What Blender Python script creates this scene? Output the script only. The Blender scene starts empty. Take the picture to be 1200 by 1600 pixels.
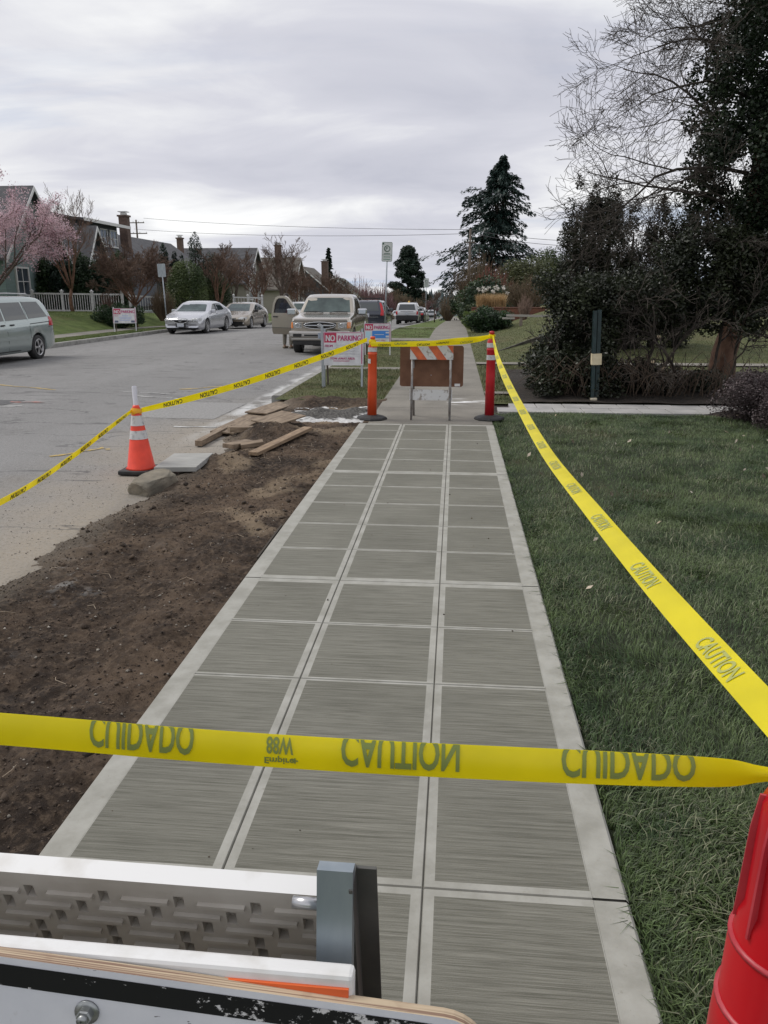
import bpy, bmesh, math, random
import numpy as np
from mathutils import Vector, Matrix
from mathutils.bvhtree import BVHTree
R = math.radians
scene = bpy.context.scene
C = scene.collection

# ------------------------------------------------------------------ camera
cam_d = bpy.data.cameras.new('camera'); cam = bpy.data.objects.new('camera', cam_d); C.objects.link(cam)
cam.location = (0, 0, 1.7)
cam.rotation_euler = (R(90 - 15.95), 0, R(5.17))
cam_d.sensor_fit = 'VERTICAL'; cam_d.sensor_height = 36.0; cam_d.lens = 27.0
cam_d.clip_start = 0.05; cam_d.clip_end = 4000
scene.camera = cam

# ------------------------------------------------------------------ world, sun, exposure
SUN_EL, SUN_AZ = 50.0, -72.0       # degrees; azimuth measured from +Y towards +X
world = bpy.data.worlds.new('World'); scene.world = world; world.use_nodes = True
nt = world.node_tree; nt.nodes.clear()
def wn(t, **k):
    n = nt.nodes.new(t)
    for a, b in k.items(): setattr(n, a, b)
    return n
def wmath(op, a, b=None, c=None):
    n = wn('ShaderNodeMath', operation=op)
    for i, v in enumerate((a, b, c)):
        if v is None: continue
        if isinstance(v, (int, float)): n.inputs[i].default_value = v
        else: nt.links.new(v, n.inputs[i])
    return n.outputs[0]
out = wn('ShaderNodeOutputWorld'); bg = wn('ShaderNodeBackground'); bg.inputs[1].default_value = 0.1
sky = wn('ShaderNodeTexSky', sky_type='NISHITA', sun_disc=False)
sky.sun_elevation = R(SUN_EL); sky.sun_rotation = R(SUN_AZ); sky.air_density = 1.3; sky.dust_density = 0.3
skyv = wn('ShaderNodeVectorMath', operation='ADD'); skyv.inputs[1].default_value = (0, 0, 0.4)
tc = wn('ShaderNodeTexCoord'); sep = wn('ShaderNodeSeparateXYZ'); nt.links.new(tc.outputs['Generated'], sep.inputs[0]); nt.links.new(tc.outputs['Generated'], skyv.inputs[0]); nt.links.new(skyv.outputs[0], sky.inputs[0])
zz = wmath('ADD', wmath('MAXIMUM', sep.outputs[2], 0.0), 0.17)
cmb = wn('ShaderNodeCombineXYZ')
nt.links.new(wmath('DIVIDE', sep.outputs[0], zz), cmb.inputs[0]); nt.links.new(wmath('DIVIDE', sep.outputs[1], zz), cmb.inputs[1])
def wnoise(scale, detail, rough, off, stretch=(1, 1, 1), dist=0.0):
    mp = wn('ShaderNodeMapping'); mp.inputs['Location'].default_value = off; mp.inputs['Scale'].default_value = stretch
    nt.links.new(cmb.outputs[0], mp.inputs[0])
    n = wn('ShaderNodeTexNoise'); n.inputs['Scale'].default_value = scale; n.inputs['Detail'].default_value = detail
    n.inputs['Roughness'].default_value = rough; n.inputs['Distortion'].default_value = dist
    nt.links.new(mp.outputs[0], n.inputs[0]); return n.outputs[0]
def wramp(v, stops):
    r = wn('ShaderNodeValToRGB'); e = r.color_ramp.elements
    e[0].position, e[0].color = stops[0][0], stops[0][1]; e[1].position, e[1].color = stops[-1][0], stops[-1][1]
    for p, c in stops[1:-1]:
        q = e.new(p); q.color = c
    nt.links.new(v, r.inputs[0]); return r.outputs[0]
big = wnoise(0.55, 5, 0.5, (3.1, 7.7, 0), (0.7, 1.3, 1), 0.4)
mid = wnoise(1.3, 7, 0.55, (1.3, 2.2, 0), (0.9, 1.1, 1), 0.7)
shade = wmath('ADD', wmath('ADD', wmath('MULTIPLY', big, 0.62), wmath('MULTIPLY', mid, 0.38)), wmath('MULTIPLY', wmath('SUBTRACT', 0.30, wmath('MINIMUM', wmath('ABSOLUTE', sep.outputs[2]), 0.7)), 0.13))
ccol = wramp(shade, [(0.34, (4.5, 4.6, 5.25, 1)), (0.455, (5.5, 5.55, 6.1, 1)), (0.53, (6.9, 6.95, 7.15, 1)), (0.60, (8.3, 8.35, 8.35, 1))])
gapn = wnoise(0.5, 7, 0.6, (8.4, 0.6, 0), (0.45, 1.4, 1), 0.5)
low = wramp(sep.outputs[2], [(0.0, (1, 1, 1, 1)), (0.16, (0.55, 0.55, 0.55, 1)), (0.34, (0, 0, 0, 1))])
gap = wramp(wmath('MULTIPLY', wmath('SUBTRACT', gapn, 0.50), 9.0), [(0, (0, 0, 0, 1)), (1, (1, 1, 1, 1))])
gapm = wmath('MULTIPLY', wmath('MULTIPLY', gap, low), 0.75)
mx = wn('ShaderNodeMix', data_type='RGBA'); nt.links.new(gapm, mx.inputs[0]); nt.links.new(ccol, mx.inputs[6]); nt.links.new(sky.outputs[0], mx.inputs[7])
nt.links.new(mx.outputs[2], bg.inputs[0]); nt.links.new(bg.outputs[0], out.inputs[0])
sun_d = bpy.data.lights.new('sun', 'SUN'); sun_d.energy = 1.5; sun_d.angle = R(24); sun_d.color = (1.0, 0.96, 0.9)
sun = bpy.data.objects.new('sun', sun_d); C.objects.link(sun)
sd = Vector((math.sin(R(SUN_AZ)) * math.cos(R(SUN_EL)), math.cos(R(SUN_AZ)) * math.cos(R(SUN_EL)), math.sin(R(SUN_EL))))
sun.rotation_euler = (-sd).to_track_quat('-Z', 'Y').to_euler(); sun.location = (0, 0, 60)
scene.view_settings.view_transform = 'Standard'; scene.view_settings.look = 'None'
scene.view_settings.exposure = 0.32; scene.view_settings.gamma = 1.0; scene.view_settings.use_curve_mapping = False

# ------------------------------------------------------------------ materials
MATS = {}
def M(name, col, rough=0.8, col2=None, scale=3.0, bump=0.0, bscale=60.0, metal=0.0, coat=0.0, island=0.0, spec=0.5,
      trans=0.0, lo=0.35, hi=0.65, detail=5, stretch=(1, 1, 1), space='world', bdist=0.01, alpha=1.0, emit=0.0):
    if name in MATS: return MATS[name]
    m = bpy.data.materials.new(name); m.use_nodes = True; t = m.node_tree; b = t.nodes['Principled BSDF']
    b.inputs['Roughness'].default_value = rough; b.inputs['Metallic'].default_value = metal
    b.inputs['Coat Weight'].default_value = coat; b.inputs['Coat Roughness'].default_value = 0.06
    b.inputs['Specular IOR Level'].default_value = spec; b.inputs['Alpha'].default_value = alpha
    b.inputs['Base Color'].default_value = (*col, 1)
    src = None
    if col2 is not None or bump:
        if space == 'world': pos = t.nodes.new('ShaderNodeNewGeometry').outputs['Position']
        else: pos = t.nodes.new('ShaderNodeTexCoord').outputs['Object']
        mp = t.nodes.new('ShaderNodeMapping'); mp.inputs['Scale'].default_value = stretch; t.links.new(pos, mp.inputs[0]); pos = mp.outputs[0]
    if col2 is not None:
        n = t.nodes.new('ShaderNodeTexNoise'); n.inputs['Scale'].default_value = scale; n.inputs['Detail'].default_value = detail
        t.links.new(pos, n.inputs[0])
        r = t.nodes.new('ShaderNodeMapRange'); r.inputs[1].default_value = lo; r.inputs[2].default_value = hi; t.links.new(n.outputs[0], r.inputs[0])
        x = t.nodes.new('ShaderNodeMix'); x.data_type = 'RGBA'; x.inputs[6].default_value = (*col, 1); x.inputs[7].default_value = (*col2, 1)
        t.links.new(r.outputs[0], x.inputs[0]); src = x.outputs[2]
    if island:
        g = t.nodes.new('ShaderNodeNewGeometry'); r = t.nodes.new('ShaderNodeMapRange')
        r.inputs[3].default_value = 1 - island; r.inputs[4].default_value = 1 + island; t.links.new(g.outputs['Random Per Island'], r.inputs[0])
        hs = t.nodes.new('ShaderNodeHueSaturation'); hs.inputs['Color'].default_value = (*col, 1)
        if src: t.links.new(src, hs.inputs['Color'])
        t.links.new(r.outputs[0], hs.inputs['Value']); src = hs.outputs[0]
    if src: t.links.new(src, b.inputs['Base Color'])
    if bump:
        n = t.nodes.new('ShaderNodeTexNoise'); n.inputs['Scale'].default_value = bscale; n.inputs['Detail'].default_value = 6
        t.links.new(pos, n.inputs[0])
        bn = t.nodes.new('ShaderNodeBump'); bn.inputs['Strength'].default_value = bump; bn.inputs['Distance'].default_value = bdist
        t.links.new(n.outputs[0], bn.inputs['Height']); t.links.new(bn.outputs[0], b.inputs['Normal'])
    if trans:
        tr = t.nodes.new('ShaderNodeBsdfTranslucent'); tr.inputs[0].default_value = (*col, 1)
        if src: t.links.new(src, tr.inputs[0])
        ms = t.nodes.new('ShaderNodeMixShader'); ms.inputs[0].default_value = trans
        o = t.nodes['Material Output']; t.links.new(b.outputs[0], ms.inputs[1]); t.links.new(tr.outputs[0], ms.inputs[2]); t.links.new(ms.outputs[0], o.inputs[0])
    MATS[name] = m
    return m
class NT:                                   # tiny node-graph helper for the custom ground materials
    def __init__(s, name, rough=0.9):
        s.m = bpy.data.materials.new(name); s.m.use_nodes = True; s.t = s.m.node_tree; s.b = s.t.nodes['Principled BSDF']
        s.b.inputs['Roughness'].default_value = rough; s.b.inputs['Specular IOR Level'].default_value = 0.3
        s.pos = s.t.nodes.new('ShaderNodeNewGeometry').outputs['Position']; MATS[name] = s.m
        sp = s.t.nodes.new('ShaderNodeSeparateXYZ'); s.t.links.new(s.pos, sp.inputs[0]); s.x, s.y, s.z = sp.outputs
    def set(s, inp, v):
        if isinstance(v, (int, float)): inp.default_value = v
        elif isinstance(v, tuple): inp.default_value = (*v, 1) if len(v) == 3 else v
        else: s.t.links.new(v, inp)
    def noise(s, scale, detail=5, stretch=(1, 1, 1), rough=0.55, off=(0, 0, 0), dist=0.0):
        mp = s.t.nodes.new('ShaderNodeMapping'); mp.inputs['Scale'].default_value = stretch; mp.inputs['Location'].default_value = off
        s.t.links.new(s.pos, mp.inputs[0]); n = s.t.nodes.new('ShaderNodeTexNoise')
        n.inputs['Scale'].default_value = scale; n.inputs['Detail'].default_value = detail; n.inputs['Roughness'].default_value = rough
        n.inputs['Distortion'].default_value = dist
        s.t.links.new(mp.outputs[0], n.inputs[0]); return n.outputs[0]
    def rng(s, v, a, b, c=0.0, d=1.0):
        n = s.t.nodes.new('ShaderNodeMapRange'); n.interpolation_type = 'SMOOTHSTEP'
        for i, q in zip((1, 2, 3, 4), (a, b, c, d)): n.inputs[i].default_value = q
        s.t.links.new(v, n.inputs[0]); return n.outputs[0]
    def math(s, op, a, b=None):
        n = s.t.nodes.new('ShaderNodeMath'); n.operation = op; s.set(n.inputs[0], a)
        if b is not None: s.set(n.inputs[1], b)
        return n.outputs[0]
    def mix(s, f, a, b):
        n = s.t.nodes.new('ShaderNodeMix'); n.data_type = 'RGBA'; s.set(n.inputs[0], f); s.set(n.inputs[6], a); s.set(n.inputs[7], b); return n.outputs[2]
    def bump(s, h, strength, dist):
        n = s.t.nodes.new('ShaderNodeBump'); n.inputs['Strength'].default_value = strength; n.inputs['Distance'].default_value = dist
        s.t.links.new(h, n.inputs['Height']); s.t.links.new(n.outputs[0], s.b.inputs['Normal'])
    def col(s, v): s.set(s.b.inputs['Base Color'], v); return s.m

# broomed concrete: streaks run across the walk (along X)
def broom(name, c0, c1, bstr):
    n = NT(name, 0.85)
    st = n.noise(1.0, 5, (5.5, 330, 1), 0.62); st2 = n.noise(1.0, 4, (1.6, 90, 1), 0.6, (5, 3, 0)); bl = n.noise(1.3, 4); fn = n.noise(420, 3, rough=0.7)
    f = n.math('ADD', n.math('MULTIPLY', st, 0.6), n.math('MULTIPLY', st2, 0.4))
    c = n.mix(n.rng(f, 0.34, 0.66), c0, c1)
    c = n.mix(n.rng(bl, 0.35, 0.75, 0, 0.35), c, tuple(v * 0.74 for v in c0))
    c = n.mix(n.rng(fn, 0.54, 0.72, 0, 0.6), c, tuple(v * 0.5 for v in c0)); c = n.mix(n.rng(fn, 0.44, 0.3, 0, 0.5), c, tuple(v * 1.35 for v in c1))
    n.bump(n.math('ADD', st, n.math('MULTIPLY', fn, 0.25)), bstr, 0.004); return n.col(c)
broom('broom_concrete', (0.102, 0.100, 0.080), (0.25, 0.245, 0.208), 0.6)
def trowel():
    n = NT('trowel_concrete', 0.75); a = n.noise(6, 6, (1, 1, 1), 0.65); b = n.noise(150, 4); s = n.noise(34, 4, (1, 1, 1), 0.6, (4, 4, 4))
    c = n.mix(n.rng(a, 0.3, 0.7), (0.27, 0.265, 0.232), (0.37, 0.365, 0.33)); c = n.mix(n.rng(b, 0.64, 0.74, 0, 0.6), c, (0.22, 0.215, 0.19))
    c = n.mix(n.rng(s, 0.66, 0.72, 0, 0.55), c, (0.25, 0.235, 0.2)); n.bump(b, 0.15, 0.002); return n.col(c)
trowel()
def oldwalk():
    n = NT('old_concrete', 0.9); a = n.noise(1.1, 6); b = n.noise(60, 6, rough=0.8); d = n.noise(5, 6, off=(9, 2, 0))
    c = n.mix(n.rng(a, 0.3, 0.7), (0.15, 0.14, 0.12), (0.225, 0.21, 0.18)); c = n.mix(n.rng(b, 0.45, 0.7, 0, 0.5), c, (0.40, 0.385, 0.35))
    c = n.mix(n.rng(d, 0.55, 0.75, 0, 0.45), c, (0.15, 0.14, 0.12))
    sp = n.math('MULTIPLY', n.math('MULTIPLY', n.rng(n.y, 12.0, 12.35), n.rng(n.y, 13.1, 12.6)), n.rng(n.noise(3.2, 5, (0.5, 2.2, 1)), 0.5, 0.56))
    sp = n.math('MULTIPLY', sp, n.rng(n.x, -0.15, 0.05)); c = n.mix(sp, c, (0.75, 0.75, 0.74))
    n.bump(b, 0.3, 0.004); return n.col(c)
oldwalk()
def asphalt():
    n = NT('asphalt', 0.85); a = n.noise(0.35, 6, (1.6, 0.5, 1)); b = n.noise(130, 5, rough=0.75); d = n.noise(1.6, 6, rough=0.65, off=(3, 8, 0)); g_ = n.noise(34, 6, rough=0.8, off=(1, 1, 0))
    c = n.mix(n.rng(a, 0.3, 0.7), (0.145, 0.143, 0.14), (0.205, 0.202, 0.198)); c = n.mix(n.rng(b, 0.42, 0.68, 0, 0.75), c, (0.36, 0.355, 0.345))
    c = n.mix(n.rng(b, 0.46, 0.32, 0, 0.75), c, (0.07, 0.07, 0.07))
    c = n.mix(n.rng(d, 0.52, 0.72, 0, 0.45), c, (0.13, 0.125, 0.12))
    # worn, dusty margin beside the dug-up verge
    wob = n.math('ADD', n.x, n.math('MULTIPLY', n.noise(0.8, 5, off=(2, 6, 1)), 1.6))
    near = n.math('MULTIPLY', n.rng(wob, -4.2, -2.3), n.rng(n.y, 15.0, 9.5))
    c = n.mix(n.math('MULTIPLY', near, n.rng(d, 0.2, 0.75, 0.55, 1.0)), c, (0.30, 0.262, 0.21))
    c = n.mix(n.rng(g_, 0.5, 0.66, 0, 0.5), c, (0.31, 0.30, 0.285)); c = n.mix(n.rng(g_, 0.47, 0.36, 0, 0.5), c, (0.09, 0.086, 0.08))
    gut = n.math('MULTIPLY', n.math('MULTIPLY', n.rng(n.x, -3.62, -3.42), n.rng(n.y, 8.5, 12.5)), n.rng(n.y, 22, 16))
    c = n.mix(n.math('MULTIPLY', gut, n.rng(n.noise(2.2, 6, (1, 0.6, 1)), 0.36, 0.55)), c, (0.52, 0.52, 0.51))
    wr = n.math('MULTIPLY', n.rng(n.noise(0.55, 6, (0.35, 1.3, 1), off=(1, 4, 0), dist=0.8), 0.495, 0.5), n.rng(n.noise(0.55, 6, (0.35, 1.3, 1), off=(1, 4, 0), dist=0.8), 0.51, 0.505))
    c = n.mix(n.math('MULTIPLY', wr, 0.6), c, (0.07, 0.07, 0.07))
    n.bump(b, 0.5, 0.006); return n.col(c)
asphalt()
def dirt():
    n = NT('dug_soil', 0.95); a = n.noise(1.3, 6, (1, 0.8, 1), 0.62); b = n.noise(22, 6, rough=0.7); d = n.noise(150, 4, rough=0.7); e = n.noise(0.9, 5, off=(7, 1, 3), dist=0.5)
    c = n.mix(n.rng(a, 0.36, 0.66), (0.026, 0.018, 0.013), (0.115, 0.08, 0.054)); c = n.mix(n.rng(b, 0.46, 0.7, 0, 0.65), c, (0.165, 0.12, 0.083))
    c = n.mix(n.rng(b, 0.47, 0.33, 0, 0.7), c, (0.018, 0.012, 0.009))
    sand = n.math('MULTIPLY', n.rng(e, 0.54, 0.66), n.rng(n.y, 4.2, 5.8)); c = n.mix(n.math('MULTIPLY', sand, 0.6), c, (0.30, 0.23, 0.155))
    edge = n.rng(n.math('ADD', n.x, n.math('MULTIPLY', e, 0.9)), -1.95, -2.6); c = n.mix(n.math('MULTIPLY', edge, 0.75), c, (0.20, 0.17, 0.135))
    ash = n.math('MULTIPLY', n.rng(n.noise(1.5, 6, off=(11, 2, 0), rough=0.7), 0.55, 0.66), n.math('MULTIPLY', n.rng(n.x, -1.85, -2.4), n.rng(n.y, 5.4, 4.6)))
    c = n.mix(n.math('MULTIPLY', ash, 0.7), c, (0.27, 0.265, 0.255)); c = n.mix(n.rng(d, 0.66, 0.72, 0, 0.8), c, (0.33, 0.28, 0.22))
    n.bump(n.math('ADD', b, d), 0.9, 0.012); return n.col(c)
dirt()
def turf(name, c0, c1, c2, sc=2.5):
    n = NT(name, 0.95); a = n.noise(sc, 6); b = n.noise(70, 5, rough=0.75); d = n.noise(0.45, 5, off=(4, 4, 0))
    c = n.mix(n.rng(a, 0.35, 0.65), c0, c1); c = n.mix(n.rng(b, 0.42, 0.66, 0, 0.6), c, c2); c = n.mix(n.rng(d, 0.52, 0.7, 0, 0.5), c, (0.13, 0.105, 0.055))
    n.bump(b, 0.8, 0.03); return n.col(c)
turf('turf_near', (0.018, 0.026, 0.012), (0.045, 0.058, 0.028), (0.07, 0.075, 0.045))
turf('turf_far', (0.058, 0.095, 0.02), (0.11, 0.155, 0.04), (0.15, 0.17, 0.065))
turf('turf_strip', (0.055, 0.075, 0.022), (0.105, 0.115, 0.045), (0.16, 0.15, 0.075))
turf('hill_haze_green', (0.03, 0.05, 0.05), (0.05, 0.075, 0.075), (0.06, 0.08, 0.08), 0.02)  # distance haze put into the hill colour as a blue tint

WHITE = M('white_paint', (0.72, 0.72, 0.72), 0.55, (0.55, 0.54, 0.52), 9, lo=0.5, hi=0.8)
GALV = M('galvanised_steel', (0.30, 0.33, 0.36), 0.45, (0.42, 0.45, 0.47), 18, metal=0.6, stretch=(1, 1, 0.3))
BLACK = M('black_rubber', (0.018, 0.018, 0.019), 0.7, (0.035, 0.034, 0.033), 14)
DARK = M('dark_underside', (0.012, 0.012, 0.012), 0.9)
GLASS = M('car_glass', (0.03, 0.04, 0.042), 0.04, spec=1.0)
WIND = M('windshield_glass', (0.06, 0.09, 0.085), 0.04, (0.02, 0.035, 0.035), 2.2, spec=0.55)
CHROME = M('chrome', (0.62, 0.63, 0.64), 0.16, metal=1.0)
RIM = M('alloy_rim', (0.5, 0.5, 0.51), 0.3, metal=0.85)
LAMP = M('headlight_lens', (0.55, 0.56, 0.55), 0.08, (0.30, 0.31, 0.31), 16, spec=0.9)
AMBER = M('amber_lens', (0.75, 0.25, 0.07), 0.15)
REDL = M('red_lens', (0.45, 0.02, 0.025), 0.12)
PLATE = M('licence_plate', (0.62, 0.64, 0.66), 0.4, (0.35, 0.38, 0.45), 30, lo=0.45, hi=0.55, space='obj')
SEAM = M('panel_gap', (0.02, 0.02, 0.02), 0.8)
BARK = M('bark_grey', (0.075, 0.055, 0.045), 0.9, (0.13, 0.10, 0.08), 9, bump=0.5, bscale=30)
BARKR = M('bark_red', (0.12, 0.062, 0.04), 0.9, (0.20, 0.115, 0.075), 8, bump=0.5, bscale=30)
BARKD = M('bark_dark', (0.028, 0.022, 0.018), 0.9, (0.06, 0.048, 0.038), 12, bump=0.4, bscale=40)
TWIG = M('twig_brown', (0.10, 0.063, 0.045), 0.9, (0.155, 0.10, 0.075), 3)
TWIGD = M('twig_dark', (0.03, 0.023, 0.018), 0.9, (0.075, 0.062, 0.05), 6)
WOOD = M('weathered_wood', (0.33, 0.235, 0.15), 0.85, (0.20, 0.14, 0.092), 6, bump=0.3, bscale=30, stretch=(1, 6, 6), space='obj')
PLY = M('plywood_grey', (0.29, 0.225, 0.16), 0.88, (0.16, 0.118, 0.082), 5, bump=0.3, bscale=25, stretch=(1, 5, 5), space='obj')

# ------------------------------------------------------------------ object helpers
def tag(o, label=None, cat=None, group=None, kind=None):
    if label: o['label'] = label
    if cat: o['category'] = cat
    if group: o['group'] = group
    if kind: o['kind'] = kind
    return o
def thing(name, label, cat, loc=(0, 0, 0), rz=0.0, group=None):
    o = bpy.data.objects.new(name, None); C.objects.link(o); o.empty_display_size = 0.1
    o.location = loc; o.rotation_euler = (0, 0, rz); return tag(o, label, cat, group)
def link(name, me, mats, parent=None, loc=(0, 0, 0), rot=(0, 0, 0)):
    o = bpy.data.objects.new(name, me); C.objects.link(o)
    if mats is not None:
        for m in (mats if isinstance(mats, (list, tuple)) else [mats]): me.materials.append(m)
    if parent is not None: o.parent = parent
    o.location = loc; o.rotation_euler = rot; return o
def npmesh(name, V, F, smooth=False):       # F: (n,3) or (n,4) int array, or a list of such arrays
    V = np.asarray(V, dtype=np.float32); Fs = F if isinstance(F, list) else [F]
    me = bpy.data.meshes.new(name); me.vertices.add(len(V)); me.vertices.foreach_set('co', V.ravel())
    loops = np.concatenate([np.asarray(f, dtype=np.int32).ravel() for f in Fs]); sizes = np.concatenate([np.full(len(f), f.shape[1], dtype=np.int32) for f in Fs])
    me.loops.add(len(loops)); me.loops.foreach_set('vertex_index', loops)
    st = np.concatenate([[0], np.cumsum(sizes)[:-1]]).astype(np.int32)
    me.polygons.add(len(sizes)); me.polygons.foreach_set('loop_start', st)
    try: me.polygons.foreach_set('loop_total', sizes)
    except Exception: pass
    if smooth: me.polygons.foreach_set('use_smooth', np.ones(len(sizes), dtype=bool))
    me.update(calc_edges=True); return me
class MB:
    def __init__(s): s.v, s.f, s.m, s.sm = [], [], [], []
    def face(s, idx, mat=0, smooth=False): s.f.append(idx); s.m.append(mat); s.sm.append(smooth)
    def box(s, c, d, rot=None, mat=0, bev=0.0):
        b = len(s.v); hx, hy, hz = (q / 2 for q in d); c = Vector(c)
        if bev <= 0:
            P = [Vector((x, y, z)) for z in (-hz, hz) for y in (-hy, hy) for x in (-hx, hx)]
            Fs = [(0, 2, 3, 1), (4, 5, 7, 6), (0, 1, 5, 4), (2, 6, 7, 3), (0, 4, 6, 2), (1, 3, 7, 5)]
            for p in P: s.v.append((rot @ p if rot else p) + c)
            for q in Fs: s.face(tuple(b + i for i in q), mat)
        else:
            bm = bmesh.new(); bmesh.ops.create_cube(bm, size=1.0)
            for v in bm.verts: v.co = Vector((v.co.x * d[0], v.co.y * d[1], v.co.z * d[2]))
            bmesh.ops.bevel(bm, geom=list(bm.edges), offset=bev, segments=2, affect='EDGES', profile=0.5)
            s.bm(bm, Matrix.Translation(c) @ (rot.to_4x4() if rot else Matrix.Identity(4)), mat, False)
        return s
    def bm(s, bm, mtx=None, mat=0, smooth=False):
        b = len(s.v); bm.verts.index_update()
        for v in bm.verts: s.v.append(mtx @ v.co if mtx else v.co.copy())
        for f in bm.faces: s.face(tuple(b + v.index for v in f.verts), mat, smooth)
        bm.free(); return s
    def tube(s, pts, rad, n=8, mat=0, cap=True, smooth=True):
        pts = [Vector(p) for p in pts]; rad = rad if isinstance(rad, (list, tuple)) else [rad] * len(pts); b = len(s.v); prev = None
        for i, p in enumerate(pts):
            d = (pts[min(i + 1, len(pts) - 1)] - pts[max(i - 1, 0)]).normalized()
            if prev is None:
                u = d.orthogonal().normalized()
                if abs(d.z) > 0.9: u = Vector((1, 0, 0)); u = (u - d * u.dot(d)).normalized()
            else: u = (prev - d * prev.dot(d)).normalized()
            prev = u; w = d.cross(u)
            for k in range(n):
                a = 2 * math.pi * (k + 0.5) / n; s.v.append(p + (u * math.cos(a) + w * math.sin(a)) * rad[i])
        for i in range(len(pts) - 1):
            for k in range(n): s.face((b + i * n + k, b + i * n + (k + 1) % n, b + (i + 1) * n + (k + 1) % n, b + (i + 1) * n + k), mat, smooth)
        if cap:
            s.face(tuple(b + k for k in reversed(range(n))), mat); s.face(tuple(b + (len(pts) - 1) * n + k for k in range(n)), mat)
        return s
    def lathe(s, prof, n=24, mat=0, c=(0, 0, 0), axis='z', smooth=True, mtx=None):
        b = len(s.v); c = Vector(c)
        for (r, z) in prof:
            for k in range(n):
                a = 2 * math.pi * k / n; q = Vector((r * math.cos(a), r * math.sin(a), z))
                if axis == 'x': q = Vector((q.z, q.x, q.y))
                if axis == 'y': q = Vector((q.x, q.z, q.y))
                q = q + c; s.v.append(mtx @ q if mtx else q)
        for i in range(len(prof) - 1):
            for k in range(n):
                q = (b + i * n + k, b + i * n + (k + 1) % n, b + (i + 1) * n + (k + 1) % n, b + (i + 1) * n + k)
                s.face(q if axis != 'y' else q[::-1], mat, smooth)
        return s
    def prism(s, poly, y0, y1, mat=0):       # polygon in (x,z) extruded along y
        b = len(s.v); n = len(poly)
        for y in (y0, y1):
            for (x, z) in poly: s.v.append(Vector((x, y, z)))
        s.face(tuple(b + i for i in range(n)), mat); s.face(tuple(b + n + i for i in reversed(range(n))), mat)
        for i in range(n): s.face((b + (i + 1) % n, b + i, b + n + i, b + n + (i + 1) % n), mat)
        return s
    def mesh(s, name):
        me = bpy.data.meshes.new(name); me.from_pydata([tuple(v) for v in s.v], [], s.f)
        me.polygons.foreach_set('material_index', s.m); me.polygons.foreach_set('use_smooth', s.sm); me.update(); return me
    def build(s, name, mats, parent=None, loc=(0, 0, 0), rot=(0, 0, 0)): return link(name, s.mesh(name), mats, parent, loc, rot)
def bx(c, d, rot=None, bev=0.0): return MB().box(c, d, rot, 0, bev)
def text_mesh(txt, h, bold=0.0):            # flat lettering, cap height h, origin at lower left, in x,y
    cu = bpy.data.curves.new('lettering', 'FONT'); cu.body = txt; cu.size = 1.0; cu.resolution_u = 3; cu.offset = bold
    ob = bpy.data.objects.new('lettering', cu); me = bpy.data.meshes.new_from_object(ob)
    V = np.array([v.co[:] for v in me.vertices]); F = [tuple(p.vertices) for p in me.polygons]
    bpy.data.objects.remove(ob); bpy.data.meshes.remove(me); bpy.data.curves.remove(cu)
    sc = h / 0.73; V = V[:, :2] * sc; V[:, 0] -= V[:, 0].min(); return V, F
def lettering(parent, txt, x, z, h, mat, y=-0.004, width=None, bold=0.0, name='lettering', face=-1):
    V, F = text_mesh(txt, h)
    if width: V[:, 0] *= width / V[:, 0].max()
    me = bpy.data.meshes.new(name)
    me.from_pydata([(x + face * -1 * a, y, z + b) for a, b in V] if face < 0 else [(x - a, y, z + b) for a, b in V], [], F)
    return link(name, me, mat, parent)

# ------------------------------------------------------------------ noise on arrays
def vnoise(x, y, seed=0):
    xi = np.floor(x).astype(np.int64); yi = np.floor(y).astype(np.int64); fx = x - xi; fy = y - yi
    fx = fx * fx * (3 - 2 * fx); fy = fy * fy * (3 - 2 * fy)
    def h(a, b):
        n = (a * 374761393 + b * 668265263 + seed * 974634777) & 0x7fffffff; n = ((n ^ (n >> 13)) * 1274126177) & 0x7fffffff
        return ((n ^ (n >> 16)) & 0xffff) / 65535.0
    return (h(xi, yi) * (1 - fx) + h(xi + 1, yi) * fx) * (1 - fy) + (h(xi, yi + 1) * (1 - fx) + h(xi + 1, yi + 1) * fx) * fy
def fbm(x, y, seed=0, oct=5, gain=0.5):
    s = 0; a = 1.0; t = 0
    for i in range(oct):
        s = s + a * vnoise(x * 2 ** i, y * 2 ** i, seed + i * 17); t += a; a *= gain
    return s / t - 0.5
def sstep(v, a, b):
    t = np.clip((np.asarray(v, dtype=float) - a) / (b - a), 0, 1); return t * t * (3 - 2 * t)

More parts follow.
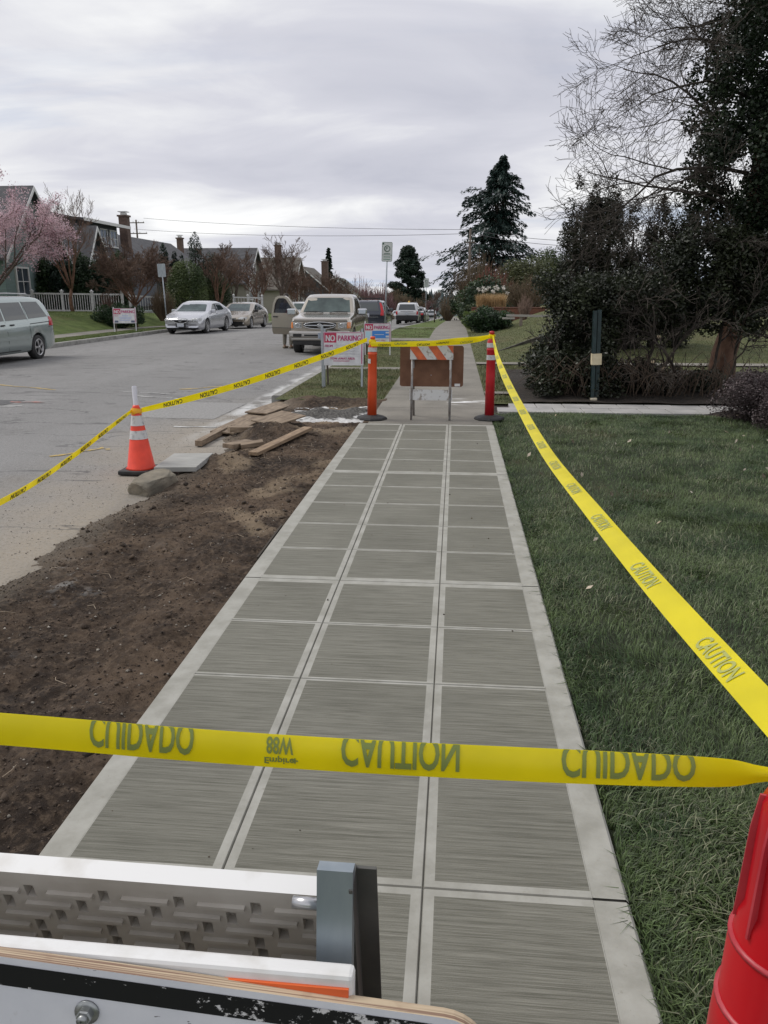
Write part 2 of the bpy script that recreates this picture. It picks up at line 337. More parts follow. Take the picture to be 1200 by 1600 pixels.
# ------------------------------------------------------------------ the lie of the land
def prof(Y):                                # the street is level near the camera and then falls gently away
    Y = np.asarray(Y, dtype=float); d = np.clip(Y - 36, 0, None); return -0.0275 * d * d / (d + 6) * 1.0
def kerbx(Y): return -3.12 + 0.35 * sstep(Y, 30, 60)
LK = -13.9                                  # foot of the far kerb
def GZ(X, Y):
    X = np.asarray(X, dtype=float); Y = np.asarray(Y, dtype=float); z = prof(Y) + 0 * X
    z = z + np.where(X < LK, 0.75 * sstep(-X, 16.7, 19.5), 0)
    z = z + 0.95 * sstep(Y, 19, 30) * sstep(X, 0.7, 5.5) + 0.5 * sstep(Y, 30, 50) * sstep(X, 2, 8)
    return z
def gz(x, y): return float(GZ(x, y))
def sheet(name, xs, ys, zoff, mat, fn=None, label=None, kind='structure', parent=None, rough=0.0, seed=1):
    xs = np.asarray(xs, float); ys = np.asarray(ys, float); X, Y = np.meshgrid(xs, ys)
    Z = (fn(X, Y) if fn else GZ(X, Y)) + zoff
    if rough: Z = Z + rough * fbm(X * 1.5, Y * 1.5, seed)
    V = np.stack([X, Y, Z], -1).reshape(-1, 3); nx, ny = len(xs), len(ys)
    i = np.arange((ny - 1) * (nx - 1)); r = i // (nx - 1); c = i % (nx - 1); a = r * nx + c
    F = np.stack([a, a + 1, a + nx + 1, a + nx], -1); o = link(name, npmesh(name, V, F, True), mat, parent)
    if kind: o['kind'] = kind
    if label: o['label'] = label
    return o
# ================================================================== SETTING
xs = np.concatenate([np.linspace(-900, -60, 15), np.linspace(-50, 40, 46), np.linspace(50, 900, 15)])
ys = np.concatenate([np.linspace(-30, 160, 96), np.linspace(170, 1500, 30)])
sheet('ground', xs, ys, -0.24, MATS['turf_far'])
# road: one sheet down the street, with a slight camber
ysr = np.concatenate([np.linspace(-12, 60, 73), np.linspace(62, 400, 60)])
def road():
    u = np.linspace(0, 1, 15); X = LK + (kerbx(ysr)[:, None] - 0.02 - LK) * u[None, :]; Y = np.repeat(ysr[:, None], 15, 1)
    Z = prof(Y) - 0.15 + 0.05 * (1 - (2 * u - 1) ** 2)[None, :] * 1.0 - 0.0
    xe = np.where(ysr < 12.9, -2.5, X[:, -1] + 0.001)[:, None]; X = np.concatenate([X, xe], 1); Y = np.concatenate([Y, Y[:, :1]], 1); Z = np.concatenate([Z, Z[:, -1:]], 1)
    V = np.stack([X, Y, Z], -1).reshape(-1, 3); i = np.arange((len(ysr) - 1) * 15); a = (i // 15) * 16 + i % 15
    o = link('road', npmesh('road', V, np.stack([a, a + 1, a + 17, a + 16], -1), True), MATS['asphalt']); o['kind'] = 'structure'
road()
def rz_(X, Y):
    u = (X - LK) / (float(kerbx(Y)) - 0.02 - LK); return float(prof(Y)) - 0.15 + 0.05 * (1 - (2 * u - 1) ** 2)
# painted utility marks and patches on the road (each a thin sheet just above the asphalt)
YEL = M('faded_yellow_paint', (0.46, 0.33, 0.10), 0.9, (0.24, 0.22, 0.19), 16, lo=0.42, hi=0.6)
WPT = M('faded_white_paint', (0.52, 0.52, 0.50), 0.9, (0.25, 0.245, 0.24), 14, lo=0.45, hi=0.62)
RPT = M('faded_red_paint', (0.42, 0.17, 0.14), 0.9, (0.24, 0.20, 0.19), 14, lo=0.42, hi=0.6)
PATCH = M('asphalt_patch', (0.07, 0.07, 0.072), 0.9, (0.12, 0.12, 0.12), 20, bump=0.4, bscale=120)
PATCHL = M('asphalt_patch_pale', (0.215, 0.212, 0.205), 0.9, (0.30, 0.295, 0.285), 30, bump=0.4, bscale=130)
roadmarks = [('faded yellow utility stroke sprayed on the road by the cone', YEL, (-4.62, 8.32), (-4.28, 8.86), 0.075),
             ('small hooked yellow stroke sprayed beside the longer one', YEL, (-4.30, 8.92), (-4.12, 8.80), 0.06),
             ('yellow smudge sprayed on the road near the minivan', YEL, (-9.2, 14.9), (-7.6, 14.2), 0.09),
             ('yellow splash sprayed under the far run of caution tape', YEL, (-5.3, 14.6), (-4.5, 15.4), 0.14),
             ('thin white dash painted across the road behind the cone', WPT, (-5.75, 13.55), (-4.75, 13.3), 0.07),
             ('short white dash sprayed near the road patch', WPT, (-3.95, 10.5), (-3.35, 10.6), 0.10),
             ('thin pale line painted across the middle of the road', WPT, (-6.3, 14.15), (-5.2, 13.9), 0.05),
             ('red utility dash sprayed beside the dark road patch', RPT, (-7.55, 12.5), (-6.95, 12.55), 0.10),
             ('white dash sprayed beside the dark road patch', WPT, (-7.8, 11.75), (-7.1, 12.1), 0.09)]
for lab, m, p0, p1, w in roadmarks:
    d = Vector((p1[0] - p0[0], p1[1] - p0[1], 0)); L = d.length; d.normalize(); n = Vector((-d.y, d.x, 0)); V = []
    k = 6; rr = random.Random(hash(lab) % 99)
    for i in range(k + 1):
        for s in (-1, 1):
            q = Vector((p0[0], p0[1], 0)) + d * (L * i / k) + n * (s * w * (0.35 + 0.3 * math.sin(i * 1.7 + s)))
            V.append((q.x, q.y, rz_(q.x, q.y) + 0.006))
    F = np.array([(2 * i, 2 * i + 2, 2 * i + 3, 2 * i + 1) for i in range(k)]); o = link('paint_mark', npmesh('paint_mark', V, F), m); tag(o, lab, 'paint mark')
for lab, m, x0, x1, y0, y1 in [('dark square asphalt patch in the road near the minivan', PATCH, -8.3, -7.45, 12.1, 12.75),
                               ('pale rectangular asphalt patch beyond the cone', PATCHL, -4.9, -3.6, 11.2, 13.0)]:
    P = [(x0, y0), (x1, y0 + .06), (x1 + .05, y1), (x0 + .1, y1 - .05)]; me = bpy.data.meshes.new('road_patch')
    me.from_pydata([(x, y, rz_(x, y) + 0.004) for x, y in P], [], [(0, 1, 2, 3)]); tag(link('road_patch', me, m), lab, 'road patch')

# ---- new sidewalk: broomed panels with trowelled margins, children of the walk
XC = [-1.165, -0.67, -0.055, 0.44]; XE = (-1.27, 0.545)
ROWS = [-0.6, 0.03, 0.65, 1.27, 1.89, 2.51, 3.13, 3.745, 4.38, 4.975, 5.57, 6.18, 6.77, 7.35, 7.95, 8.54, 9.13, 9.72, 10.26]
MAIN = {-0.6, 1.89, 4.38, 7.35, 10.26}
walk = bx(((XE[0] + XE[1]) / 2, 4.83, -0.075), (1.80, 10.84, 0.12)).build('sidewalk', MATS['trowel_concrete']); walk['kind'] = 'structure'
walk['label'] = 'freshly poured grey concrete sidewalk with broomed panels'
def panel(x0, x1, y0, y1, ml, mr, mn, mf):
    g = 0.0045; gl = g if ml > .01 else .0002; gr = g if mr > .01 else .0002; a = MB(); X = [x0 + gl, x0 + gl + ml, x1 - gr - mr, x1 - gr]; Y = [y0 + g, y0 + g + mn, y1 - g - mf, y1 - g]; b = 0.004
    for j in range(4):
        for i in range(4): a.v.append(Vector((X[i], Y[j], 0.0)))
    for j in range(3):
        for i in range(3): k = j * 4 + i; a.face((k, k + 1, k + 5, k + 4), 0 if (i, j) == (1, 1) else 1)
    bl = b if ml > .01 else 0; br_ = b if mr > .01 else 0; o = [(X[0] - bl, Y[0] - b), (X[3] + br_, Y[0] - b), (X[3] + br_, Y[3] + b), (X[0] - bl, Y[3] + b)]
    for (x, y) in o: a.v.append(Vector((x, y, -0.010)))
    for c, (p, q) in enumerate(((0, 3), (3, 15), (15, 12), (12, 0))): a.face((16 + c, 16 + (c + 1) % 4, q, p), 1)
    return a
for r in range(len(ROWS) - 1):
    y0, y1 = ROWS[r], ROWS[r + 1]; mn = (0.026 if y0 == 1.89 else 0.052) if y0 in MAIN else 0.013; mf = ((0.026 if y1 == 1.89 else 0.052) if y1 in MAIN else 0.013) + (0.05 if y1 == 10.26 else 0)
    for c in range(3):
        panel(XC[c], XC[c + 1], y0, y1, 0.003 if c == 0 else 0.030, 0.003 if c == 2 else 0.030, mn, mf).build('broomed_panel', [MATS['broom_concrete'], MATS['trowel_concrete']], walk)
ms = sorted(MAIN)
for i in range(len(ms) - 1):
    for (x0, x1) in ((XE[0], XC[0] - 0.0005), (XC[3] + 0.0005, XE[1])):
        a = MB(); X = [x0, x1]; g = 0.005; b = 0.012; P = []
        prof_ = [(-b if x0 == XE[0] else 0.001, -0.09), (0.0 if x0 == XE[0] else 0.001, -0.012), (b if x0 == XE[0] else 0.0012, 0.0)]
        n = 12
        for k in range(n + 1):
            y = ms[i] + g + (ms[i + 1] - ms[i] - 2 * g) * k / n
            if x0 == XE[0]: a.v += [Vector((x0, y, -0.12)), Vector((x0, y, -0.010)), Vector((x0 + 0.010, y, 0.0)), Vector((x1, y, 0.0)), Vector((x1, y, -0.01))]
            else: a.v += [Vector((x0, y, -0.01)), Vector((x0, y, 0.0)), Vector((x1 - 0.010, y, 0.0)), Vector((x1, y, -0.010)), Vector((x1, y, -0.12))]
        for k in range(n):
            for q in range(4): a.face((k * 5 + q, k * 5 + q + 1, k * 5 + q + 6, k * 5 + q + 5))
        a.build('edge_band', MATS['trowel_concrete'], walk)
# thin form board edge left against the walk
tag(bx((-1.285, 5.15, -0.05), (0.012, 0.75, 0.09)).build('form_board', M('form_wood_dark', (0.05, 0.04, 0.03), 0.9)), 'thin dark form board left standing along the sidewalk edge', 'board')

# ---- old sidewalk beyond the barricade
OLD = MATS['old_concrete']
ow = sheet('old_sidewalk', [-1.15, -0.3, 0.53], np.concatenate([np.linspace(10.27, 80, 140), np.linspace(82, 380, 60)]), -0.03, OLD, lambda X, Y: prof(Y), 'older weathered concrete sidewalk running on down the street')
y = 10.275; k = 0
while y < 78:
    L = 1.52; x1 = 0.53 - 0.0 * sstep(y, 30, 60); z0, z1 = float(prof(y)), float(prof(y + L)); a = MB(); xl = -1.15 + 0.15 * sstep(y, 18, 26)
    for (yy, zq) in ((y + .006, z0), (y + L - .006, z1)):
        a.v += [Vector((xl, yy, zq - 0.08)), Vector((xl, yy, zq - 0.001)), Vector((x1, yy, zq - 0.001)), Vector((x1, yy, zq - 0.08))]
    a.face((1, 2, 6, 5)); a.face((0, 1, 5, 4)); a.face((2, 3, 7, 6)); a.face((0, 3, 2, 1)); a.face((4, 5, 6, 7))
    a.build('slab', OLD, ow); y += L; k += 1

# ---- dug-up verge
def dirtz(X, Y):
    edge = -3.0 - 0.36 * fbm(Y * 0.9, Y * 0 + 3, 5, 4) * 2 + 0.22 * sstep(Y, 7.2, 9) - 0.15 * sstep(Y, 9, 12)
    u = sstep(X, edge - 0.25, edge + 0.45); z = -0.185 + 0.125 * u
    z = z + 0.02 * sstep(X, -1.9, -1.5) * sstep(Y, 5.5, 4.0)
    z = z - 0.02 * sstep(X, -1.55, -1.3)
    amp = 0.35 + 0.65 * u
    z = z + amp * (0.075 * fbm(X * 1.6, Y * 1.6, 2, 3) + 0.095 * fbm(X * 6, Y * 6, 9, 5, 0.62) + 0.035 * np.abs(fbm(X * 22, Y * 22, 21, 3, 0.6)))
    z = z + 0.15 * np.exp(-(((X + 2.35) / 0.38) ** 2 + ((Y - 9.5) / 0.6) ** 2)) * (1 + 1.2 * fbm(X * 5, Y * 5, 4, 4)) + 0.07 * np.exp(-(((X + 2.5) / 0.3) ** 2 + ((Y - 8.1) / 0.4) ** 2))
    z = z - 0.08 * np.exp(-(((X + 1.75) / 0.5) ** 2 + ((Y - 11.35) / 0.5) ** 2))
    z = z + 0.075 * sstep(Y, 12.15, 12.6) * u
    return z
ys_ = [0.2]
while ys_[-1] < 12.75: ys_.append(ys_[-1] + 0.013 + 0.0022 * ys_[-1])
o = sheet('bare_soil', np.linspace(-3.75, -1.10, 158), ys_, 0, MATS['dug_soil'], dirtz, 'dark dug-up soil of the torn-out verge beside the new walk')

# ---- verge beyond: kerb stones, turf strips, crossing paths
KERB = M('kerb_concrete', (0.34, 0.335, 0.31), 0.9, (0.20, 0.195, 0.18), 5, bump=0.3, bscale=60)
kerb = sheet('kerb', [-3.08, -2.98], [13.0, 25, 36, 45], -0.2, KERB, lambda X, Y: prof(Y)); kerb['label'] = 'pale concrete kerb along the near verge'
def kerbrun(parent, y0, y1, xf, w, side, L=3.0):
    y = y0
    while y < y1:
        L_ = min(L, y1 - y); a = MB(); st = 2
        for i in range(st + 1):
            yy = y + 0.006 + (L_ - 0.012) * i / st; x = xf(yy); zt = float(prof(yy)) + 0.0
            a.v += [Vector((x, yy, zt - 0.3)), Vector((x, yy, zt - 0.02)), Vector((x + side * 0.02, yy, zt)), Vector((x + side * w, yy, zt)), Vector((x + side * w, yy, zt - 0.3))]
        for i in range(st):
            for q in range(4):
                f = (i * 5 + q, i * 5 + q + 1, i * 5 + q + 6, i * 5 + q + 5); a.face(f if side < 0 else f[::-1])
        a.face((0, 1, 2, 3, 4)); e = st * 5; a.face((e + 4, e + 3, e + 2, e + 1, e))
        a.build('kerb_stone', KERB, parent); y += L
kerbrun(kerb, 13.0, 150, lambda y: float(kerbx(y)), 0.16, 1)
kl = sheet('far_kerb', [LK - 0.12, LK - 0.04], [16, 25, 36, 45], -0.2, KERB, lambda X, Y: prof(Y)); kl['label'] = 'concrete kerb along the far side of the street'
kerbrun(kl, 16, 150, lambda y: LK, 0.16, -1)
def strip(name, y0, y1, mat, z=0.0, label=None, n=40):
    yy = np.linspace(y0, y1, n); u = np.linspace(0, 1, 8); kx = kerbx(yy) + 0.16; xr = -1.15 + 0.15 * sstep(yy, 18, 26) - 0.003
    X = kx[:, None] + (xr - kx)[:, None] * u[None]; Y = np.repeat(yy[:, None], 8, 1); Z = prof(Y) + z + 0.03 * fbm(X * 1.3, Y * 1.3, 3, 3) * np.sin(np.pi * u)[None]
    a = np.arange((n - 1) * 7); a = (a // 7) * 8 + a % 7
    o = link(name, npmesh(name, np.stack([X, Y, Z], -1).reshape(-1, 3), np.stack([a, a + 1, a + 9, a + 8], -1), True), mat); tag(o, label, kind='structure'); return o
strip('verge', 12.55, 17.85, MATS['turf_strip'], -0.005, 'patchy grass verge under the parking signs', 60)
strip('path', 17.85, 18.35, OLD, -0.002, 'concrete step path crossing the near verge', 4)
strip('verge', 18.35, 28.9, MATS['turf_strip'], -0.005, 'second stretch of grass verge behind the crossing path', 60)
strip('path', 28.9, 30.6, OLD, -0.002, 'concrete driveway apron crossing the verge', 6)
strip('verge', 30.6, 41.0, MATS['turf_far'], -0.005, 'third stretch of bright grass verge', 30)
strip('path', 41.0, 41.8, OLD, -0.002, 'narrow pale path across the bright verge', 4)
strip('verge', 41.8, 150, MATS['turf_far'], -0.005, 'far stretch of grass verge along the parked cars', 80)

# ---- far side of the street
def lsheet(name, x0, x1, zoff, mat, label, y0=14, y1=150):
    return sheet(name, np.linspace(x0, x1, 6 if x1 - x0 < 6 else 14), np.linspace(y0, y1, 120), zoff, mat, None, label)
lsheet('far_verge', -15.35, LK - 0.16, -0.006, MATS['turf_far'], 'mown grass verge on the far side of the street')
lsheet('far_sidewalk', -16.65, -15.352, -0.004, OLD, 'concrete sidewalk on the far side of the street')
lsheet('far_lawn', -45, -16.652, -0.006, MATS['turf_far'], 'sloping front lawns on the far side of the street')

# ---- right side
NL = sheet('lawn', np.linspace(0.546, 8.0, 76), np.linspace(-1.5, 11.42, 120), -0.035, MATS['turf_near'], lambda X, Y: 0.02 * sstep(X, 0.55, 0.9) + 0.05 * fbm(X * 0.8, Y * 0.8, 8, 3) * sstep(X, 0.6, 1.2), 'front lawn of dark clipped grass beside the new sidewalk')
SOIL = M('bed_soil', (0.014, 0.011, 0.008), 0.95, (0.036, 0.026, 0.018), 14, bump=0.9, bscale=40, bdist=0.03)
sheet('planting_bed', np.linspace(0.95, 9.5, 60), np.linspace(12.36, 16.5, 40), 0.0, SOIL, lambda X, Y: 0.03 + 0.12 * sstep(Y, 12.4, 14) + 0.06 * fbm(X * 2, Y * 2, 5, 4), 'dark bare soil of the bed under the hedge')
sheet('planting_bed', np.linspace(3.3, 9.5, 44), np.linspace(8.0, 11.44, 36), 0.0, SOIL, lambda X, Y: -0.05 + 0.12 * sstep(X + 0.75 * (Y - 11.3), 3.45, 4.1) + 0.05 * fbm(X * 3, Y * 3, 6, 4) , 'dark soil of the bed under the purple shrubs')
sheet('side_lawn', np.linspace(0.532, 45, 80), np.concatenate([np.linspace(12.4, 45, 90), np.linspace(46, 150, 40)]), -0.012, MATS['turf_strip'], None, 'sloping neighbouring lawn rising behind the hedge')
# paver walk
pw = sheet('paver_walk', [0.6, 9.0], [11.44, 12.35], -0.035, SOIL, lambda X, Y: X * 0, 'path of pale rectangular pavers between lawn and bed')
PAV = M('paver_stone', (0.30, 0.295, 0.285), 0.85, (0.40, 0.39, 0.375), 3, bump=0.25, bscale=80)
rr = random.Random(4)
for j, (ya, yb) in enumerate(((11.45, 11.9), (11.905, 12.34))):
    x = 0.66 + (0.2 if j else 0.0)
    while x < 8.6:
        w = 0.42; bx((x + w / 2, (ya + yb) / 2, -0.022 + rr.uniform(-.003, .003)), (w - 0.012, yb - ya - 0.012, 0.06), None, 0.006).build('paver', PAV, pw); x += w
# thin concrete strips across the side lawn and the low curved retaining edge
for lab, y0, y1, x1 in (('narrow concrete strip across the grass just past the paver walk', 13.45, 13.75, 1.35), ('concrete path crossing the side lawn to the old sidewalk', 19.2, 19.75, 9.0)):
    sheet('path', np.linspace(0.534, x1, 12), np.linspace(y0, y1, 3), 0.02, OLD, None, lab)
WALLM = M('retaining_stone', (0.06, 0.055, 0.045), 0.9, (0.11, 0.10, 0.08), 5, bump=0.4, bscale=30)
a = MB(); pts = []
for i in range(25):
    t = i / 24; x = 1.05 + 7.5 * t; yy = 23.0 + 2.6 * (1 - (1 - min(t * 4.0, 1)) ** 2); pts.append((x, yy))
for i, (x, yy) in enumerate(pts):
    z = gz(x, yy); h = 0.0 + 0.12 * sstep(i, 0, 6)
    for (dy, dz) in ((0, -0.2), (0, h), (0.15, h), (0.15, -0.2)): a.v.append(Vector((x, yy + dy, z + dz)))
for i in range(len(pts) - 1):
    for q in range(3): a.face((i * 4 + q, i * 4 + 4 + q, i * 4 + 5 + q, i * 4 + q + 1))
tag(a.build('retaining_edge', WALLM), 'low curved retaining edge set in the rising side lawn', 'retaining edge')

# ---- wooded hill far down the street
def hill(name, y0, h, sx, label):
    X = np.linspace(-900, 900, 60); Y = np.linspace(y0, y0 + 500, 10)
    sheet(name, X, Y, 0, MATS['hill_haze_green'], lambda X, Y: float(prof(y0)) - 2 + (h - float(prof(y0))) * sstep(Y, y0, y0 + 300) * (0.8 + 0.4 * fbm(X / 160, Y / 300, 3, 3) * 2), label)
hill('hills', 620, -4.0, 1, 'low wooded ridge far down the street')
# ================================================================== PLANTS
def grass(name, label, pts, h, w, mat, seed=0, lean=0.6, zf=None, parent=None, clump=0.0):
    r = np.random.default_rng(seed); n = len(pts); x, y = pts[:, 0], pts[:, 1]; z = zf(x, y) if zf is not None else GZ(x, y)
    hh = h * r.uniform(0.45, 1.15, n); az = r.uniform(0, 2 * np.pi, n)
    if clump: az = az * (1 - clump) + clump * (2 * np.pi * 2 * fbm(x * 3.2, y * 3.2, seed + 3, 3)); hh = hh * (1 + 0.9 * fbm(x * 2.2, y * 2.2, seed + 9, 3))
    ln = lean * r.uniform(0.2, 1.3, n); dx, dy = np.cos(az) * ln, np.sin(az) * ln; px, py = -np.sin(az), np.cos(az); ww = w * r.uniform(0.6, 1.3, n)
    B = np.stack([x, y, z - 0.004], -1); P = np.stack([px * ww, py * ww, np.zeros(n)], -1); D = np.stack([dx, dy, np.zeros(n)], -1); U = np.array([0, 0, 1.0])
    v0 = B - P * .5; v1 = B + P * .5; mid = B + D * hh[:, None] * 0.3 + U * hh[:, None] * 0.62; v2 = mid - P * .4; v3 = mid + P * .4
    tip = B + D * hh[:, None] * 0.95 + U * (hh / (1 + 0.4 * ln))[:, None]
    V = np.stack([v0, v1, v2, v3, tip], 1).reshape(-1, 3); b = np.arange(n) * 5
    Q = np.stack([b, b + 1, b + 3, b + 2], -1); T = np.stack([b + 2, b + 3, b + 4], -1)
    o = link(name, npmesh(name, V, [Q, T]), mat, parent); tag(o, label, kind='stuff'); return o
def rect_pts(n, x0, x1, y0, y1, seed): r = np.random.default_rng(seed); return np.stack([r.uniform(x0, x1, n), r.uniform(y0, y1, n)], -1)
GB = M('grass_blade_near', (0.034, 0.068, 0.018), 0.5, (0.12, 0.165, 0.062), 2.2, island=0.7, trans=0.25, lo=0.36, hi=0.68)
GB2 = M('grass_blade_far', (0.085, 0.135, 0.028), 0.55, (0.16, 0.19, 0.06), 1.3, island=0.4, trans=0.25)
GB3 = M('grass_blade_strip', (0.075, 0.10, 0.03), 0.6, (0.165, 0.155, 0.08), 1.6, island=0.45, trans=0.2)
nearz = lambda X, Y: -0.035 + 0.02 * sstep(X, 0.55, 0.9) + 0.05 * fbm(X * 0.8, Y * 0.8, 8, 3) * sstep(X, 0.6, 1.2)
def keep(p, f, seed): r = np.random.default_rng(seed); return p[r.random(len(p)) < f(p[:, 0], p[:, 1])]
thin = lambda x, y: 0.42 + 0.58 * sstep(fbm(x * 0.9, y * 0.6, 31, 3), -0.12, 0.10) 
P = np.concatenate([rect_pts(110000, 0.555, 2.4, 0.9, 3.6, 1), rect_pts(90000, 0.555, 3.6, 3.6, 6.5, 2), rect_pts(110000, 0.555, 5.2, 6.5, 11.42, 3)])
P = keep(P, thin, 5); P = P[(P[:, 0] + 0.75 * (P[:, 1] - 11.3) < 3.6) | (P[:, 1] < 8)]
grass('lawn_grass', 'dark green grass blades of the front lawn', P, 0.052, 0.0036, GB, 11, 1.0, nearz, None, 0.6)
GBP = M('grass_blade_pale', (0.14, 0.17, 0.085), 0.45, (0.24, 0.24, 0.15), 2.0, island=0.5, trans=0.2)
Pp = np.concatenate([rect_pts(14000, 0.56, 2.4, 0.9, 3.6, 21), rect_pts(12000, 0.56, 3.6, 3.6, 6.5, 22), rect_pts(14000, 0.56, 4.6, 6.5, 11.4, 23)])
Pp = keep(Pp, lambda x, y: 0.12 + 0.88 * sstep(fbm(x * 1.3, y * 0.9, 55, 3), -0.06, 0.14), 6); Pp = Pp[(Pp[:, 0] + 0.75 * (Pp[:, 1] - 11.3) < 3.6) | (Pp[:, 1] < 8)]
grass('pale_lawn_grass', 'pale dry blades mixed into the front lawn', Pp, 0.056, 0.0036, GBP, 17, 1.5, nearz, None, 0.3)
rg = np.random.default_rng(8); ey = rg.uniform(0.9, 11.4, 9000); tuft = sstep(fbm(ey * 3.0, ey * 0 + 2, 3, 3), -0.25, 0.15)
ex = 0.55 + rg.exponential(0.03, 9000); k = rg.random(9000) < tuft
grass('edge_grass', 'longer grass blades flopping over the sidewalk edge', np.stack([ex, ey], -1)[k], 0.062, 0.0042, GB, 12, 1.3, nearz, None, 0.0)
# verge and far-side grass
P = np.concatenate([rect_pts(16000, -2.9, -1.16, 12.75, 17.8, 6), rect_pts(15000, -2.9, -1.06, 18.4, 28.8, 7), rect_pts(7000, -2.9, -1.02, 30.7, 40.9, 8)])
P = keep(P, lambda x, y: 0.25 + 0.75 * sstep(fbm(x * 1.1, y * 0.9, 12, 3), -0.1, 0.12), 4)
grass('verge_grass', 'short patchy grass of the near verge', P, 0.05, 0.008, GB3, 13, 0.8, lambda X, Y: prof(Y))
P = np.concatenate([rect_pts(9000, 0.56, 2.2, 12.5, 19.1, 9), rect_pts(26000, 0.56, 9, 19.8, 36, 10)])
grass('side_lawn_grass', 'short grass of the rising side lawn', P, 0.05, 0.011, GB3, 14, 0.8, lambda X, Y: GZ(X, Y) - 0.01)
P = np.concatenate([rect_pts(16000, -15.3, -14.08, 24, 45, 15), rect_pts(26000, -24, -16.7, 26, 48, 16)])
grass('far_lawn_grass', 'bright short grass of the lawns across the street', P, 0.06, 0.016, GB2, 15, 0.7)

# ---- leaves
def leaves(centers, radii, n, size, seed, shell=0.55, droop=0.0, aspect=0.5, up=0.3, jitter=0.35):
    """rhombic leaf faces scattered through ellipsoid clumps; returns V, F arrays"""
    r = np.random.default_rng(seed); C_ = np.asarray(centers, float); Rr = np.asarray(radii, float)
    if Rr.ndim == 1: Rr = np.stack([Rr] * 3, -1)
    vol = Rr.prod(1) ** (2 / 3.); k = r.choice(len(C_), n, p=vol / vol.sum())
    d = r.normal(size=(n, 3)); d /= np.linalg.norm(d, axis=1)[:, None]; rad = shell + (1 - shell) * r.random(n) ** 0.5; rad *= 1 + jitter * (r.random(n) - 0.5)
    P = C_[k] + d * rad[:, None] * Rr[k]; P[:, 2] -= droop * r.random(n)
    t = r.normal(size=(n, 3)); t[:, 2] = t[:, 2] * 0.6 - up * 0.5; t /= np.linalg.norm(t, axis=1)[:, None]
    nr = d * 0.9 + r.normal(size=(n, 3)) * 0.6; nr[:, 2] += up; s = np.cross(t, nr); s /= np.linalg.norm(s, axis=1)[:, None] + 1e-9
    sz = size * r.uniform(0.6, 1.4, n)[:, None]; a = P - t * sz * .5; b = P + s * sz * aspect * .5; c = P + t * sz * .5; e = P - s * sz * aspect * .5
    V = np.stack([a, b, c, e], 1).reshape(-1, 3); i = np.arange(n) * 4; return V, np.stack([i, i + 1, i + 2, i + 3], -1)
def blobs(r, c, R_, n, br, flat=1.0):
    """n clump centres spread through an ellipsoid of radii R_ about c"""
    d = r.normal(size=(n, 3)); d /= np.linalg.norm(d, axis=1)[:, None]; q = np.asarray(c) + d * (r.random(n)[:, None] ** 0.45) * np.asarray(R_)
    return q, br * r.uniform(0.6, 1.35, n)[:, None] * np.array([1, 1, flat])
def LM(name, c1, c2, scale=1.2, island=0.5, trans=0.2, rough=0.5, spec=0.4): return M(name, c1, rough, c2, scale, island=island, trans=trans, spec=spec)
IVY = LM('leaf_ivy', (0.010, 0.018, 0.009), (0.028, 0.045, 0.020), 1.5, rough=0.42)
HOLLY = LM('leaf_hedge', (0.013, 0.017, 0.009), (0.034, 0.042, 0.020), 1.6, rough=0.4)
THUJA = LM('leaf_thuja', (0.012, 0.015, 0.007), (0.026, 0.029, 0.013), 2.0)
CEDAR = LM('leaf_cedar', (0.012, 0.028, 0.024), (0.03, 0.055, 0.045), 0.3)
PINE = LM('leaf_pine', (0.010, 0.022, 0.014), (0.022, 0.045, 0.025), 0.3)
JUN = LM('leaf_juniper', (0.014, 0.034, 0.013), (0.038, 0.075, 0.026), 1.5)
BOX = LM('leaf_box', (0.03, 0.048, 0.018), (0.075, 0.10, 0.038), 0.8)
OLIVE = LM('leaf_olive', (0.06, 0.075, 0.03), (0.11, 0.12, 0.055), 0.8)
LIME = LM('leaf_lime', (0.10, 0.15, 0.03), (0.19, 0.24, 0.06), 2.0)
RHODO = LM('leaf_rhodo', (0.018, 0.038, 0.016), (0.05, 0.08, 0.03), 0.8)
PURP = LM('leaf_purple', (0.04, 0.028, 0.030), (0.11, 0.085, 0.085), 5)
BLOS = LM('blossom_pink', (0.50, 0.33, 0.38), (0.74, 0.58, 0.62), 0.8, island=0.35, trans=0.35, rough=0.8)
STRAW = LM('dry_grass', (0.38, 0.25, 0.12), (0.52, 0.37, 0.2), 1.2, island=0.35)
REDTW = M('red_twigs', (0.22, 0.06, 0.05), 0.8, (0.16, 0.09, 0.06), 0.7, island=0.3)
BRNTW = M('brown_twigs', (0.11, 0.075, 0.045), 0.9, (0.165, 0.125, 0.08), 0.7, island=0.3)
PINKTW = M('pink_twigs', (0.16, 0.085, 0.085), 0.9, (0.24, 0.14, 0.14), 0.3, island=0.3)
COREM = M('dark_heartwood_twigs', (0.012, 0.014, 0.009), 1.0)

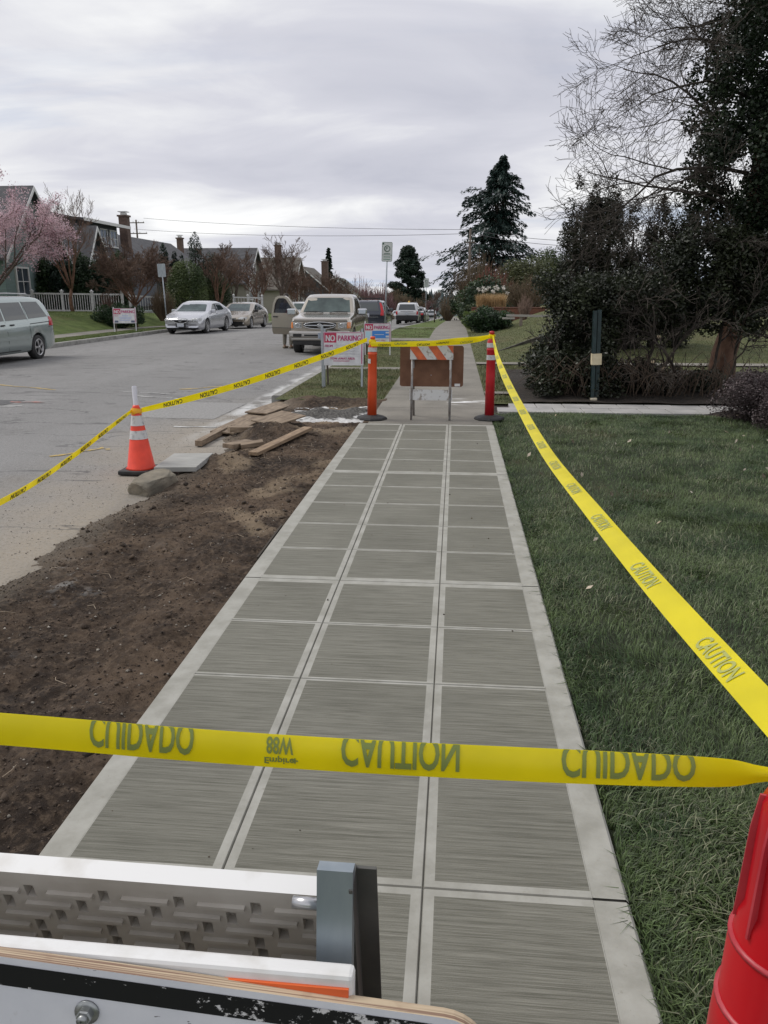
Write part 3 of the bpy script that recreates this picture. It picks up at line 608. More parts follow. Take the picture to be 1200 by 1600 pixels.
# ---- branches
def grow(r, base, direc, length, rad, levels, out, spread=0.6, nchild=(3, 5), up=0.08, seglen=0.25, wob=0.12, taper=0.55, ratio=0.62, t0=0.3, lvl=0):
    n = max(3, int(length / seglen)); n = min(n, 9); p = Vector(base); d = Vector(direc).normalized(); pts = [p.copy()]; rs = [rad]
    for i in range(n):
        d = (d + Vector((r.gauss(0, wob), r.gauss(0, wob), r.gauss(0, wob) + up))).normalized(); p = p + d * (length / n); pts.append(p.copy()); rs.append(rad * (1 - (1 - taper) * (i + 1) / n))
    out.append((lvl, pts, rs))
    if levels <= 0: return
    k = r.randint(*nchild)
    for c in range(k):
        t = t0 + (1 - t0) * (c + r.random()) / k; i = min(int(t * n), n - 1); q = pts[i].lerp(pts[i + 1], t * n - i)
        dd = (pts[i + 1] - pts[i]).normalized(); s = Vector((r.gauss(0, 1), r.gauss(0, 1), r.gauss(0, 0.7))); s = (s - dd * s.dot(dd)).normalized()
        nd = (dd * (1 - spread * 0.55) + s * spread).normalized(); ratio_ = ratio * r.uniform(0.7, 1.2)
        grow(r, q, nd, length * ratio_ * (1.1 - 0.35 * t), max(rs[i] * 0.6, 0.0025), levels - 1, out, spread, nchild, up if up > 0 else 0.02, seglen * 0.8, wob * 1.1, taper, ratio, 0.15, lvl + 1)
def branches(name, segs, mat, parent, minr=0.0, sides=(8, 6, 4, 3, 3, 3)):
    a = MB()
    for lvl, pts, rs in segs: a.tube(pts, [max(q, minr) for q in rs], sides[min(lvl, 5)], 0, lvl == 0)
    return a.build(name, mat, parent)
def bare_tree(name, label, loc, h, spread, seed, trunk_h=0.3, mat=BARK, tmat=TWIG, levels=4, rad=None, nstems=5, up=0.10, group=None, minr=0.006, blossom=None, cat='tree', nchild=(3, 5)):
    r = random.Random(seed); t = thing(name, label, cat, (loc[0], loc[1], loc[2]), 0, group); rad = rad or h * 0.028; th = h * trunk_h
    tr = [(0, [Vector((0, 0, -0.2)), Vector((0.02 * h * r.uniform(-1, 1), 0, th * 0.5)), Vector((0.02 * h * r.uniform(-1, 1), 0.01 * h, th))], [rad * 1.25, rad, rad * 0.9])]; br = []
    for i in range(nstems):
        az = 2 * math.pi * (i + r.random() * 0.5) / nstems; s = spread * r.uniform(0.6, 1.1)
        grow(r, tr[0][1][-1] - Vector((0, 0, th * 0.2 * r.random())), (math.cos(az) * s, math.sin(az) * s, 1.0), (h - th) * r.uniform(0.55, 0.75), rad * 0.55, levels - 1, br, 0.5, nchild, up, h * 0.08, 0.10, 0.45, 0.6)
    branches('trunk', tr, mat, t); big = [q for q in br if q[0] < 2]; small = [q for q in br if q[0] >= 2]
    branches('limbs', big, mat, t, minr * 1.3)
    if small: tag(branches('twigs', small, tmat, t, minr, (6, 5, 3, 3, 3, 3)))
    if blossom:
        P = np.array([q.lerp(w, random.Random(i).random())[:] for i, (l, ps, rs) in enumerate(br) if l >= 1 for q, w in zip(ps[:-1], ps[1:])]); n, size, m, rr_ = blossom
        V, F = leaves(P, np.full(len(P), rr_), n, size, seed, 0.1, 0, 0.8); link('blossom', npmesh('blossom', V, F), m, t)
    return t
def bush(name, label, loc, R_, n, size, mat, seed, nb=26, bf=0.38, core=0.72, group=None, cat='shrub', flat=0.9, aspect=0.5, stems=True, top_flat=False, shell=0.5):
    """leafy bush: clumps spread through an ellipsoid, dark twiggy heart, short stems"""
    r = np.random.default_rng(seed); t = thing(name, label, cat, loc, 0, group); c = (0, 0, R_[2] * 0.95); q, br = blobs(r, c, (R_[0] * 0.8, R_[1] * 0.8, R_[2] * 0.8), nb, bf * min(R_[0], R_[1], R_[2] * 1.4), flat)
    q[:, 2] = np.maximum(q[:, 2], br[:, 2] * 0.5); V, F = leaves(q, br, n, size, seed, shell, 0, aspect); V[:, 2] = np.maximum(V[:, 2], -0.02); link('foliage', npmesh('foliage', V, F), mat, t)
    a = MB()
    rr_ = random.Random(seed)
    for i in range(7):
        az = rr_.uniform(0, 6.28); a.tube([(0, 0, -0.15), (math.cos(az) * R_[0] * 0.25, math.sin(az) * R_[1] * 0.25, R_[2] * 0.5), (math.cos(az) * R_[0] * 0.55, math.sin(az) * R_[1] * 0.55, R_[2] * rr_.uniform(0.8, 1.3))], [0.03 * R_[2] + 0.01, 0.02 * R_[2] + 0.008, 0.006], 5)
    a.build('stems', BARKD, t)
    return t
def twig_bush(name, label, loc, R_, n, mat, seed, rad=0.006, group=None, cat='shrub'):
    r = random.Random(seed); t = thing(name, label, cat, loc, 0, group); segs = []
    for i in range(n):
        az = r.uniform(0, 6.28); s = math.sqrt(r.random()); e = Vector((math.cos(az) * s * R_[0], math.sin(az) * s * R_[1], R_[2] * (2 - 0.9 * s * s) * r.uniform(0.6, 1.05))); b = Vector((e.x * 0.2, e.y * 0.2, -0.05)); m = b.lerp(e, 0.5) + Vector((e.x * 0.12, e.y * 0.12, R_[2] * 0.1))
        segs.append((2, [b, m, e], [rad * 1.6, rad, rad * 0.6]))
        for k in range(3):
            q = b.lerp(e, r.uniform(0.4, 0.9)); segs.append((3, [q, q + Vector((r.gauss(0, 0.16) * R_[0], r.gauss(0, 0.16) * R_[1], r.uniform(0.1, 0.4) * R_[2]))], [rad * 0.7, rad * 0.5]))
    branches('twigs', segs, mat, t, 0.0, (5, 5, 3, 3, 3, 3)); return t
def leaf_tree(name, label, loc, h, R_, z0, n, size, mat, seed, nb=70, profile=None, bark=BARKD, group=None):
    """trunk with limbs out to leaf clumps spread along a tapering crown"""
    r = np.random.default_rng(seed); t = thing(name, label, 'tree', loc, 0, group); MB().tube([(0, 0, -.3), (0, 0, h * .5), (0, 0, h * .95)], [h * .025, h * .018, h * .004], 8).build('trunk', bark, t)
    prof_ = profile or (lambda u: (1 - u) ** .6); q, rr_ = [], []; a = MB()
    for i in range(nb):
        u = z0 + (1 - z0) * r.random(); az = r.uniform(0, 6.28); L = R_ * prof_(u) * r.uniform(.45, 1.0); p = np.array([math.cos(az) * L, math.sin(az) * L, u * h + r.normal() * .02 * h]); q.append(p); rr_.append(np.array([1, 1, .6]) * R_ * r.uniform(.15, .32)); a.tube([(0, 0, (u - .05) * h), tuple(p)], [h * .006, h * .002], 4, 0, False)
    a.build('limbs', bark, t); V, F = leaves(q, rr_, n, size, seed, .35, 0, .5); link('foliage', npmesh('foliage', V, F), mat, t); return t
def dome(name, label, loc, R_, n, size, mat, seed, group=None):
    """clipped bush: an even skin of leaves over a rounded form, with a twiggy heart"""
    t = thing(name, label, 'shrub', loc, 0, group); r = np.random.default_rng(seed); q = [(0, 0, R_[2] * .8)]; rr_ = [R_]
    for i in range(16):
        d = r.normal(size=3); d[2] = abs(d[2]); d /= np.linalg.norm(d); q.append(tuple(np.array([0, 0, R_[2] * .8]) + d * np.array(R_) * .72)); rr_.append(tuple(np.array(R_) * .33))
    V, F = leaves(q, rr_, n, size, seed, .86, 0, .55, .6, .12); V[:, 2] = np.maximum(V[:, 2], 0); link('foliage', npmesh('foliage', V, F), mat, t)
    a = MB()
    for i in range(9):
        az = i * .7; a.tube([(0, 0, -.15), (math.cos(az) * R_[0] * .3, math.sin(az) * R_[1] * .3, R_[2] * .6), (math.cos(az) * R_[0] * .7, math.sin(az) * R_[1] * .7, R_[2] * 1.2)], [.05, .03, .01], 5)
    a.build('stems', BARKD, t); return t
def thuja(name, label, loc, R_, h, n, size, mat, seed, group=None, cat='tree', pointed=1.0):
    r = np.random.default_rng(seed); t = thing(name, label, cat, loc, 0, group); m = int(h * 11) + 16; zc = r.random(m) ** 0.9 * h; pr = np.minimum(1.0, (1 - zc / h) ** 0.5 * 1.6) * (0.8 + 0.2 * np.minimum(zc / (0.1 * h), 1)); az = r.uniform(0, 6.28, m)
    q = np.stack([np.cos(az) * R_ * pr * 0.62, np.sin(az) * R_ * pr * 0.62, zc], -1); rr_ = np.maximum(R_ * 0.5 * pr, 0.06)[:, None] * np.array([1, 1, 1.7])
    V, F = leaves(q, rr_, n, size, seed, 0.45, 0, 0.45, 0.9); V[:, 2] = np.maximum(V[:, 2], 0); link('foliage', npmesh('foliage', V, F), mat, t)
    MB().tube([(0, 0, -0.2), (0, 0, h * 0.5), (0, 0, h * 0.8)], [R_ * 0.2, R_ * 0.14, 0.02], 8).build('trunk', BARKD, t); return t
def conifer(name, label, loc, R_, h, seed, mat, nb=150, n=26, droop=0.25, z0=0.08, size=0.5, group=None, profile=None, bark=BARKD, lean=0.0, gap=0.0):
    """trunk with whorled boughs carrying flat sprays of needles"""
    r = random.Random(seed); t = thing(name, label, 'tree', loc, 0, group); MB().tube([(0, 0, -0.3), (lean * 0.4, 0, h * 0.4), (lean, 0, h * 0.99)], [h * 0.022, h * 0.015, 0.03], 8).build('trunk', bark, t)
    prof_ = profile or (lambda u: (1 - u) ** 0.75); B = MB(); Cn, Rd, T = [], [], []
    for i in range(nb):
        u = z0 + (1 - z0) * ((i + r.random()) / nb) ** 0.95; az = i * 2.39996 + r.uniform(-.5, .5); L = R_ * prof_(u) * (r.uniform(0.6, 1.12) if not gap else r.choice((r.uniform(.35, .7), r.uniform(.8, 1.15)))) + 0.15; zb = u * h; el = 0.30 - 0.1 * u + (r.gauss(0, gap) if gap else 0)
        pts = []; 
        for k in range(5):
            s = k / 4; pts.append(Vector((math.cos(az) * L * s + lean * u, math.sin(az) * L * s, zb + el * L * s * (1 - s * 0.4) - droop * L * s * s)))
        B.tube(pts, [0.02 + 0.012 * L, 0.016 + 0.008 * L, 0.015 + 0.004 * L, 0.012, 0.008], 4, 0, False)
        for k in range(n):
            s = 0.18 + 0.85 * r.random() ** 0.8; s_ = min(s, 1.0); j = min(int(s_ * 4), 3); q = pts[j].lerp(pts[j + 1], s_ * 4 - j); side = r.gauss(0, 0.18) * L * (1.15 - s_) + r.gauss(0, 0.05)
            Cn.append((q.x - math.sin(az) * side, q.y + math.cos(az) * side, q.z + r.uniform(-0.12, 0.05) * size * 1.6 + (r.gauss(0, gap) * size if gap else 0))); T.append((math.cos(az) + r.gauss(0, .45), math.sin(az) + r.gauss(0, .45), -0.25 - droop + r.gauss(0, .25)))
    B.build('boughs', bark, t)
    rg_ = np.random.default_rng(seed); Cn = np.array(Cn); T = np.array(T); T /= np.linalg.norm(T, axis=1)[:, None]; m = len(Cn); nr = rg_.normal(size=(m, 3)) * 0.45 + np.array([0, 0, 1.0]); S = np.cross(T, nr); S /= np.linalg.norm(S, axis=1)[:, None] + 1e-9
    sz = size * rg_.uniform(0.5, 1.3, m)[:, None]; V = np.stack([Cn - T * sz * .5, Cn + S * sz * .2, Cn + T * sz * .6, Cn - S * sz * .2], 1).reshape(-1, 3); i = np.arange(m) * 4
    link('needles', npmesh('needles', V, np.stack([i, i + 1, i + 2, i + 3], -1)), mat, t); return t
# ================================================================== PLANTING, right side
# big ivy-clad tree with bare drooping limbs reaching over the walk
def ivy_tree():
    r = random.Random(21); t = thing('ivy_clad_tree', 'tall leaning tree smothered in dark ivy with bare limbs reaching over the lawn', 'tree', (4.95, 15.0, 0.12))
    tp = [Vector((0, 0, -0.2)), Vector((0.02, 0, 0.5)), Vector((0.16, 0.05, 1.1)), Vector((0.3, 0.1, 2.2)), Vector((0.35, 0.2, 4.2)), Vector((0.5, 0.3, 6.5)), Vector((0.7, 0.3, 8.5))]
    MB().tube(tp, [0.27, 0.22, 0.2, 0.19, 0.16, 0.11, 0.05], 12).build('trunk', BARKR, t)
    segs = []
    mains = [((0.3, 0.1, 2.9), (-1.0, -0.25, 0.42), 3.6, .055), ((0.33, .15, 3.5), (-1, -0.35, 0.36), 3.9, .06), ((0.35, .2, 4.1), (-1, 0.1, 0.32), 3.4, .055), ((0.38, .2, 4.6), (-1, -0.45, 0.55), 3.5, .055),
             ((0.42, .2, 5.2), (-1, -0.2, 0.5), 3.1, .05), ((0.45, .25, 5.7), (-1, 0.15, 0.55), 2.9, .045), ((0.5, .3, 6.2), (-1, -0.4, 0.45), 2.9, .045), ((0.3, .1, 2.4), (-1, 0.25, 0.28), 2.9, .045),
             ((0.5, .3, 6.7), (-1, 0.1, 0.3), 2.7, .04), ((0.3, .1, 2.6), (-0.8, -0.9, 0.3), 2.3, .04), ((0.4, .2, 4.9), (0.3, -1, 0.3), 2.2, .04), ((0.3, .1, 3.2), (0.5, -1, 0.15), 1.8, .03), ((0.3, .1, 2.1), (-1, -0.1, 0.1), 2.2, .035), ((0.6, .3, 7.4), (-1, -.1, .5), 2.6, .035), ((0.3, .1, 1.9), (-.7, -.8, 0.5), 1.9, .03)]
    for b, d, L, rd in mains:
        grow(r, b, (d[0], d[1], d[2] * 1.2), L * 0.86, rd * .62, 3, segs, 0.62, (7, 8), -0.075, 0.3, 0.17, 0.22, 0.55, 0.2)
    branches('limbs', [q for q in segs if q[0] < 1], BARKD, t, 0.007); tag(branches('twigs', [q for q in segs if q[0] >= 1], TWIGD, t, 0.0036, (6, 4, 3, 3, 3, 3)))
    rg = np.random.default_rng(4); n = 330; z = rg.uniform(1.6, 8.3, n); az = rg.uniform(0, 6.28, n)
    rad = 0.25 + 1.55 * np.clip(np.sin((z - 1.2) / 7.6 * np.pi), 0.15, 1) * rg.random(n) ** 0.6; q = np.stack([0.55 + np.cos(az) * rad * 1.0 + 0.05 * z, 0.2 + np.sin(az) * rad, z], -1)
    br = rg.uniform(0.14, 0.4, n)[:, None] * np.array([1, 1, 1.15]); V, F = leaves(q, br, 150000, 0.06, 5, 0.5, 0.1, 0.75); link('ivy', npmesh('ivy', V, F), IVY, t)
    cut = M('sawn_wood', (0.62, 0.5, 0.33), 0.8, (0.5, 0.38, 0.24), 30)
    for p, d in (((0.12, -0.17, 0.83), (0.35, -0.75, 0.25)),):
        p = Vector(p); d = Vector(d).normalized(); MB().tube([p, p + d * 0.12], [0.05, 0.045], 10).build('branch_stub', BARKR, t); MB().tube([p + d * 0.119, p + d * 0.124], [0.044, 0.044], 10).build('sawn_face', cut, t)
    return cut
CUT = ivy_tree()
# hedge clumps under the bare limbs
def hedge(name, label, loc, q, br, n, size, seed, stems, mat=HOLLY, cuts=(), asp=0.55, shell=0.45):
    t = thing(name, label, 'hedge', loc, 0, 'overgrown hedge clumps in the bed'); V, F = leaves(np.array(q), np.array(br), n, size, seed, shell, 0.04, asp); V[:, 2] = np.maximum(V[:, 2], 0.0); link('foliage', npmesh('foliage', V, F), mat, t)
    segs = []; r = random.Random(seed)
    for s in stems: grow(r, s[0], s[1], s[2], s[3], 3, segs, 0.6, (4, 5), 0.02, 0.2, 0.2, 0.4, 0.6)
    branches('stems', segs, TWIGD, t, 0.005, (6, 5, 4, 3, 3, 3))
    for p, d, rd in cuts:
        p = Vector(p); d = Vector(d).normalized(); MB().tube([p, p + d * 0.35], [rd * 1.1, rd], 8).build('branch_stub', BARKD, t); MB().tube([p + d * 0.349, p + d * 0.354], [rd * .98, rd * .98], 10).build('sawn_face', CUT, t)
rg = np.random.default_rng(77)
def cl(n, x0, x1, y0, y1, z0, z1, r0, r1): return np.stack([rg.uniform(x0, x1, n), rg.uniform(y0, y1, n), rg.uniform(z0, z1, n)], -1), rg.uniform(r0, r1, n)[:, None] * np.ones(3)
qa, ra = cl(52, -0.5, 0.75, -0.85, 0.5, 0.08, 0.7, 0.15, 0.27); qb, rb = cl(24, -0.15, 0.75, -0.35, 0.6, 0.8, 1.75, 0.2, 0.36); qc, rc = cl(9, -0.45, 0.0, -0.2, 0.4, 1.35, 1.85, 0.16, 0.28)
hedge('hedge_shrub', 'tall dark-leaved hedge clump at the corner by the old sidewalk', (1.85, 13.55, 0.08), np.concatenate([qa, qb, qc]), np.concatenate([ra, rb, rc]), 30000, 0.055, 31, [((0.2, 0, 0), (-.3, -.2, 1), 1.2, .03), ((0.4, 0, 0), (.2, -.2, 1), 1.4, .03), ((0, 0.2, 0), (-.1, -.1, 1), 1.0, .03)])
qa, ra = cl(30, -0.7, 0.6, -0.6, 0.3, 0.05, 0.45, 0.14, 0.26); qb, rb = cl(40, -0.8, 0.8, -0.4, 0.6, 1.0, 1.85, 0.16, 0.3)
hedge('hedge_shrub', 'twiggy middle hedge clump behind the dark signpost with vines below', (2.95, 13.65, 0.1), np.concatenate([qa, qb]), np.concatenate([ra, rb]), 26000, 0.055, 32, [((-.4, 0, 0), (-.2, -.3, 1), 1.5, .035), ((0.1, 0, 0), (.1, -.4, 1), 1.6, .03), ((0.5, 0, 0), (.3, -.2, 1), 1.3, .03), ((.3, -.2, 0), (-.5, -.4, .8), 1.2, .02), ((-.2, -.3, 0), (.6, -.3, .7), 1.1, .02)], HOLLY,
      [((0.22, -0.1, 0.35), (0.3, -1, 0.5), 0.032), ((0.42, -.1, 0.28), (0.2, -1, 0.35), 0.042), ((0.36, 0, 0.75), (0.1, -1, 0.45), 0.032)])
qa, ra = cl(16, -0.5, 0.5, -0.9, 0.3, 0.0, 0.25, 0.12, 0.22); qb, rb = cl(60, -0.6, 1.3, -0.5, 0.5, 1.05, 2.6, 0.18, 0.34)
hedge('hedge_shrub', 'broad-leaved hedge clump hanging beside the leaning ivy trunk', (4.15, 14.1, 0.12), np.concatenate([qa, qb]), np.concatenate([ra, rb]), 28000, 0.065, 33, [((-.2, 0, 0), (-.1, -.3, 1), 1.6, .035), ((0.3, 0, 0), (.3, -.3, 1), 1.6, .03), ((0.6, 0, 0), (.6, -.2, 1), 1.5, .03)], HOLLY)
qb, rb = cl(26, -0.3, 2.5, -0.3, 0.8, 0.9, 2.4, 0.25, 0.45)
hedge('hedge_shrub', 'dark hedge clump on the house side of the ivy tree', (6.0, 15.4, 0.12), qb, rb, 14000, 0.085, 34, [((0.3, 0, 0), (.3, -.3, 1), 1.6, .03), ((1.2, 0, 0), (.3, -.2, 1), 1.5, .03)])
# vines and dead stems at the foot of the hedge
r = random.Random(9); segs = []
for i in range(170):
    x = r.uniform(1.5, 4.6); y0 = r.uniform(12.75, 13.3); a = r.uniform(-.5, .5); hgt = r.uniform(.25, .7)
    segs.append((2, [Vector((x, y0, 0.08)), Vector((x + a * .3, y0 - .12, .1 + hgt * .7)), Vector((x + a * .8, y0 - .2 * r.random(), .1 + hgt)), Vector((x + a * 1.3, y0 - .1, .1 + hgt * r.uniform(.3, .9)))], [.007, .006, .005, .004]))
o = branches('vine_tangle', segs, M('dead_vine', (0.10, 0.072, 0.05), 0.9, (0.05, 0.035, 0.026), 4), None); tag(o, 'tangle of bare brown vines at the foot of the hedge', 'vines', kind='stuff')
for i, (x, yy, h, R_, lab) in enumerate([(3.12, 22.0, 4.0, .42, 'tall dark columnar conifer at the sidewalk end of its row'), (3.62, 22.3, 3.75, .36, 'second columnar conifer from the sidewalk, a little shorter'), (4.05, 22.2, 4.05, .42, 'third columnar conifer from the sidewalk, with a rounded tip'),
                                         (4.75, 22.6, 3.35, .42, 'shorter columnar conifer half hidden by the bare limbs'), (5.45, 22.6, 3.5, .45, 'columnar conifer behind the ivy tree'), (6.2, 22.8, 3.6, .5, 'last columnar conifer of the row, behind the ivy tree')]):
    thuja('columnar_conifer', lab, (x, yy, gz(x, yy) - 0.05), R_ * 1.08, h - gz(x, yy) + 0.75, 17000, 0.07, THUJA, 40 + i, 'row of columnar conifers')
for i, (x, yy, R_, lab) in enumerate([(4.12, 10.85, (.58, .55, .38), 'dense purple-leaved shrub at the end of the paver walk'), (4.25, 9.85, (.6, .55, .36), 'low purple-leaved shrub at the lawn edge'), (4.95, 10.6, (.75, .65, .5), 'taller purple-leaved shrub behind the low one'), (4.75, 11.65, (.55, .45, .34), 'purple-leaved shrub beside the pavers under the ivy tree')]):
    bush('purple_shrub', lab, (x, yy, 0.0), R_, 11000, 0.035, PURP, 60 + i, 40, 0.34, group='purple-leaved shrubs in the bed')
# shrubs up the sidewalk
bush('juniper', 'low spreading dark green juniper beside the old sidewalk', (1.55, 35.0, gz(1.55, 35) - .1), (1.25, 1.5, .5), 20000, 0.10, JUN, 70, 60, 0.5, flat=0.8)
bush('lime_shrub', 'bright yellow-green shrub behind the juniper', (0.75, 39.0, gz(.75, 39)), (.45, .5, .5), 5000, 0.08, LIME, 71)
bush('laurel', 'green laurel beside the brick planter', (1.05, 43.5, gz(1, 43.5)), (.6, .8, .75), 6000, 0.12, BOX, 72)
bush('rhododendron', 'wide dark rhododendron behind the dry grasses', (1.75, 48.5, gz(1.75, 48.5)), (1.9, 2.0, 1.35), 15000, 0.16, RHODO, 73, 40)
twig_bush('red_twig_shrub', 'leafless red-twigged shrub above the rhododendron', (2.4, 54.0, gz(2.4, 54) + 0.2), (1.5, 1.2, 1.75), 260, REDTW, 74, 0.012)
twig_bush('twiggy_shrub', 'large leafless brown shrub near the utility pole', (1.6, 61.0, gz(1.6, 61)), (2.2, 2.0, 2.6), 320, BRNTW, 75, 0.016)
twig_bush('twiggy_shrub', 'leafless brown thicket behind the wooden rail', (3.8, 44.0, gz(3.8, 44)), (1.5, 1.5, 1.05), 300, BRNTW, 76, 0.010)
twig_bush('twiggy_shrub', 'pale leafless shrub near the hedge corner', (3.15, 37.0, gz(3.15, 37)), (.4, .4, .62), 90, M('pale_twigs', (.28, .2, .16), .9, (.2, .13, .1), 1, island=.3), 77, 0.009)
bush('red_heather', 'small dark red shrub on the brick wall', (2.55, 40.8, gz(2.5, 40.8) + .1), (.42, .35, .26), 2500, 0.06, LM('leaf_red', (.11, .02, .015), (.2, .05, .03), 3), 78)
bush('olive_shrub', 'rounded olive-green evergreen beyond the wooden rail', (4.9, 56.0, gz(4.9, 56)), (2.1, 2.0, 1.75), 12000, 0.16, OLIVE, 79, 34)
bush('olive_shrub', 'grey-green evergreen tree filling in behind the hedge', (7.6, 58.0, gz(7.6, 58)), (2.6, 2.2, 2.0), 10000, 0.18, BOX, 80, 34)
bush('laurel', 'dark laurel mass under the big cedar', (0.9, 70.0, gz(.9, 70)), (1.6, 3.0, 1.7), 9000, 0.2, RHODO, 81)
# planter with dry ornamental grass
BRICKM = M('brick_red', (0.20, 0.085, 0.055), 0.9, (0.14, 0.06, 0.042), 9, bump=0.2)
pl = thing('brick_planter', 'low red brick planter wall by the sidewalk', 'planter', (1.0, 39.6, gz(1.2, 39.6)))
pz = 0.96 - gz(1.2, 39.6); rows = 5; bh = (pz + 0.25) / rows
for j in range(rows):
    for i in range(13):
        w = 0.30; x = i * w + (0.15 if j % 2 else 0) - 0.08
        bx((x, 0, -0.25 + bh * (j + .5)), (w - 0.012, 0.2, bh - 0.012)).build('brick', BRICKM, pl)
bx((1.75, 0.02, (pz - .27) / 2 - .01), (3.8, 0.16, pz + 0.2)).build('mortar', M('mortar', (.17, .15, .13), .95), pl); bx((1.78, 0, pz + 0.02), (4.0, 0.28, 0.045), None, .01).build('coping', M('brick_coping', (.16, .075, .055), .9), pl)
r = np.random.default_rng(3); p = np.stack([r.uniform(1.08, 2.45, 4200), r.uniform(40.0, 41.2, 4200)], -1)
o = grass('dry_ornamental_grass', None, p, 0.86, 0.02, STRAW, 5, 0.35, lambda X, Y: 0.8 + 0 * X); o['kind'] = 'stuff'; o['label'] = 'clump of tall dry straw-coloured grass above the brick planter'
bm_ = M('pale_petal', (.75, .72, .66), .8)
rr = random.Random(6)
seg = [(2, [Vector((1.1 + 1.4 * i / 14 + rr.uniform(-.05, .05), 41.4, .7)), Vector((1.1 + 1.4 * i / 14 + rr.uniform(-.1, .1), 41.3, 1.7 + rr.uniform(-.05, .3)))], [.008, .006]) for i in range(15)]
t = thing('white_flowering_shrub', 'spindly shrub with white flower heads behind the dry grass', 'shrub', (0, 0, 0)); branches('stems', seg, BRNTW, t)
V, F = leaves([s[1][1][:] for s in seg], np.full(15, .09), 500, .07, 4, .2); tag(link('flower_heads', npmesh('flower_heads', V, F), bm_, t), kind='stuff')
conifer('cedar', 'huge dark blue-green cedar towering over the sidewalk', (3.1, 92.0, -1.2), 8.9, 17.0, 91, CEDAR, 300, 110, 0.30, 0.03, 0.42, profile=lambda u: min(1.0, 1.1 * (1 - u) ** 0.68) * (0.84 + 0.26 * math.sin(u * 17 + 1)), lean=1.7, gap=.32)
bare_tree('street_tree', 'small bare street tree on the verge far up the sidewalk', (-1.75, 66.0, float(prof(66))), 2.9, .5, 92, .35, BARK, TWIG, 4, .05, minr=.009)
for i, (x, yy, h) in enumerate([(-0.8, 84, 3.0), (.9, 104, 3.4), (0.8, 118, 4.5)]):
    twig_bush('twiggy_shrub', ['leafless shrub beneath the left boughs of the cedar', 'brown leafless bush beyond the cedar by the sidewalk', 'distant brown bush at the sidewalk end'][i], (x, yy, float(prof(yy))), (1.1, 1.2, h / 2), 120, BRNTW, 93 + i, 0.02)

# ================================================================== PLANTING, far side of the street
bare_tree('cherry_tree', 'pink blossoming cherry tree in front of the teal house', (-22.6, 36.5, .6), 6.9, .95, 101, .12, BARK, TWIG, 4, .14, 9, .01, blossom=(60000, 0.06, BLOS, 0.30), minr=.01)
bare_tree('bare_tree', 'slender bare tree before the gables of the teal house', (-21.0, 42.0, .7), 6.2, .42, 102, .2, BARKR, TWIG, 5, .09, 6, .14, minr=.007, nchild=(3, 5))
for i in range(8):
    x = -25.6 + i * .82; lab = ['dark conifer hedge plant at the cherry tree end', 'second dark hedge conifer from the cherry tree', 'third dark hedge conifer from the cherry tree', 'fourth dark hedge conifer from the cherry tree', 'fifth dark hedge conifer behind the picket fence', 'sixth dark hedge conifer behind the picket fence', 'seventh dark hedge conifer behind the picket fence', 'dark hedge conifer beside the round-crowned bare tree'][i]
    thuja('hedge_conifer', lab, (x, 45.5 + .3 * math.sin(i * 2.), .7), .78, 3.1 + .35 * math.sin(i * 1.9), 6500, .15, RHODO if i % 3 else PINE, 110 + i, 'dark conifer hedge behind the picket fence')
bare_tree('bare_tree', 'round-crowned bare tree with reddish trunk over the picket fence', (-16.7, 40.2, .15), 4.6, .95, 121, .22, BARKR, TWIG, 5, .085, 10, .03, minr=.0075, nchild=(5, 6))
bush('spreading_juniper', 'wide low dark juniper behind the sandwich board', (-16.6, 38.3, .05), (1.75, 1.1, .52), 15000, .10, JUN, 122, 50, .5, flat=.8)
twig_bush('twiggy_shrub', 'small leafless rose bush in front of the picket fence', (-19.0, 41.9, .7), (.5, .4, .5), 60, M('rosy_twigs', (.13, .075, .06), .9, (.19, .12, .1), 2), 123, .009)
dome('clipped_bush', 'large dome-shaped clipped green bush by the silver sedan', (-15.9, 46.2, .1), (1.2, 1.35, 1.9), 22000, .085, LM('leaf_clipped', (.05, .078, .026), (.11, .145, .05), .9), 124)
dome('clipped_bush', 'smaller rounded green bush behind the dome-shaped one', (-15.2, 49.5, .1), (1.0, 1.0, 1.6), 12000, .09, BOX, 125)
twig_bush('twiggy_shrub', 'dense leafless shrub beside the dome-shaped bush', (-16.5, 43.6, .2), (.8, .8, 1.0), 160, BRNTW, 126, .011)
for i, (x, yy, h, R_, lab) in enumerate([(-18.2, 55, 5.3, .62, 'tallest dark column conifer beyond the dome-shaped bush'), (-17.3, 55.5, 3.9, .75, 'stubby dark conifer beside the tallest column'), (-19.7, 53, 4.3, .5, 'narrow dark conifer before the grey roof'), (-19.1, 53.4, 3.8, .42, 'slim dark conifer next to the narrow one'), (-18.6, 53.2, 3.6, .42, 'shortest slim dark conifer before the grey roof')]):
    thuja('column_conifer', lab, (x, yy, .6), R_, h, 5000, .13, PINE, 130 + i, 'dark column conifers across the street')
street = [(-14.55, 48.2, 4.7, .62, 'bare street tree with orange-brown trunk by the gold sedan', BARKR), (-14.6, 58.2, 4.9, .6, 'bare street tree past the gold sedan', BARKR), (-14.6, 66, 6.7, .38, 'tall upright bare tree behind the pickup door', BARK), (-14.7, 72, 4.9, .6, 'spreading bare tree behind the pickup cab', BARKR), (-15.9, 80, 5.2, .5, 'bare tree near the white van across the street', BARK), (-14.6, 89, 5.4, .6, 'bare street tree before the dark-roofed far house', BARKR), (-14.7, 101, 5.2, .65, 'farther bare street tree before the red chimney', BARK), (-17.5, 62, 5.6, .5, 'bare garden tree in front of the brown roof', BARK)]
for i, (x, yy, h, sp, lab, m) in enumerate(street): bare_tree('bare_tree', lab, (x, yy, gz(x, yy)), h, sp, 140 + i, .24, m, TWIG, 5, h * .018, 6, .08, 'bare trees along the far side', .008 + .00006 * yy, nchild=(3, 5))
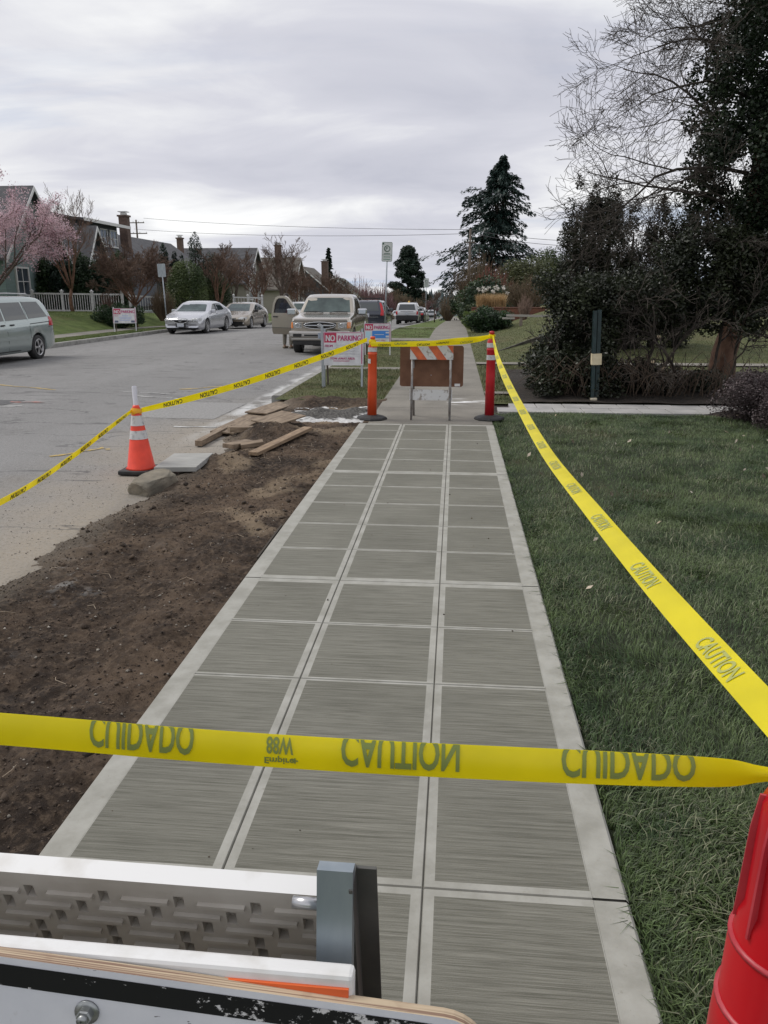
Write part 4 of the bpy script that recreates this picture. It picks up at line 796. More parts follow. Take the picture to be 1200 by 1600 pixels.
for i, (x, yy, R_, m, lab) in enumerate([(-15.3, 112, (3, 3, 2.6), BRNTW, 'brown leafless thicket beyond the red chimney house'), (-16.2, 135, (4, 3, 3.6), PINKTW, 'pinkish budding tree beyond the parked wagon'), (-14.6, 156, (3.2, 3, 3.6), PINKTW, 'second pinkish budding tree down the street'), (-13.6, 178, (3.5, 3, 3.3), BRNTW, 'brown leafless trees past the pink ones'), (-13.5, 205, (4, 3, 3.0), BRNTW, 'distant brown trees beneath the dark pine'), (-9.5, 290, (4, 3, 3.4), PINKTW, 'distant reddish bush at the end of the street'), (-14.4, 94, (1.6, 1.6, 1.2), BRNTW, 'leafless hedge behind the far parked van'), (-11.5, 240, (3, 3, 2.8), BRNTW, 'far brown scrub left of the white utility vehicle')]):
    twig_bush('twiggy_tree', lab, (x, yy, gz(x, yy) if x > LK else gz(-17, yy) - .5), R_, 230, m, 160 + i, .02 + .00012 * yy)
conifer('fir', 'small pointed fir silhouetted above the far roofs', (-24.0, 150.0, -2.5), 2.3, 12.2, 171, PINE, 90, 40, .25, .2, .55, profile=lambda u: (1 - u) ** .9)
leaf_tree('pine', 'broad dark pine standing alone where the street fades out', (-15.1, 250.0, -6.3), 21.0, 6.4, .16, 42000, .6, PINE, 172, 150, lambda u: min(1.0, 1.2 * (1 - u) ** .6))
bush('low_bush', 'tan low bush on the far side of the road', (-8.4, 100, float(prof(100)) - .1), (.9, .8, .5), 1600, .12, LM('leaf_tan', (.2, .16, .1), (.3, .25, .16), 2), 173)
# far wood on the ridge
r = np.random.default_rng(12); V, F = [], []; k = 0
for i in range(900):
    x = r.uniform(-330, 330); yy = r.uniform(800, 930); z = float(prof(620)) - 2 + (-4 - float(prof(620))) * .95 + r.uniform(-2, 1); h = r.uniform(6, 17); w = h * r.uniform(.2, .34)
    for q in range(6): V.append((x + w * math.cos(q * 1.047), yy + w * math.sin(q * 1.047), z - 3))
    V.append((x, yy, z + h - 4))
    F += [(k + q, k + (q + 1) % 6, k + 6) for q in range(6)]; k += 7
o = link('far_wood', npmesh('far_wood', V, np.array(F)), LM('leaf_far_haze', (.035, .06, .065), (.05, .08, .085), .02)); tag(o, 'conifer wood on the far ridge, tinted with haze blue', kind='stuff')  # leaf colour carries the blue of distant haze
# ================================================================== VEHICLES (local: front towards -y, ground at z=0)
def interp(pts, s, sm=0.05):
    p = np.array(pts, float); g = np.linspace(p[0, 0] - .3, p[-1, 0] + .3, 900); v = np.interp(g, p[:, 0], p[:, 1]); dx = g[1] - g[0]; k = np.arange(-60, 61) * dx; w = np.exp(-(k / sm) ** 2 / 2); w /= w.sum()
    v = np.convolve(np.pad(v, 60, mode='edge'), w, 'valid'); return np.interp(s, g, v)
def shell(S):
    L, W = S['L'], S['W']; n = 150; s = np.linspace(0, L, n); top = interp(S['top'], s, S.get('sm', .05)); belt = np.minimum(interp(S['belt'], s, .08), top - 0.012); h = top - belt
    e0, e1 = S.get('nose', .7), S.get('tail', .5); pl = np.ones(n); nr, tr = S.get('noser', .2), S.get('tailr', .12)
    pl -= nr * np.clip((e0 - s) / e0, 0, 1) ** 2.4; pl -= tr * np.clip((s - (L - e1)) / e1, 0, 1) ** 2.4; w = W / 2 * pl; zb = np.full(n, S['zbot'])
    zb = zb + S.get('lift', .1) * (np.clip((.5 - s) / .5, 0, 1) ** 2 + np.clip((s - L + .6) / .6, 0, 1) ** 2)
    tum = S.get('tumble', .42); sh = .955; rows = []
    zm = zb + (belt - zb) * .55
    rows.append((w * .90, zb)); rows.append((w * .975, zb + .06)); rows.append((w * .995, zb + (belt - zb) * .3)); rows.append((w, zm)); rows.append((w * .992, zb + (belt - zb) * .8)); rows.append((w * .975, belt - .03)); rows.append((w * sh, belt))
    wr = w * sh - np.minimum(tum * h, w * .5)
    for f in (.12, .35, .6, .82): rows.append((w * sh - (w * sh - wr) * f ** 1.15, belt + h * f))
    rows.append((wr * .985, belt + h * .93)); rows.append((wr * .93, belt + h * .972)); rows.append((wr * .75, belt + h * .992)); rows.append((wr * .4, belt + h * 1.0 + .004)); rows.append((wr * 0.0, belt + h + .006))
    A = []
    for x, z in rows: A.append((np.array(x), np.array(z).copy()))
    for yw in S['axles']:
        R_ = S['wr'] + S.get('archgap', .06); d = np.abs(s - yw); arch = np.where(d < R_, S['wr'] + np.sqrt(np.maximum(R_ ** 2 - d ** 2, 0)), 0)
        for i in range(6): A[i] = (A[i][0], np.maximum(A[i][1], arch))
    m = len(A); X = np.stack([a[0] for a in A], 1); Z = np.stack([a[1] for a in A], 1); Y = np.repeat((s - L / 2)[:, None], m, 1)
    # bow the nose and tail in plan
    bow = S.get('bow', .12); Y = Y + bow * (X / (W / 2)) ** 2 * np.clip((e0 - s) / e0, 0, 1)[:, None] - S.get('bowt', .06) * (X / (W / 2)) ** 2 * np.clip((s - L + e1) / e1, 0, 1)[:, None]
    right = np.stack([X, Y, Z], -1); left = np.stack([-X[:, ::-1][:, 1:], Y[:, ::-1][:, 1:], Z[:, ::-1][:, 1:]], -1); G = np.concatenate([right, left], 1); k = G.shape[1]
    V = G.reshape(-1, 3); i = np.arange((n - 1) * (k - 1)); a = (i // (k - 1)) * k + i % (k - 1); F = np.stack([a, a + 1, a + k + 1, a + k], -1)
    me = bpy.data.meshes.new('body'); faces = [tuple(q) for q in F] + [tuple(range(k - 1, -1, -1)), tuple(range((n - 1) * k, n * k))]; me.from_pydata([tuple(v) for v in V], [], faces)
    sm = np.ones(len(faces), dtype=bool); sm[-2:] = False; me.polygons.foreach_set('use_smooth', sm); me.update(); return me
def patch(name, bvh, poly, axis, mat, parent, off=.006, cuts=3, sub=None):
    """a panel that follows the body: polygon in (x,z) seen from front/back or (y,z) seen from a side, laid on the shell"""
    bm = bmesh.new(); vs = []
    d = {'front': Vector((0, 1, 0)), 'back': Vector((0, -1, 0)), 'left': Vector((1, 0, 0)), 'right': Vector((-1, 0, 0)), 'top': Vector((0, 0, -1))}[axis]
    def P(u, v): return {'front': (u, -6, v), 'back': (u, 6, v), 'left': (-4, u, v), 'right': (4, u, v), 'top': (u, v, 5)}[axis]
    for (u, v) in poly: vs.append(bm.verts.new((u, v, 0)))
    bm.faces.new(vs); bmesh.ops.triangulate(bm, faces=bm.faces[:]); 
    if cuts: bmesh.ops.subdivide_edges(bm, edges=bm.edges[:], cuts=cuts, use_grid_fill=True)
    ok = []; 
    for v in bm.verts:
        hit = bvh.ray_cast(Vector(P(v.co.x, v.co.y)), d)
        if hit[0] is None:
            hit = bvh.find_nearest(Vector(P(v.co.x, v.co.y)) + d * (5.2 if axis != 'top' else 4)); q = hit[0]
        else: q = hit[0]
        ok.append(q - d * off)
    for v, q in zip(bm.verts, ok): v.co = q
    ret = bmesh.ops.extrude_face_region(bm, geom=bm.faces[:]); 
    for g in ret['geom']:
        if isinstance(g, bmesh.types.BMVert): g.co = g.co + d * (off + .012)
    bmesh.ops.recalc_face_normals(bm, faces=bm.faces[:]); me = bpy.data.meshes.new(name); bm.to_mesh(me); bm.free()
    return link(name, me, mat, parent)
WHEELM = {}
def wheel_mesh(r, w, spokes, key, style=0):
    if key in WHEELM: return WHEELM[key]
    rim = r * .66; ty = MB().lathe([(rim, -w / 2 + .01), (r * .93, -w / 2), (r * .985, -w * .38), (r, -w * .2), (r, w * .2), (r * .985, w * .38), (r * .93, w / 2), (rim, w / 2 - .01)], 32, 0, axis='x'); ty.lathe([(rim + .002, -w / 2 + .012), (0.01, -w * .2)], 32, 1, axis='x', smooth=False); ty.lathe([(rim + .002, w / 2 - .012), (0.01, w * .2)], 32, 1, axis='x', smooth=False)
    rm = MB(); 
    for sx in (1, -1):
        rm.lathe([(rim * 1.02, sx * (w / 2 + .002)), (rim * .97, sx * (w / 2 + .008)), (rim * .88, sx * (w / 2 - .01)), (rim * .86, sx * (w / 2 - .05))], 32, 0, axis='x'); rm.lathe([(rim * .2, sx * (w / 2 - .03)), (rim * .17, sx * (w / 2 + .004)), (.004, sx * (w / 2 + .008))], 16, 0, axis='x')
        for k in range(spokes):
            a = 2 * math.pi * k / spokes; 
            for da in ((-.11, .11) if style else (0,)):
                c = Vector((sx * (w / 2 - .012), math.cos(a + da) * rim * .53, math.sin(a + da) * rim * .53)); rm.box(c, (.03, rim * .78, rim * (.14 if style else .17)), Matrix.Rotation(a + da * .6, 3, 'X'))
    WHEELM[key] = (ty.mesh('wheel'), rm.mesh('rim')); WHEELM[key][0].materials.append(BLACK); WHEELM[key][0].materials.append(DARK); WHEELM[key][1].materials.append(RIM); return WHEELM[key]
def vehicle(name, label, cat, S, loc, rz, paint, group='vehicles parked along the street'):
    t = thing(name, label, cat, loc, rz, group); me = shell(S); bvh = BVHTree.FromPolygons([v.co[:] for v in me.vertices], [tuple(p.vertices) for p in me.polygons]); link('body', me, paint, t); L, W = S['L'], S['W']
    lo = S['axles'][0] - S['wr'] - .02, S['axles'][-1] + S['wr'] + .02
    MB().box((0, 0, S['zbot'] + .12), (W * .7, L * .93, .22)).box((0, 0, S['zbot'] + .3), (W * .82, L * .9, .2)).build('underbody', DARK, t)
    tm, rm = wheel_mesh(S['wr'], S.get('ww', .21), S.get('spokes', 7), (S['wr'], S.get('spokes', 7), S.get('style', 0)), S.get('style', 0))
    for yw in S['axles']:
        for sx in (-1, 1):
            o = bpy.data.objects.new('wheel', tm); C.objects.link(o); o.parent = t; o.location = (sx * (W / 2 - .12), yw - L / 2, S['wr']); r_ = bpy.data.objects.new('rim', rm); C.objects.link(r_); r_.parent = o
            r_.rotation_euler = (random.Random(yw * 7 + sx).uniform(0, 1), 0, 0)
    return t, bvh
def sidewin(bvh, t, polys, L, mat=GLASS, sides=('left', 'right'), seams=()):
    for sd_ in sides:
        for p in polys: patch('side_window', bvh, [(a - L / 2, b) for a, b in p], sd_, mat, t, .007)
        for a, z0, z1 in seams: patch('door_seam', bvh, [(a - L / 2 - .006, z0), (a - L / 2 + .006, z0), (a - L / 2 + .006, z1), (a - L / 2 - .006, z1)], sd_, SEAM, t, .003, 2)
def mir(p): return [(-x, z) for x, z in p]
def mirrors(t, x, y, z, paint, d=(.2, .09, .15), cap=None):
    for s in (-1, 1):
        o = MB().box((s * (x + .11), y, z), d, Matrix.Rotation(s * -.15, 3, 'Z'), 0, .03).box((s * (x + .01), y, z - .05), (.12, .05, .04)).build('mirror', cap or paint, t); bx((s * (x + .115), y + d[1] / 2 + .002, z), (d[0] * .8, .006, d[2] * .75)).build('mirror_glass', GLASS, o)
def handles(bvh, t, ys, z, L, mat):
    for sd_ in ('left', 'right'):
        for y in ys: patch('door_handle', bvh, [(y - L / 2, z), (y - L / 2 + .17, z), (y - L / 2 + .17, z + .035), (y - L / 2, z + .035)], sd_, mat, t, .025, 0)
def plate(t, x, y, z, rz=0, txt=None):
    o = bx((x, y, z), (.32, .02, .16)).build('licence_plate', PLATE, t); return o
paint = lambda n, c, rough=.24, metal=.55: M('paint_' + n, c, rough, metal=metal, coat=1.0, spec=.5)
ell = lambda cx, cz, a, b, n=20: [(cx + a * math.cos(2 * math.pi * k / n), cz + b * math.sin(2 * math.pi * k / n)) for k in range(n)]
def ring(name, parent, c, a, b, r, mat, n=20):
    pts = [Vector((c[0] + a * math.cos(2 * math.pi * k / n), c[1], c[2] + b * math.sin(2 * math.pi * k / n))) for k in range(n + 1)]; return MB().tube(pts, r, 5, 0, False).build(name, mat, parent)
def rcar(Y): return float(prof(Y)) - .135

# ---- silver sedan with the oval grille
S = dict(L=5.0, W=1.87, zbot=.2, wr=.335, axles=(.98, 3.82), top=[(0, .60), (.05, .70), (.5, .83), (1.3, .97), (1.45, 1.0), (2.2, 1.37), (2.7, 1.46), (3.2, 1.45), (3.6, 1.38), (4.3, 1.09), (4.85, 1.03), (5, .85)], belt=[(0, .56), (.5, .77), (1.4, .9), (2.4, .95), (4.2, 1.0), (5, .8)], bow=.25, noser=.16, spokes=9)
t, b = vehicle('silver_sedan', 'bright silver sedan with oval black grille parked past the sandwich board', 'car', S, (-12.3, 37.2, rcar(37)), R(-1.5), paint('silver', (.56, .57, .60)))
patch('windshield', b, [(-.70, .99), (.70, .99), (.55, 1.37), (-.55, 1.37)], 'front', WIND, t); patch('rear_window', b, [(-.6, 1.1), (.6, 1.1), (.5, 1.36), (-.5, 1.36)], 'back', GLASS, t)
sidewin(b, t, [[(1.75, 1.0), (2.62, 1.02), (2.62, 1.34), (2.28, 1.32)], [(2.7, 1.02), (3.62, 1.05), (3.35, 1.33), (2.7, 1.36)]], 5, seams=[(1.6, .35, .95), (2.66, .3, 1.0), (3.6, .62, 1.0)]); handles(b, t, (2.35, 3.3), .86, 5, paint('silver', (.56, .57, .60)))
g = patch('grille', b, ell(0, .62, .36, .115, 24), 'front', BLACK, t, .012, 1); ring('grille_ring', g, (0, -2.53, .62), .365, .12, .012, CHROME); ring('emblem', g, (0, -2.535, .62), .06, .06, .012, CHROME)
for k in range(-4, 5): 
    if abs(k) > 0: bx((k * .07, -2.508, .62), (.008, .012, .17 * math.sqrt(max(0.05, 1 - (k * .07 / .36) ** 2)))).build('grille_bar', SEAM, g)
for s in (-1, 1):
    hl = [(s * .46, .56), (s * .86, .58), (s * .86, .70), (s * .7, .74), (s * .48, .68)]; h = patch('headlight', b, hl, 'front', LAMP, t, .008); ring('lamp_reflector', h, (s * .60, -2.42, .64), .05, .05, .012, CHROME); ring('lamp_reflector', h, (s * .73, -2.37, .64), .05, .05, .012, CHROME)
    patch('fog_inlet', b, [(s * .3, .38), (s * .68, .39), (s * .68, .46), (s * .3, .46)], 'front', M('inlet_grey', (.2, .2, .21), .5), t)
    patch('tail_light', b, [(s * .45, .78), (s * .85, .78), (s * .85, .95), (s * .45, .95)], 'back', REDL, t)
patch('bumper_line', b, [(-.85, .50), (.85, .50), (.85, .512), (-.85, .512)], 'front', SEAM, t, .003); bx((0, -2.5, .42), (.46, .03, .2)).build('plate_frame', BLACK, t); plate(t, 0, -2.525, .43); mirrors(t, .86, -.72, 1.0, paint('silver', (.56, .57, .60)))
for s in ('left', 'right'): patch('side_moulding', b, [(-1.1, .56), (.95, .58), (.95, .61), (-1.1, .59)], s, paint('silver2', (.45, .46, .48)), t, .012)
# ---- gold sedan
S = dict(L=5.0, W=1.88, zbot=.2, wr=.335, axles=(1.0, 3.87), top=[(0, .52), (.05, .62), (.5, .76), (1.25, .92), (1.4, .95), (2.35, 1.36), (2.85, 1.42), (3.3, 1.38), (3.7, 1.28), (4.4, 1.06), (4.85, 1.0), (5, .8)], belt=[(0, .48), (.5, .70), (1.4, .86), (2.4, .92), (4.2, .98), (5, .75)], bow=.35, noser=.2, spokes=9, style=1)
gp = paint('gold', (.36, .315, .255)); t, b = vehicle('gold_sedan', 'low champagne gold sedan parked behind the silver sedan', 'car', S, (-12.0, 43.9, rcar(43)), R(-1), gp)
patch('windshield', b, [(-.70, .96), (.70, .96), (.55, 1.33), (-.55, 1.33)], 'front', WIND, t); sidewin(b, t, [[(1.85, .97), (2.75, .99), (2.75, 1.31), (2.45, 1.29)], [(2.83, .99), (3.75, 1.02), (3.45, 1.27), (2.83, 1.32)]], 5, seams=[(1.65, .35, .9), (2.79, .3, .97), (3.7, .6, 1.0)]); handles(b, t, (2.45, 3.4), .82, 5, gp)
g = patch('grille', b, [(-.28, .52), (.28, .52), (.34, .62), (-.34, .62)], 'front', BLACK, t, .01); patch('lower_inlet', b, [(-.4, .27), (.4, .27), (.5, .38), (-.5, .38)], 'front', BLACK, t, .01); bx((0, -2.505, .57), (.6, .012, .02)).build('grille_bar', CHROME, g)
for s in (-1, 1): patch('headlight', b, [(s * .42, .52), (s * .82, .56), (s * .86, .66), (s * .6, .68), (s * .44, .62)], 'front', LAMP, t, .008); patch('fog_light', b, [(s * .55, .31), (s * .72, .31), (s * .72, .38), (s * .55, .38)], 'front', LAMP, t)
for s in ('left', 'right'): patch('side_moulding', b, [(-1.1, .52), (.95, .54), (.95, .56), (-1.1, .54)], s, CHROME, t, .01)
patch('rear_window', b, [(-.6, 1.06), (.6, 1.06), (.5, 1.3), (-.5, 1.3)], 'back', GLASS, t); plate(t, 0, -2.51, .43); mirrors(t, .87, -.62, .97, BLACK)

# ---- pale green-silver minivan, only its rear half in view
S = dict(L=5.12, W=1.95, zbot=.24, wr=.345, axles=(.98, 4.05), top=[(0, .62), (.05, .78), (.4, .95), (.95, 1.1), (1.05, 1.13), (2.1, 1.66), (2.6, 1.74), (4.2, 1.74), (4.65, 1.69), (4.8, 1.6), (5.05, 1.1), (5.12, .85)], belt=[(0, .58), (.9, .98), (2, 1.04), (5.12, 1.12)], tumble=.30, bow=.25, tailr=.07, tail=.4, spokes=5, style=1, sm=.04)
vp = paint('sage_silver', (.36, .415, .405)); t, b = vehicle('minivan', 'sage silver minivan with roof rails seen from its rear quarter', 'van', S, (-12.74, 19.85, rcar(20)), R(0), vp)
sidewin(b, t, [[(1.7, 1.1), (2.5, 1.11), (2.5, 1.56), (2.3, 1.56)], [(2.58, 1.11), (3.62, 1.13), (3.55, 1.58), (2.58, 1.57)], [(3.72, 1.135), (4.74, 1.17), (4.45, 1.585), (3.66, 1.585)]], 5.12, M('van_glass', (.05, .055, .055), .04, spec=1.0), seams=[(2.54, .32, 1.08), (3.67, .62, 1.08), (3.64, 1.1, 1.6)])
patch('rear_window', b, [(-.68, 1.16), (.68, 1.16), (.6, 1.58), (-.6, 1.58)], 'back', GLASS, t); patch('windshield', b, [(-.75, 1.16), (.75, 1.16), (.62, 1.62), (-.62, 1.62)], 'front', WIND, t); handles(b, t, (2.28, 2.72), .98, 5.12, SEAM)
for s in ('left', 'right'):
    patch('slide_track', b, [(1.14, .985), (2.2, 1.02), (2.2, 1.04), (1.14, 1.005)], s, SEAM, t, .003); patch('side_moulding', b, [(-1.2, .60), (1.06, .60), (1.06, .66), (-1.2, .66)], s, vp, t, .015)
    patch('rocker_strip', b, [(-1.2, .30), (1.1, .30), (1.1, .325), (-1.2, .325)], s, SEAM, t, .004); patch('tail_light', b, [(2.14, .92), (2.44, .92), (2.42, 1.13), (2.24, 1.18)], s, REDL, t, .012); patch('bumper_seam', b, [(2.1, .88), (2.44, .9), (2.44, .912), (2.1, .892)], s, SEAM, t, .004)
for s in (-1, 1):
    patch('headlight', b, [(s * .5, .66), (s * .85, .70), (s * .88, .85), (s * .55, .8)], 'front', LAMP, t); patch('tail_light', b, [(s * .68, .92), (s * .9, .92), (s * .88, 1.15), (s * .72, 1.15)], 'back', REDL, t)
    MB().tube([(s * .64, -.3, 1.73), (s * .64, -.2, 1.80), (s * .63, .6, 1.815), (s * .61, 1.7, 1.80), (s * .60, 1.95, 1.72)], .016, 6).build('roof_rail', RIM, t)
patch('grille', b, [(-.4, .6), (.4, .6), (.4, .74), (-.4, .74)], 'front', BLACK, t); mirrors(t, .93, -.75, 1.15, vp); plate(t, 0, 2.57, .85)

# ---- champagne pickup with its passenger door swung open
S = dict(L=5.45, W=1.90, zbot=.50, wr=.375, ww=.25, axles=(.95, 4.2), top=[(0, .93), (.03, 1.02), (.25, 1.1), (1.3, 1.19), (1.45, 1.22), (2.1, 1.70), (2.45, 1.79), (3.35, 1.79), (3.55, 1.70), (3.68, 1.16), (3.8, 1.14), (5.45, 1.14)], belt=[(0, .9), (.3, 1.03), (1.4, 1.10), (3.7, 1.12), (5.45, 1.11)], tumble=.24, bow=.10, noser=.07, nose=.5, tailr=.02, spokes=6, archgap=.08, sm=.045, lift=.02)
tp = paint('champagne', (.40, .36, .30)); TX, TY = -4.12, 26.35; t, b = vehicle('pickup_truck', 'champagne gold pickup truck facing us with its passenger door open', 'truck', S, (TX, TY, rcar(26) - .01), R(0.5), tp)
wsh = patch('windshield', b, [(-.76, 1.24), (.76, 1.24), (.66, 1.68), (-.66, 1.68)], 'front', WIND, t)
for s in (-1, 1): MB().tube([(s * .1, -1.32, 1.235), (s * .35, -1.27, 1.262), (s * .68, -1.28, 1.25)], .012, 5).build('wiper', SEAM, t)
sidewin(b, t, [[(1.95, 1.2), (2.6, 1.2), (2.6, 1.63), (2.32, 1.63)], [(2.68, 1.2), (3.3, 1.2), (3.25, 1.63), (2.68, 1.64)]], 5.45, seams=[(1.72, .55, 1.15), (2.64, .55, 1.7), (3.42, .55, 1.15), (3.72, .55, 1.1)])
g = patch('grille', b, [(-.44, .80), (.44, .80), (.5, .86), (.5, .97), (-.5, .97), (-.5, .86)], 'front', BLACK, t, .012, 1); fy = -2.735
ring('grille_frame', g, (0, fy, .885), .5, .1, .012, CHROME); bx((0, fy - .008, .885), (.92, .02, .035), None, .008).build('grille_bar', CHROME, g)
for (a_, b_, dz) in ((.075, .05, 0), (.03, .047, 0), (.055, .02, .02)): ring('emblem', g, (0, fy - .025, .885 + dz), a_, b_, .007, CHROME)
V, F = text_mesh('V8', .035); me = bpy.data.meshes.new('badge'); me.from_pydata([(.34 + a, fy - .015, .81 + q) for a, q in V], [], F); link('badge', me, CHROME, g)
for s in (-1, 1):
    h = patch('headlight', b, [(s * .56, .80), (s * .80, .80), (s * .82, .98), (s * .56, .97)], 'front', LAMP, t, .01); ring('lamp_reflector', h, (s * .68, fy + .03, .885), .07, .06, .012, CHROME); patch('turn_signal', b, [(s * .825, .80), (s * .925, .80), (s * .925, .98), (s * .835, .98)], 'front', AMBER, t, .012)
patch('hood_shield', b, [(-.84, 1.0), (.84, 1.0), (.80, 1.06), (-.80, 1.06)], 'front', M('smoked_plastic', (.10, .09, .075), .2), t, .03)
bm_ = MB().box((0, -2.78, .63), (1.86, .2, .2), None, 0, .05).box((0, -2.74, .50), (1.78, .16, .12), None, 0, .04).build('bumper', M('bumper_chrome', (.48, .46, .43), .28, metal=.9), t)
bx((0, -2.886, .60), (.9, .02, .05)).build('bumper_slot', BLACK, bm_)
for s in (-1, 1): bx((s * .66, -2.884, .6), (.26, .012, .09), None, .02).build('bumper_inlet', BLACK, bm_)
bx((0, -2.72, .40), (1.66, .14, .2), None, .03).build('valance', BLACK, t); pq = bx((.14, -2.893, .59), (.33, .02, .165)).build('licence_plate', M('truck_plate', (.36, .40, .47), .5, (.2, .24, .3), 22, space='obj'), t)
# passenger door, hinged at the front edge, swung wide
dx, dy = -.945, -.98
def door():
    th = R(64); c, s = math.cos(th), math.sin(th)
    def W3(u, o, z): return Vector((dx - u * s - o * c * 1.0, dy + u * c - o * s, z))      # u along the door from the hinge, o outwards
    outline = [(0, .52), (1.06, .52), (1.10, .62), (1.12, 1.12), (1.03, 1.5), (.93, 1.68), (.8, 1.74), (.55, 1.745), (.42, 1.68), (.04, 1.22), (0, 1.16)]
    win = [(.14, 1.2), (1.02, 1.2), (.96, 1.47), (.87, 1.62), (.78, 1.665), (.58, 1.67), (.49, 1.63)]
    def slab(poly, o0, o1, hole=None):
        bm = bmesh.new(); vo = [bm.verts.new(Vector((u, 0, z))) for u, z in poly]; eo = [bm.edges.new((vo[i], vo[(i + 1) % len(vo)])) for i in range(len(vo))]
        if hole:
            vi = [bm.verts.new(Vector((u, 0, z))) for u, z in hole]; eo += [bm.edges.new((vi[i], vi[(i + 1) % len(vi)])) for i in range(len(vi))]
        bmesh.ops.triangle_fill(bm, edges=eo, use_beauty=True); f0 = bm.faces[:]
        ret = bmesh.ops.extrude_face_region(bm, geom=f0); 
        for v in bm.verts: v.co.y = o0
        for q in ret['geom']:
            if isinstance(q, bmesh.types.BMVert): q.co.y = o1
        for v in bm.verts: v.co = W3(v.co.x, v.co.y, v.co.z)
        bmesh.ops.recalc_face_normals(bm, faces=bm.faces[:]); return bm
    d = MB().bm(slab(outline, -.05, .04, win)).build('passenger_door', tp, t); d['label'] = 'open passenger door with mirror'
    MB().bm(slab(win, -.004, .004)).build('door_window', M('tinted_pane', (.02, .022, .03), .03, alpha=.72, spec=1.0), d)
    MB().bm(slab([(0.02, .72), (1.1, .72), (1.1, .735), (.02, .735)], .04, .046)).build('door_crease', SEAM, d)
    MB().bm(slab([(.02, .53), (1.06, .53), (1.09, .62), (1.095, .715), (.02, .715)], .0405, .046)).build('lower_cladding', paint('champagne_dark', (.27, .235, .19)), d)
    MB().bm(slab([(.86, 1.06), (1.03, 1.06), (1.03, 1.10), (.86, 1.10)], .04, .07)).build('door_handle', BLACK, d)
    q = W3(.14, .22, 1.25); MB().box(q, (.30, .12, .20), Matrix.Rotation(-.05, 3, 'Z'), 0, .04).build('mirror', CHROME, d); MB().box(W3(.14, .08, 1.2), (.12, .1, .05)).build('mirror_arm', BLACK, d)
door()
MB().box((.945 + .16, -.92, 1.25), (.30, .12, .20), None, 0, .04).build('mirror', CHROME, t); MB().box((.99, -.92, 1.2), (.12, .06, .05)).build('mirror_arm', BLACK, t)
# interior seen through the open doorway side
MB().box((0, 1.85, 1.0), (1.7, 1.5, .03)).build('bed_cover', DARK, t)
for s in (-1, 1): patch('tail_light', b, [(s * .8, .8), (s * .93, .8), (s * .93, 1.05), (s * .8, 1.05)], 'back', REDL, t)

# ---- dark wagon behind the pickup, facing away
S = dict(L=4.75, W=1.86, zbot=.24, wr=.34, axles=(.95, 3.72), top=[(0, .6), (.05, .72), (.5, .86), (1.2, .98), (1.35, 1.0), (2.1, 1.42), (2.6, 1.5), (4.0, 1.5), (4.3, 1.46), (4.65, 1.02), (4.75, .8)], belt=[(0, .56), (1.3, .92), (4.75, 1.0)], tumble=.34, spokes=7, tailr=.06)
wp = paint('dark_blue', (.028, .034, .05), .18, .4); t, b = vehicle('station_wagon', 'dark blue station wagon with roof bars parked behind the pickup', 'car', S, (-4.35, 40.7, rcar(40)), R(180), wp)
patch('rear_window', b, [(-.62, 1.02), (.62, 1.02), (.52, 1.40), (-.52, 1.40)], 'back', GLASS, t); patch('windshield', b, [(-.66, 1.02), (.66, 1.02), (.54, 1.4), (-.54, 1.4)], 'front', WIND, t); sidewin(b, t, [[(1.8, 1.02), (2.6, 1.03), (2.6, 1.4), (2.2, 1.38)], [(2.7, 1.03), (3.5, 1.04), (3.5, 1.41), (2.7, 1.41)], [(3.6, 1.04), (4.4, 1.07), (4.15, 1.38), (3.6, 1.41)]], 4.75)
for s in (-1, 1):
    patch('tail_light', b, [(s * .70, .80), (s * .90, .80), (s * .90, 1.02), (s * .70, 1.40), (s * .63, 1.40), (s * .72, 1.02)], 'back', REDL, t, .012); MB().tube([(s * .56, -.2, 1.48), (s * .56, -.1, 1.56), (s * .55, 1.8, 1.56), (s * .54, 1.95, 1.47)], .018, 6).build('roof_rail', BLACK, t); patch('headlight', b, [(s * .5, .62), (s * .84, .64), (s * .84, .76), (s * .5, .74)], 'front', LAMP, t)
for y in (.3, 1.4): bx((0, y, 1.60), (1.2, .06, .04)).build('roof_bar', BLACK, t)
for s in ('left', 'right'): patch('window_trim', b, [(-.6, 1.0), (2.0, 1.035), (2.0, 1.05), (-.6, 1.015)], s, CHROME, t, .009)
patch('rear_panel_trim', b, [(-.6, .72), (.6, .72), (.6, .74), (-.6, .74)], 'back', CHROME, t, .008); plate(t, 0, 2.39, .82); mirrors(t, .86, -.75, 1.02, wp)

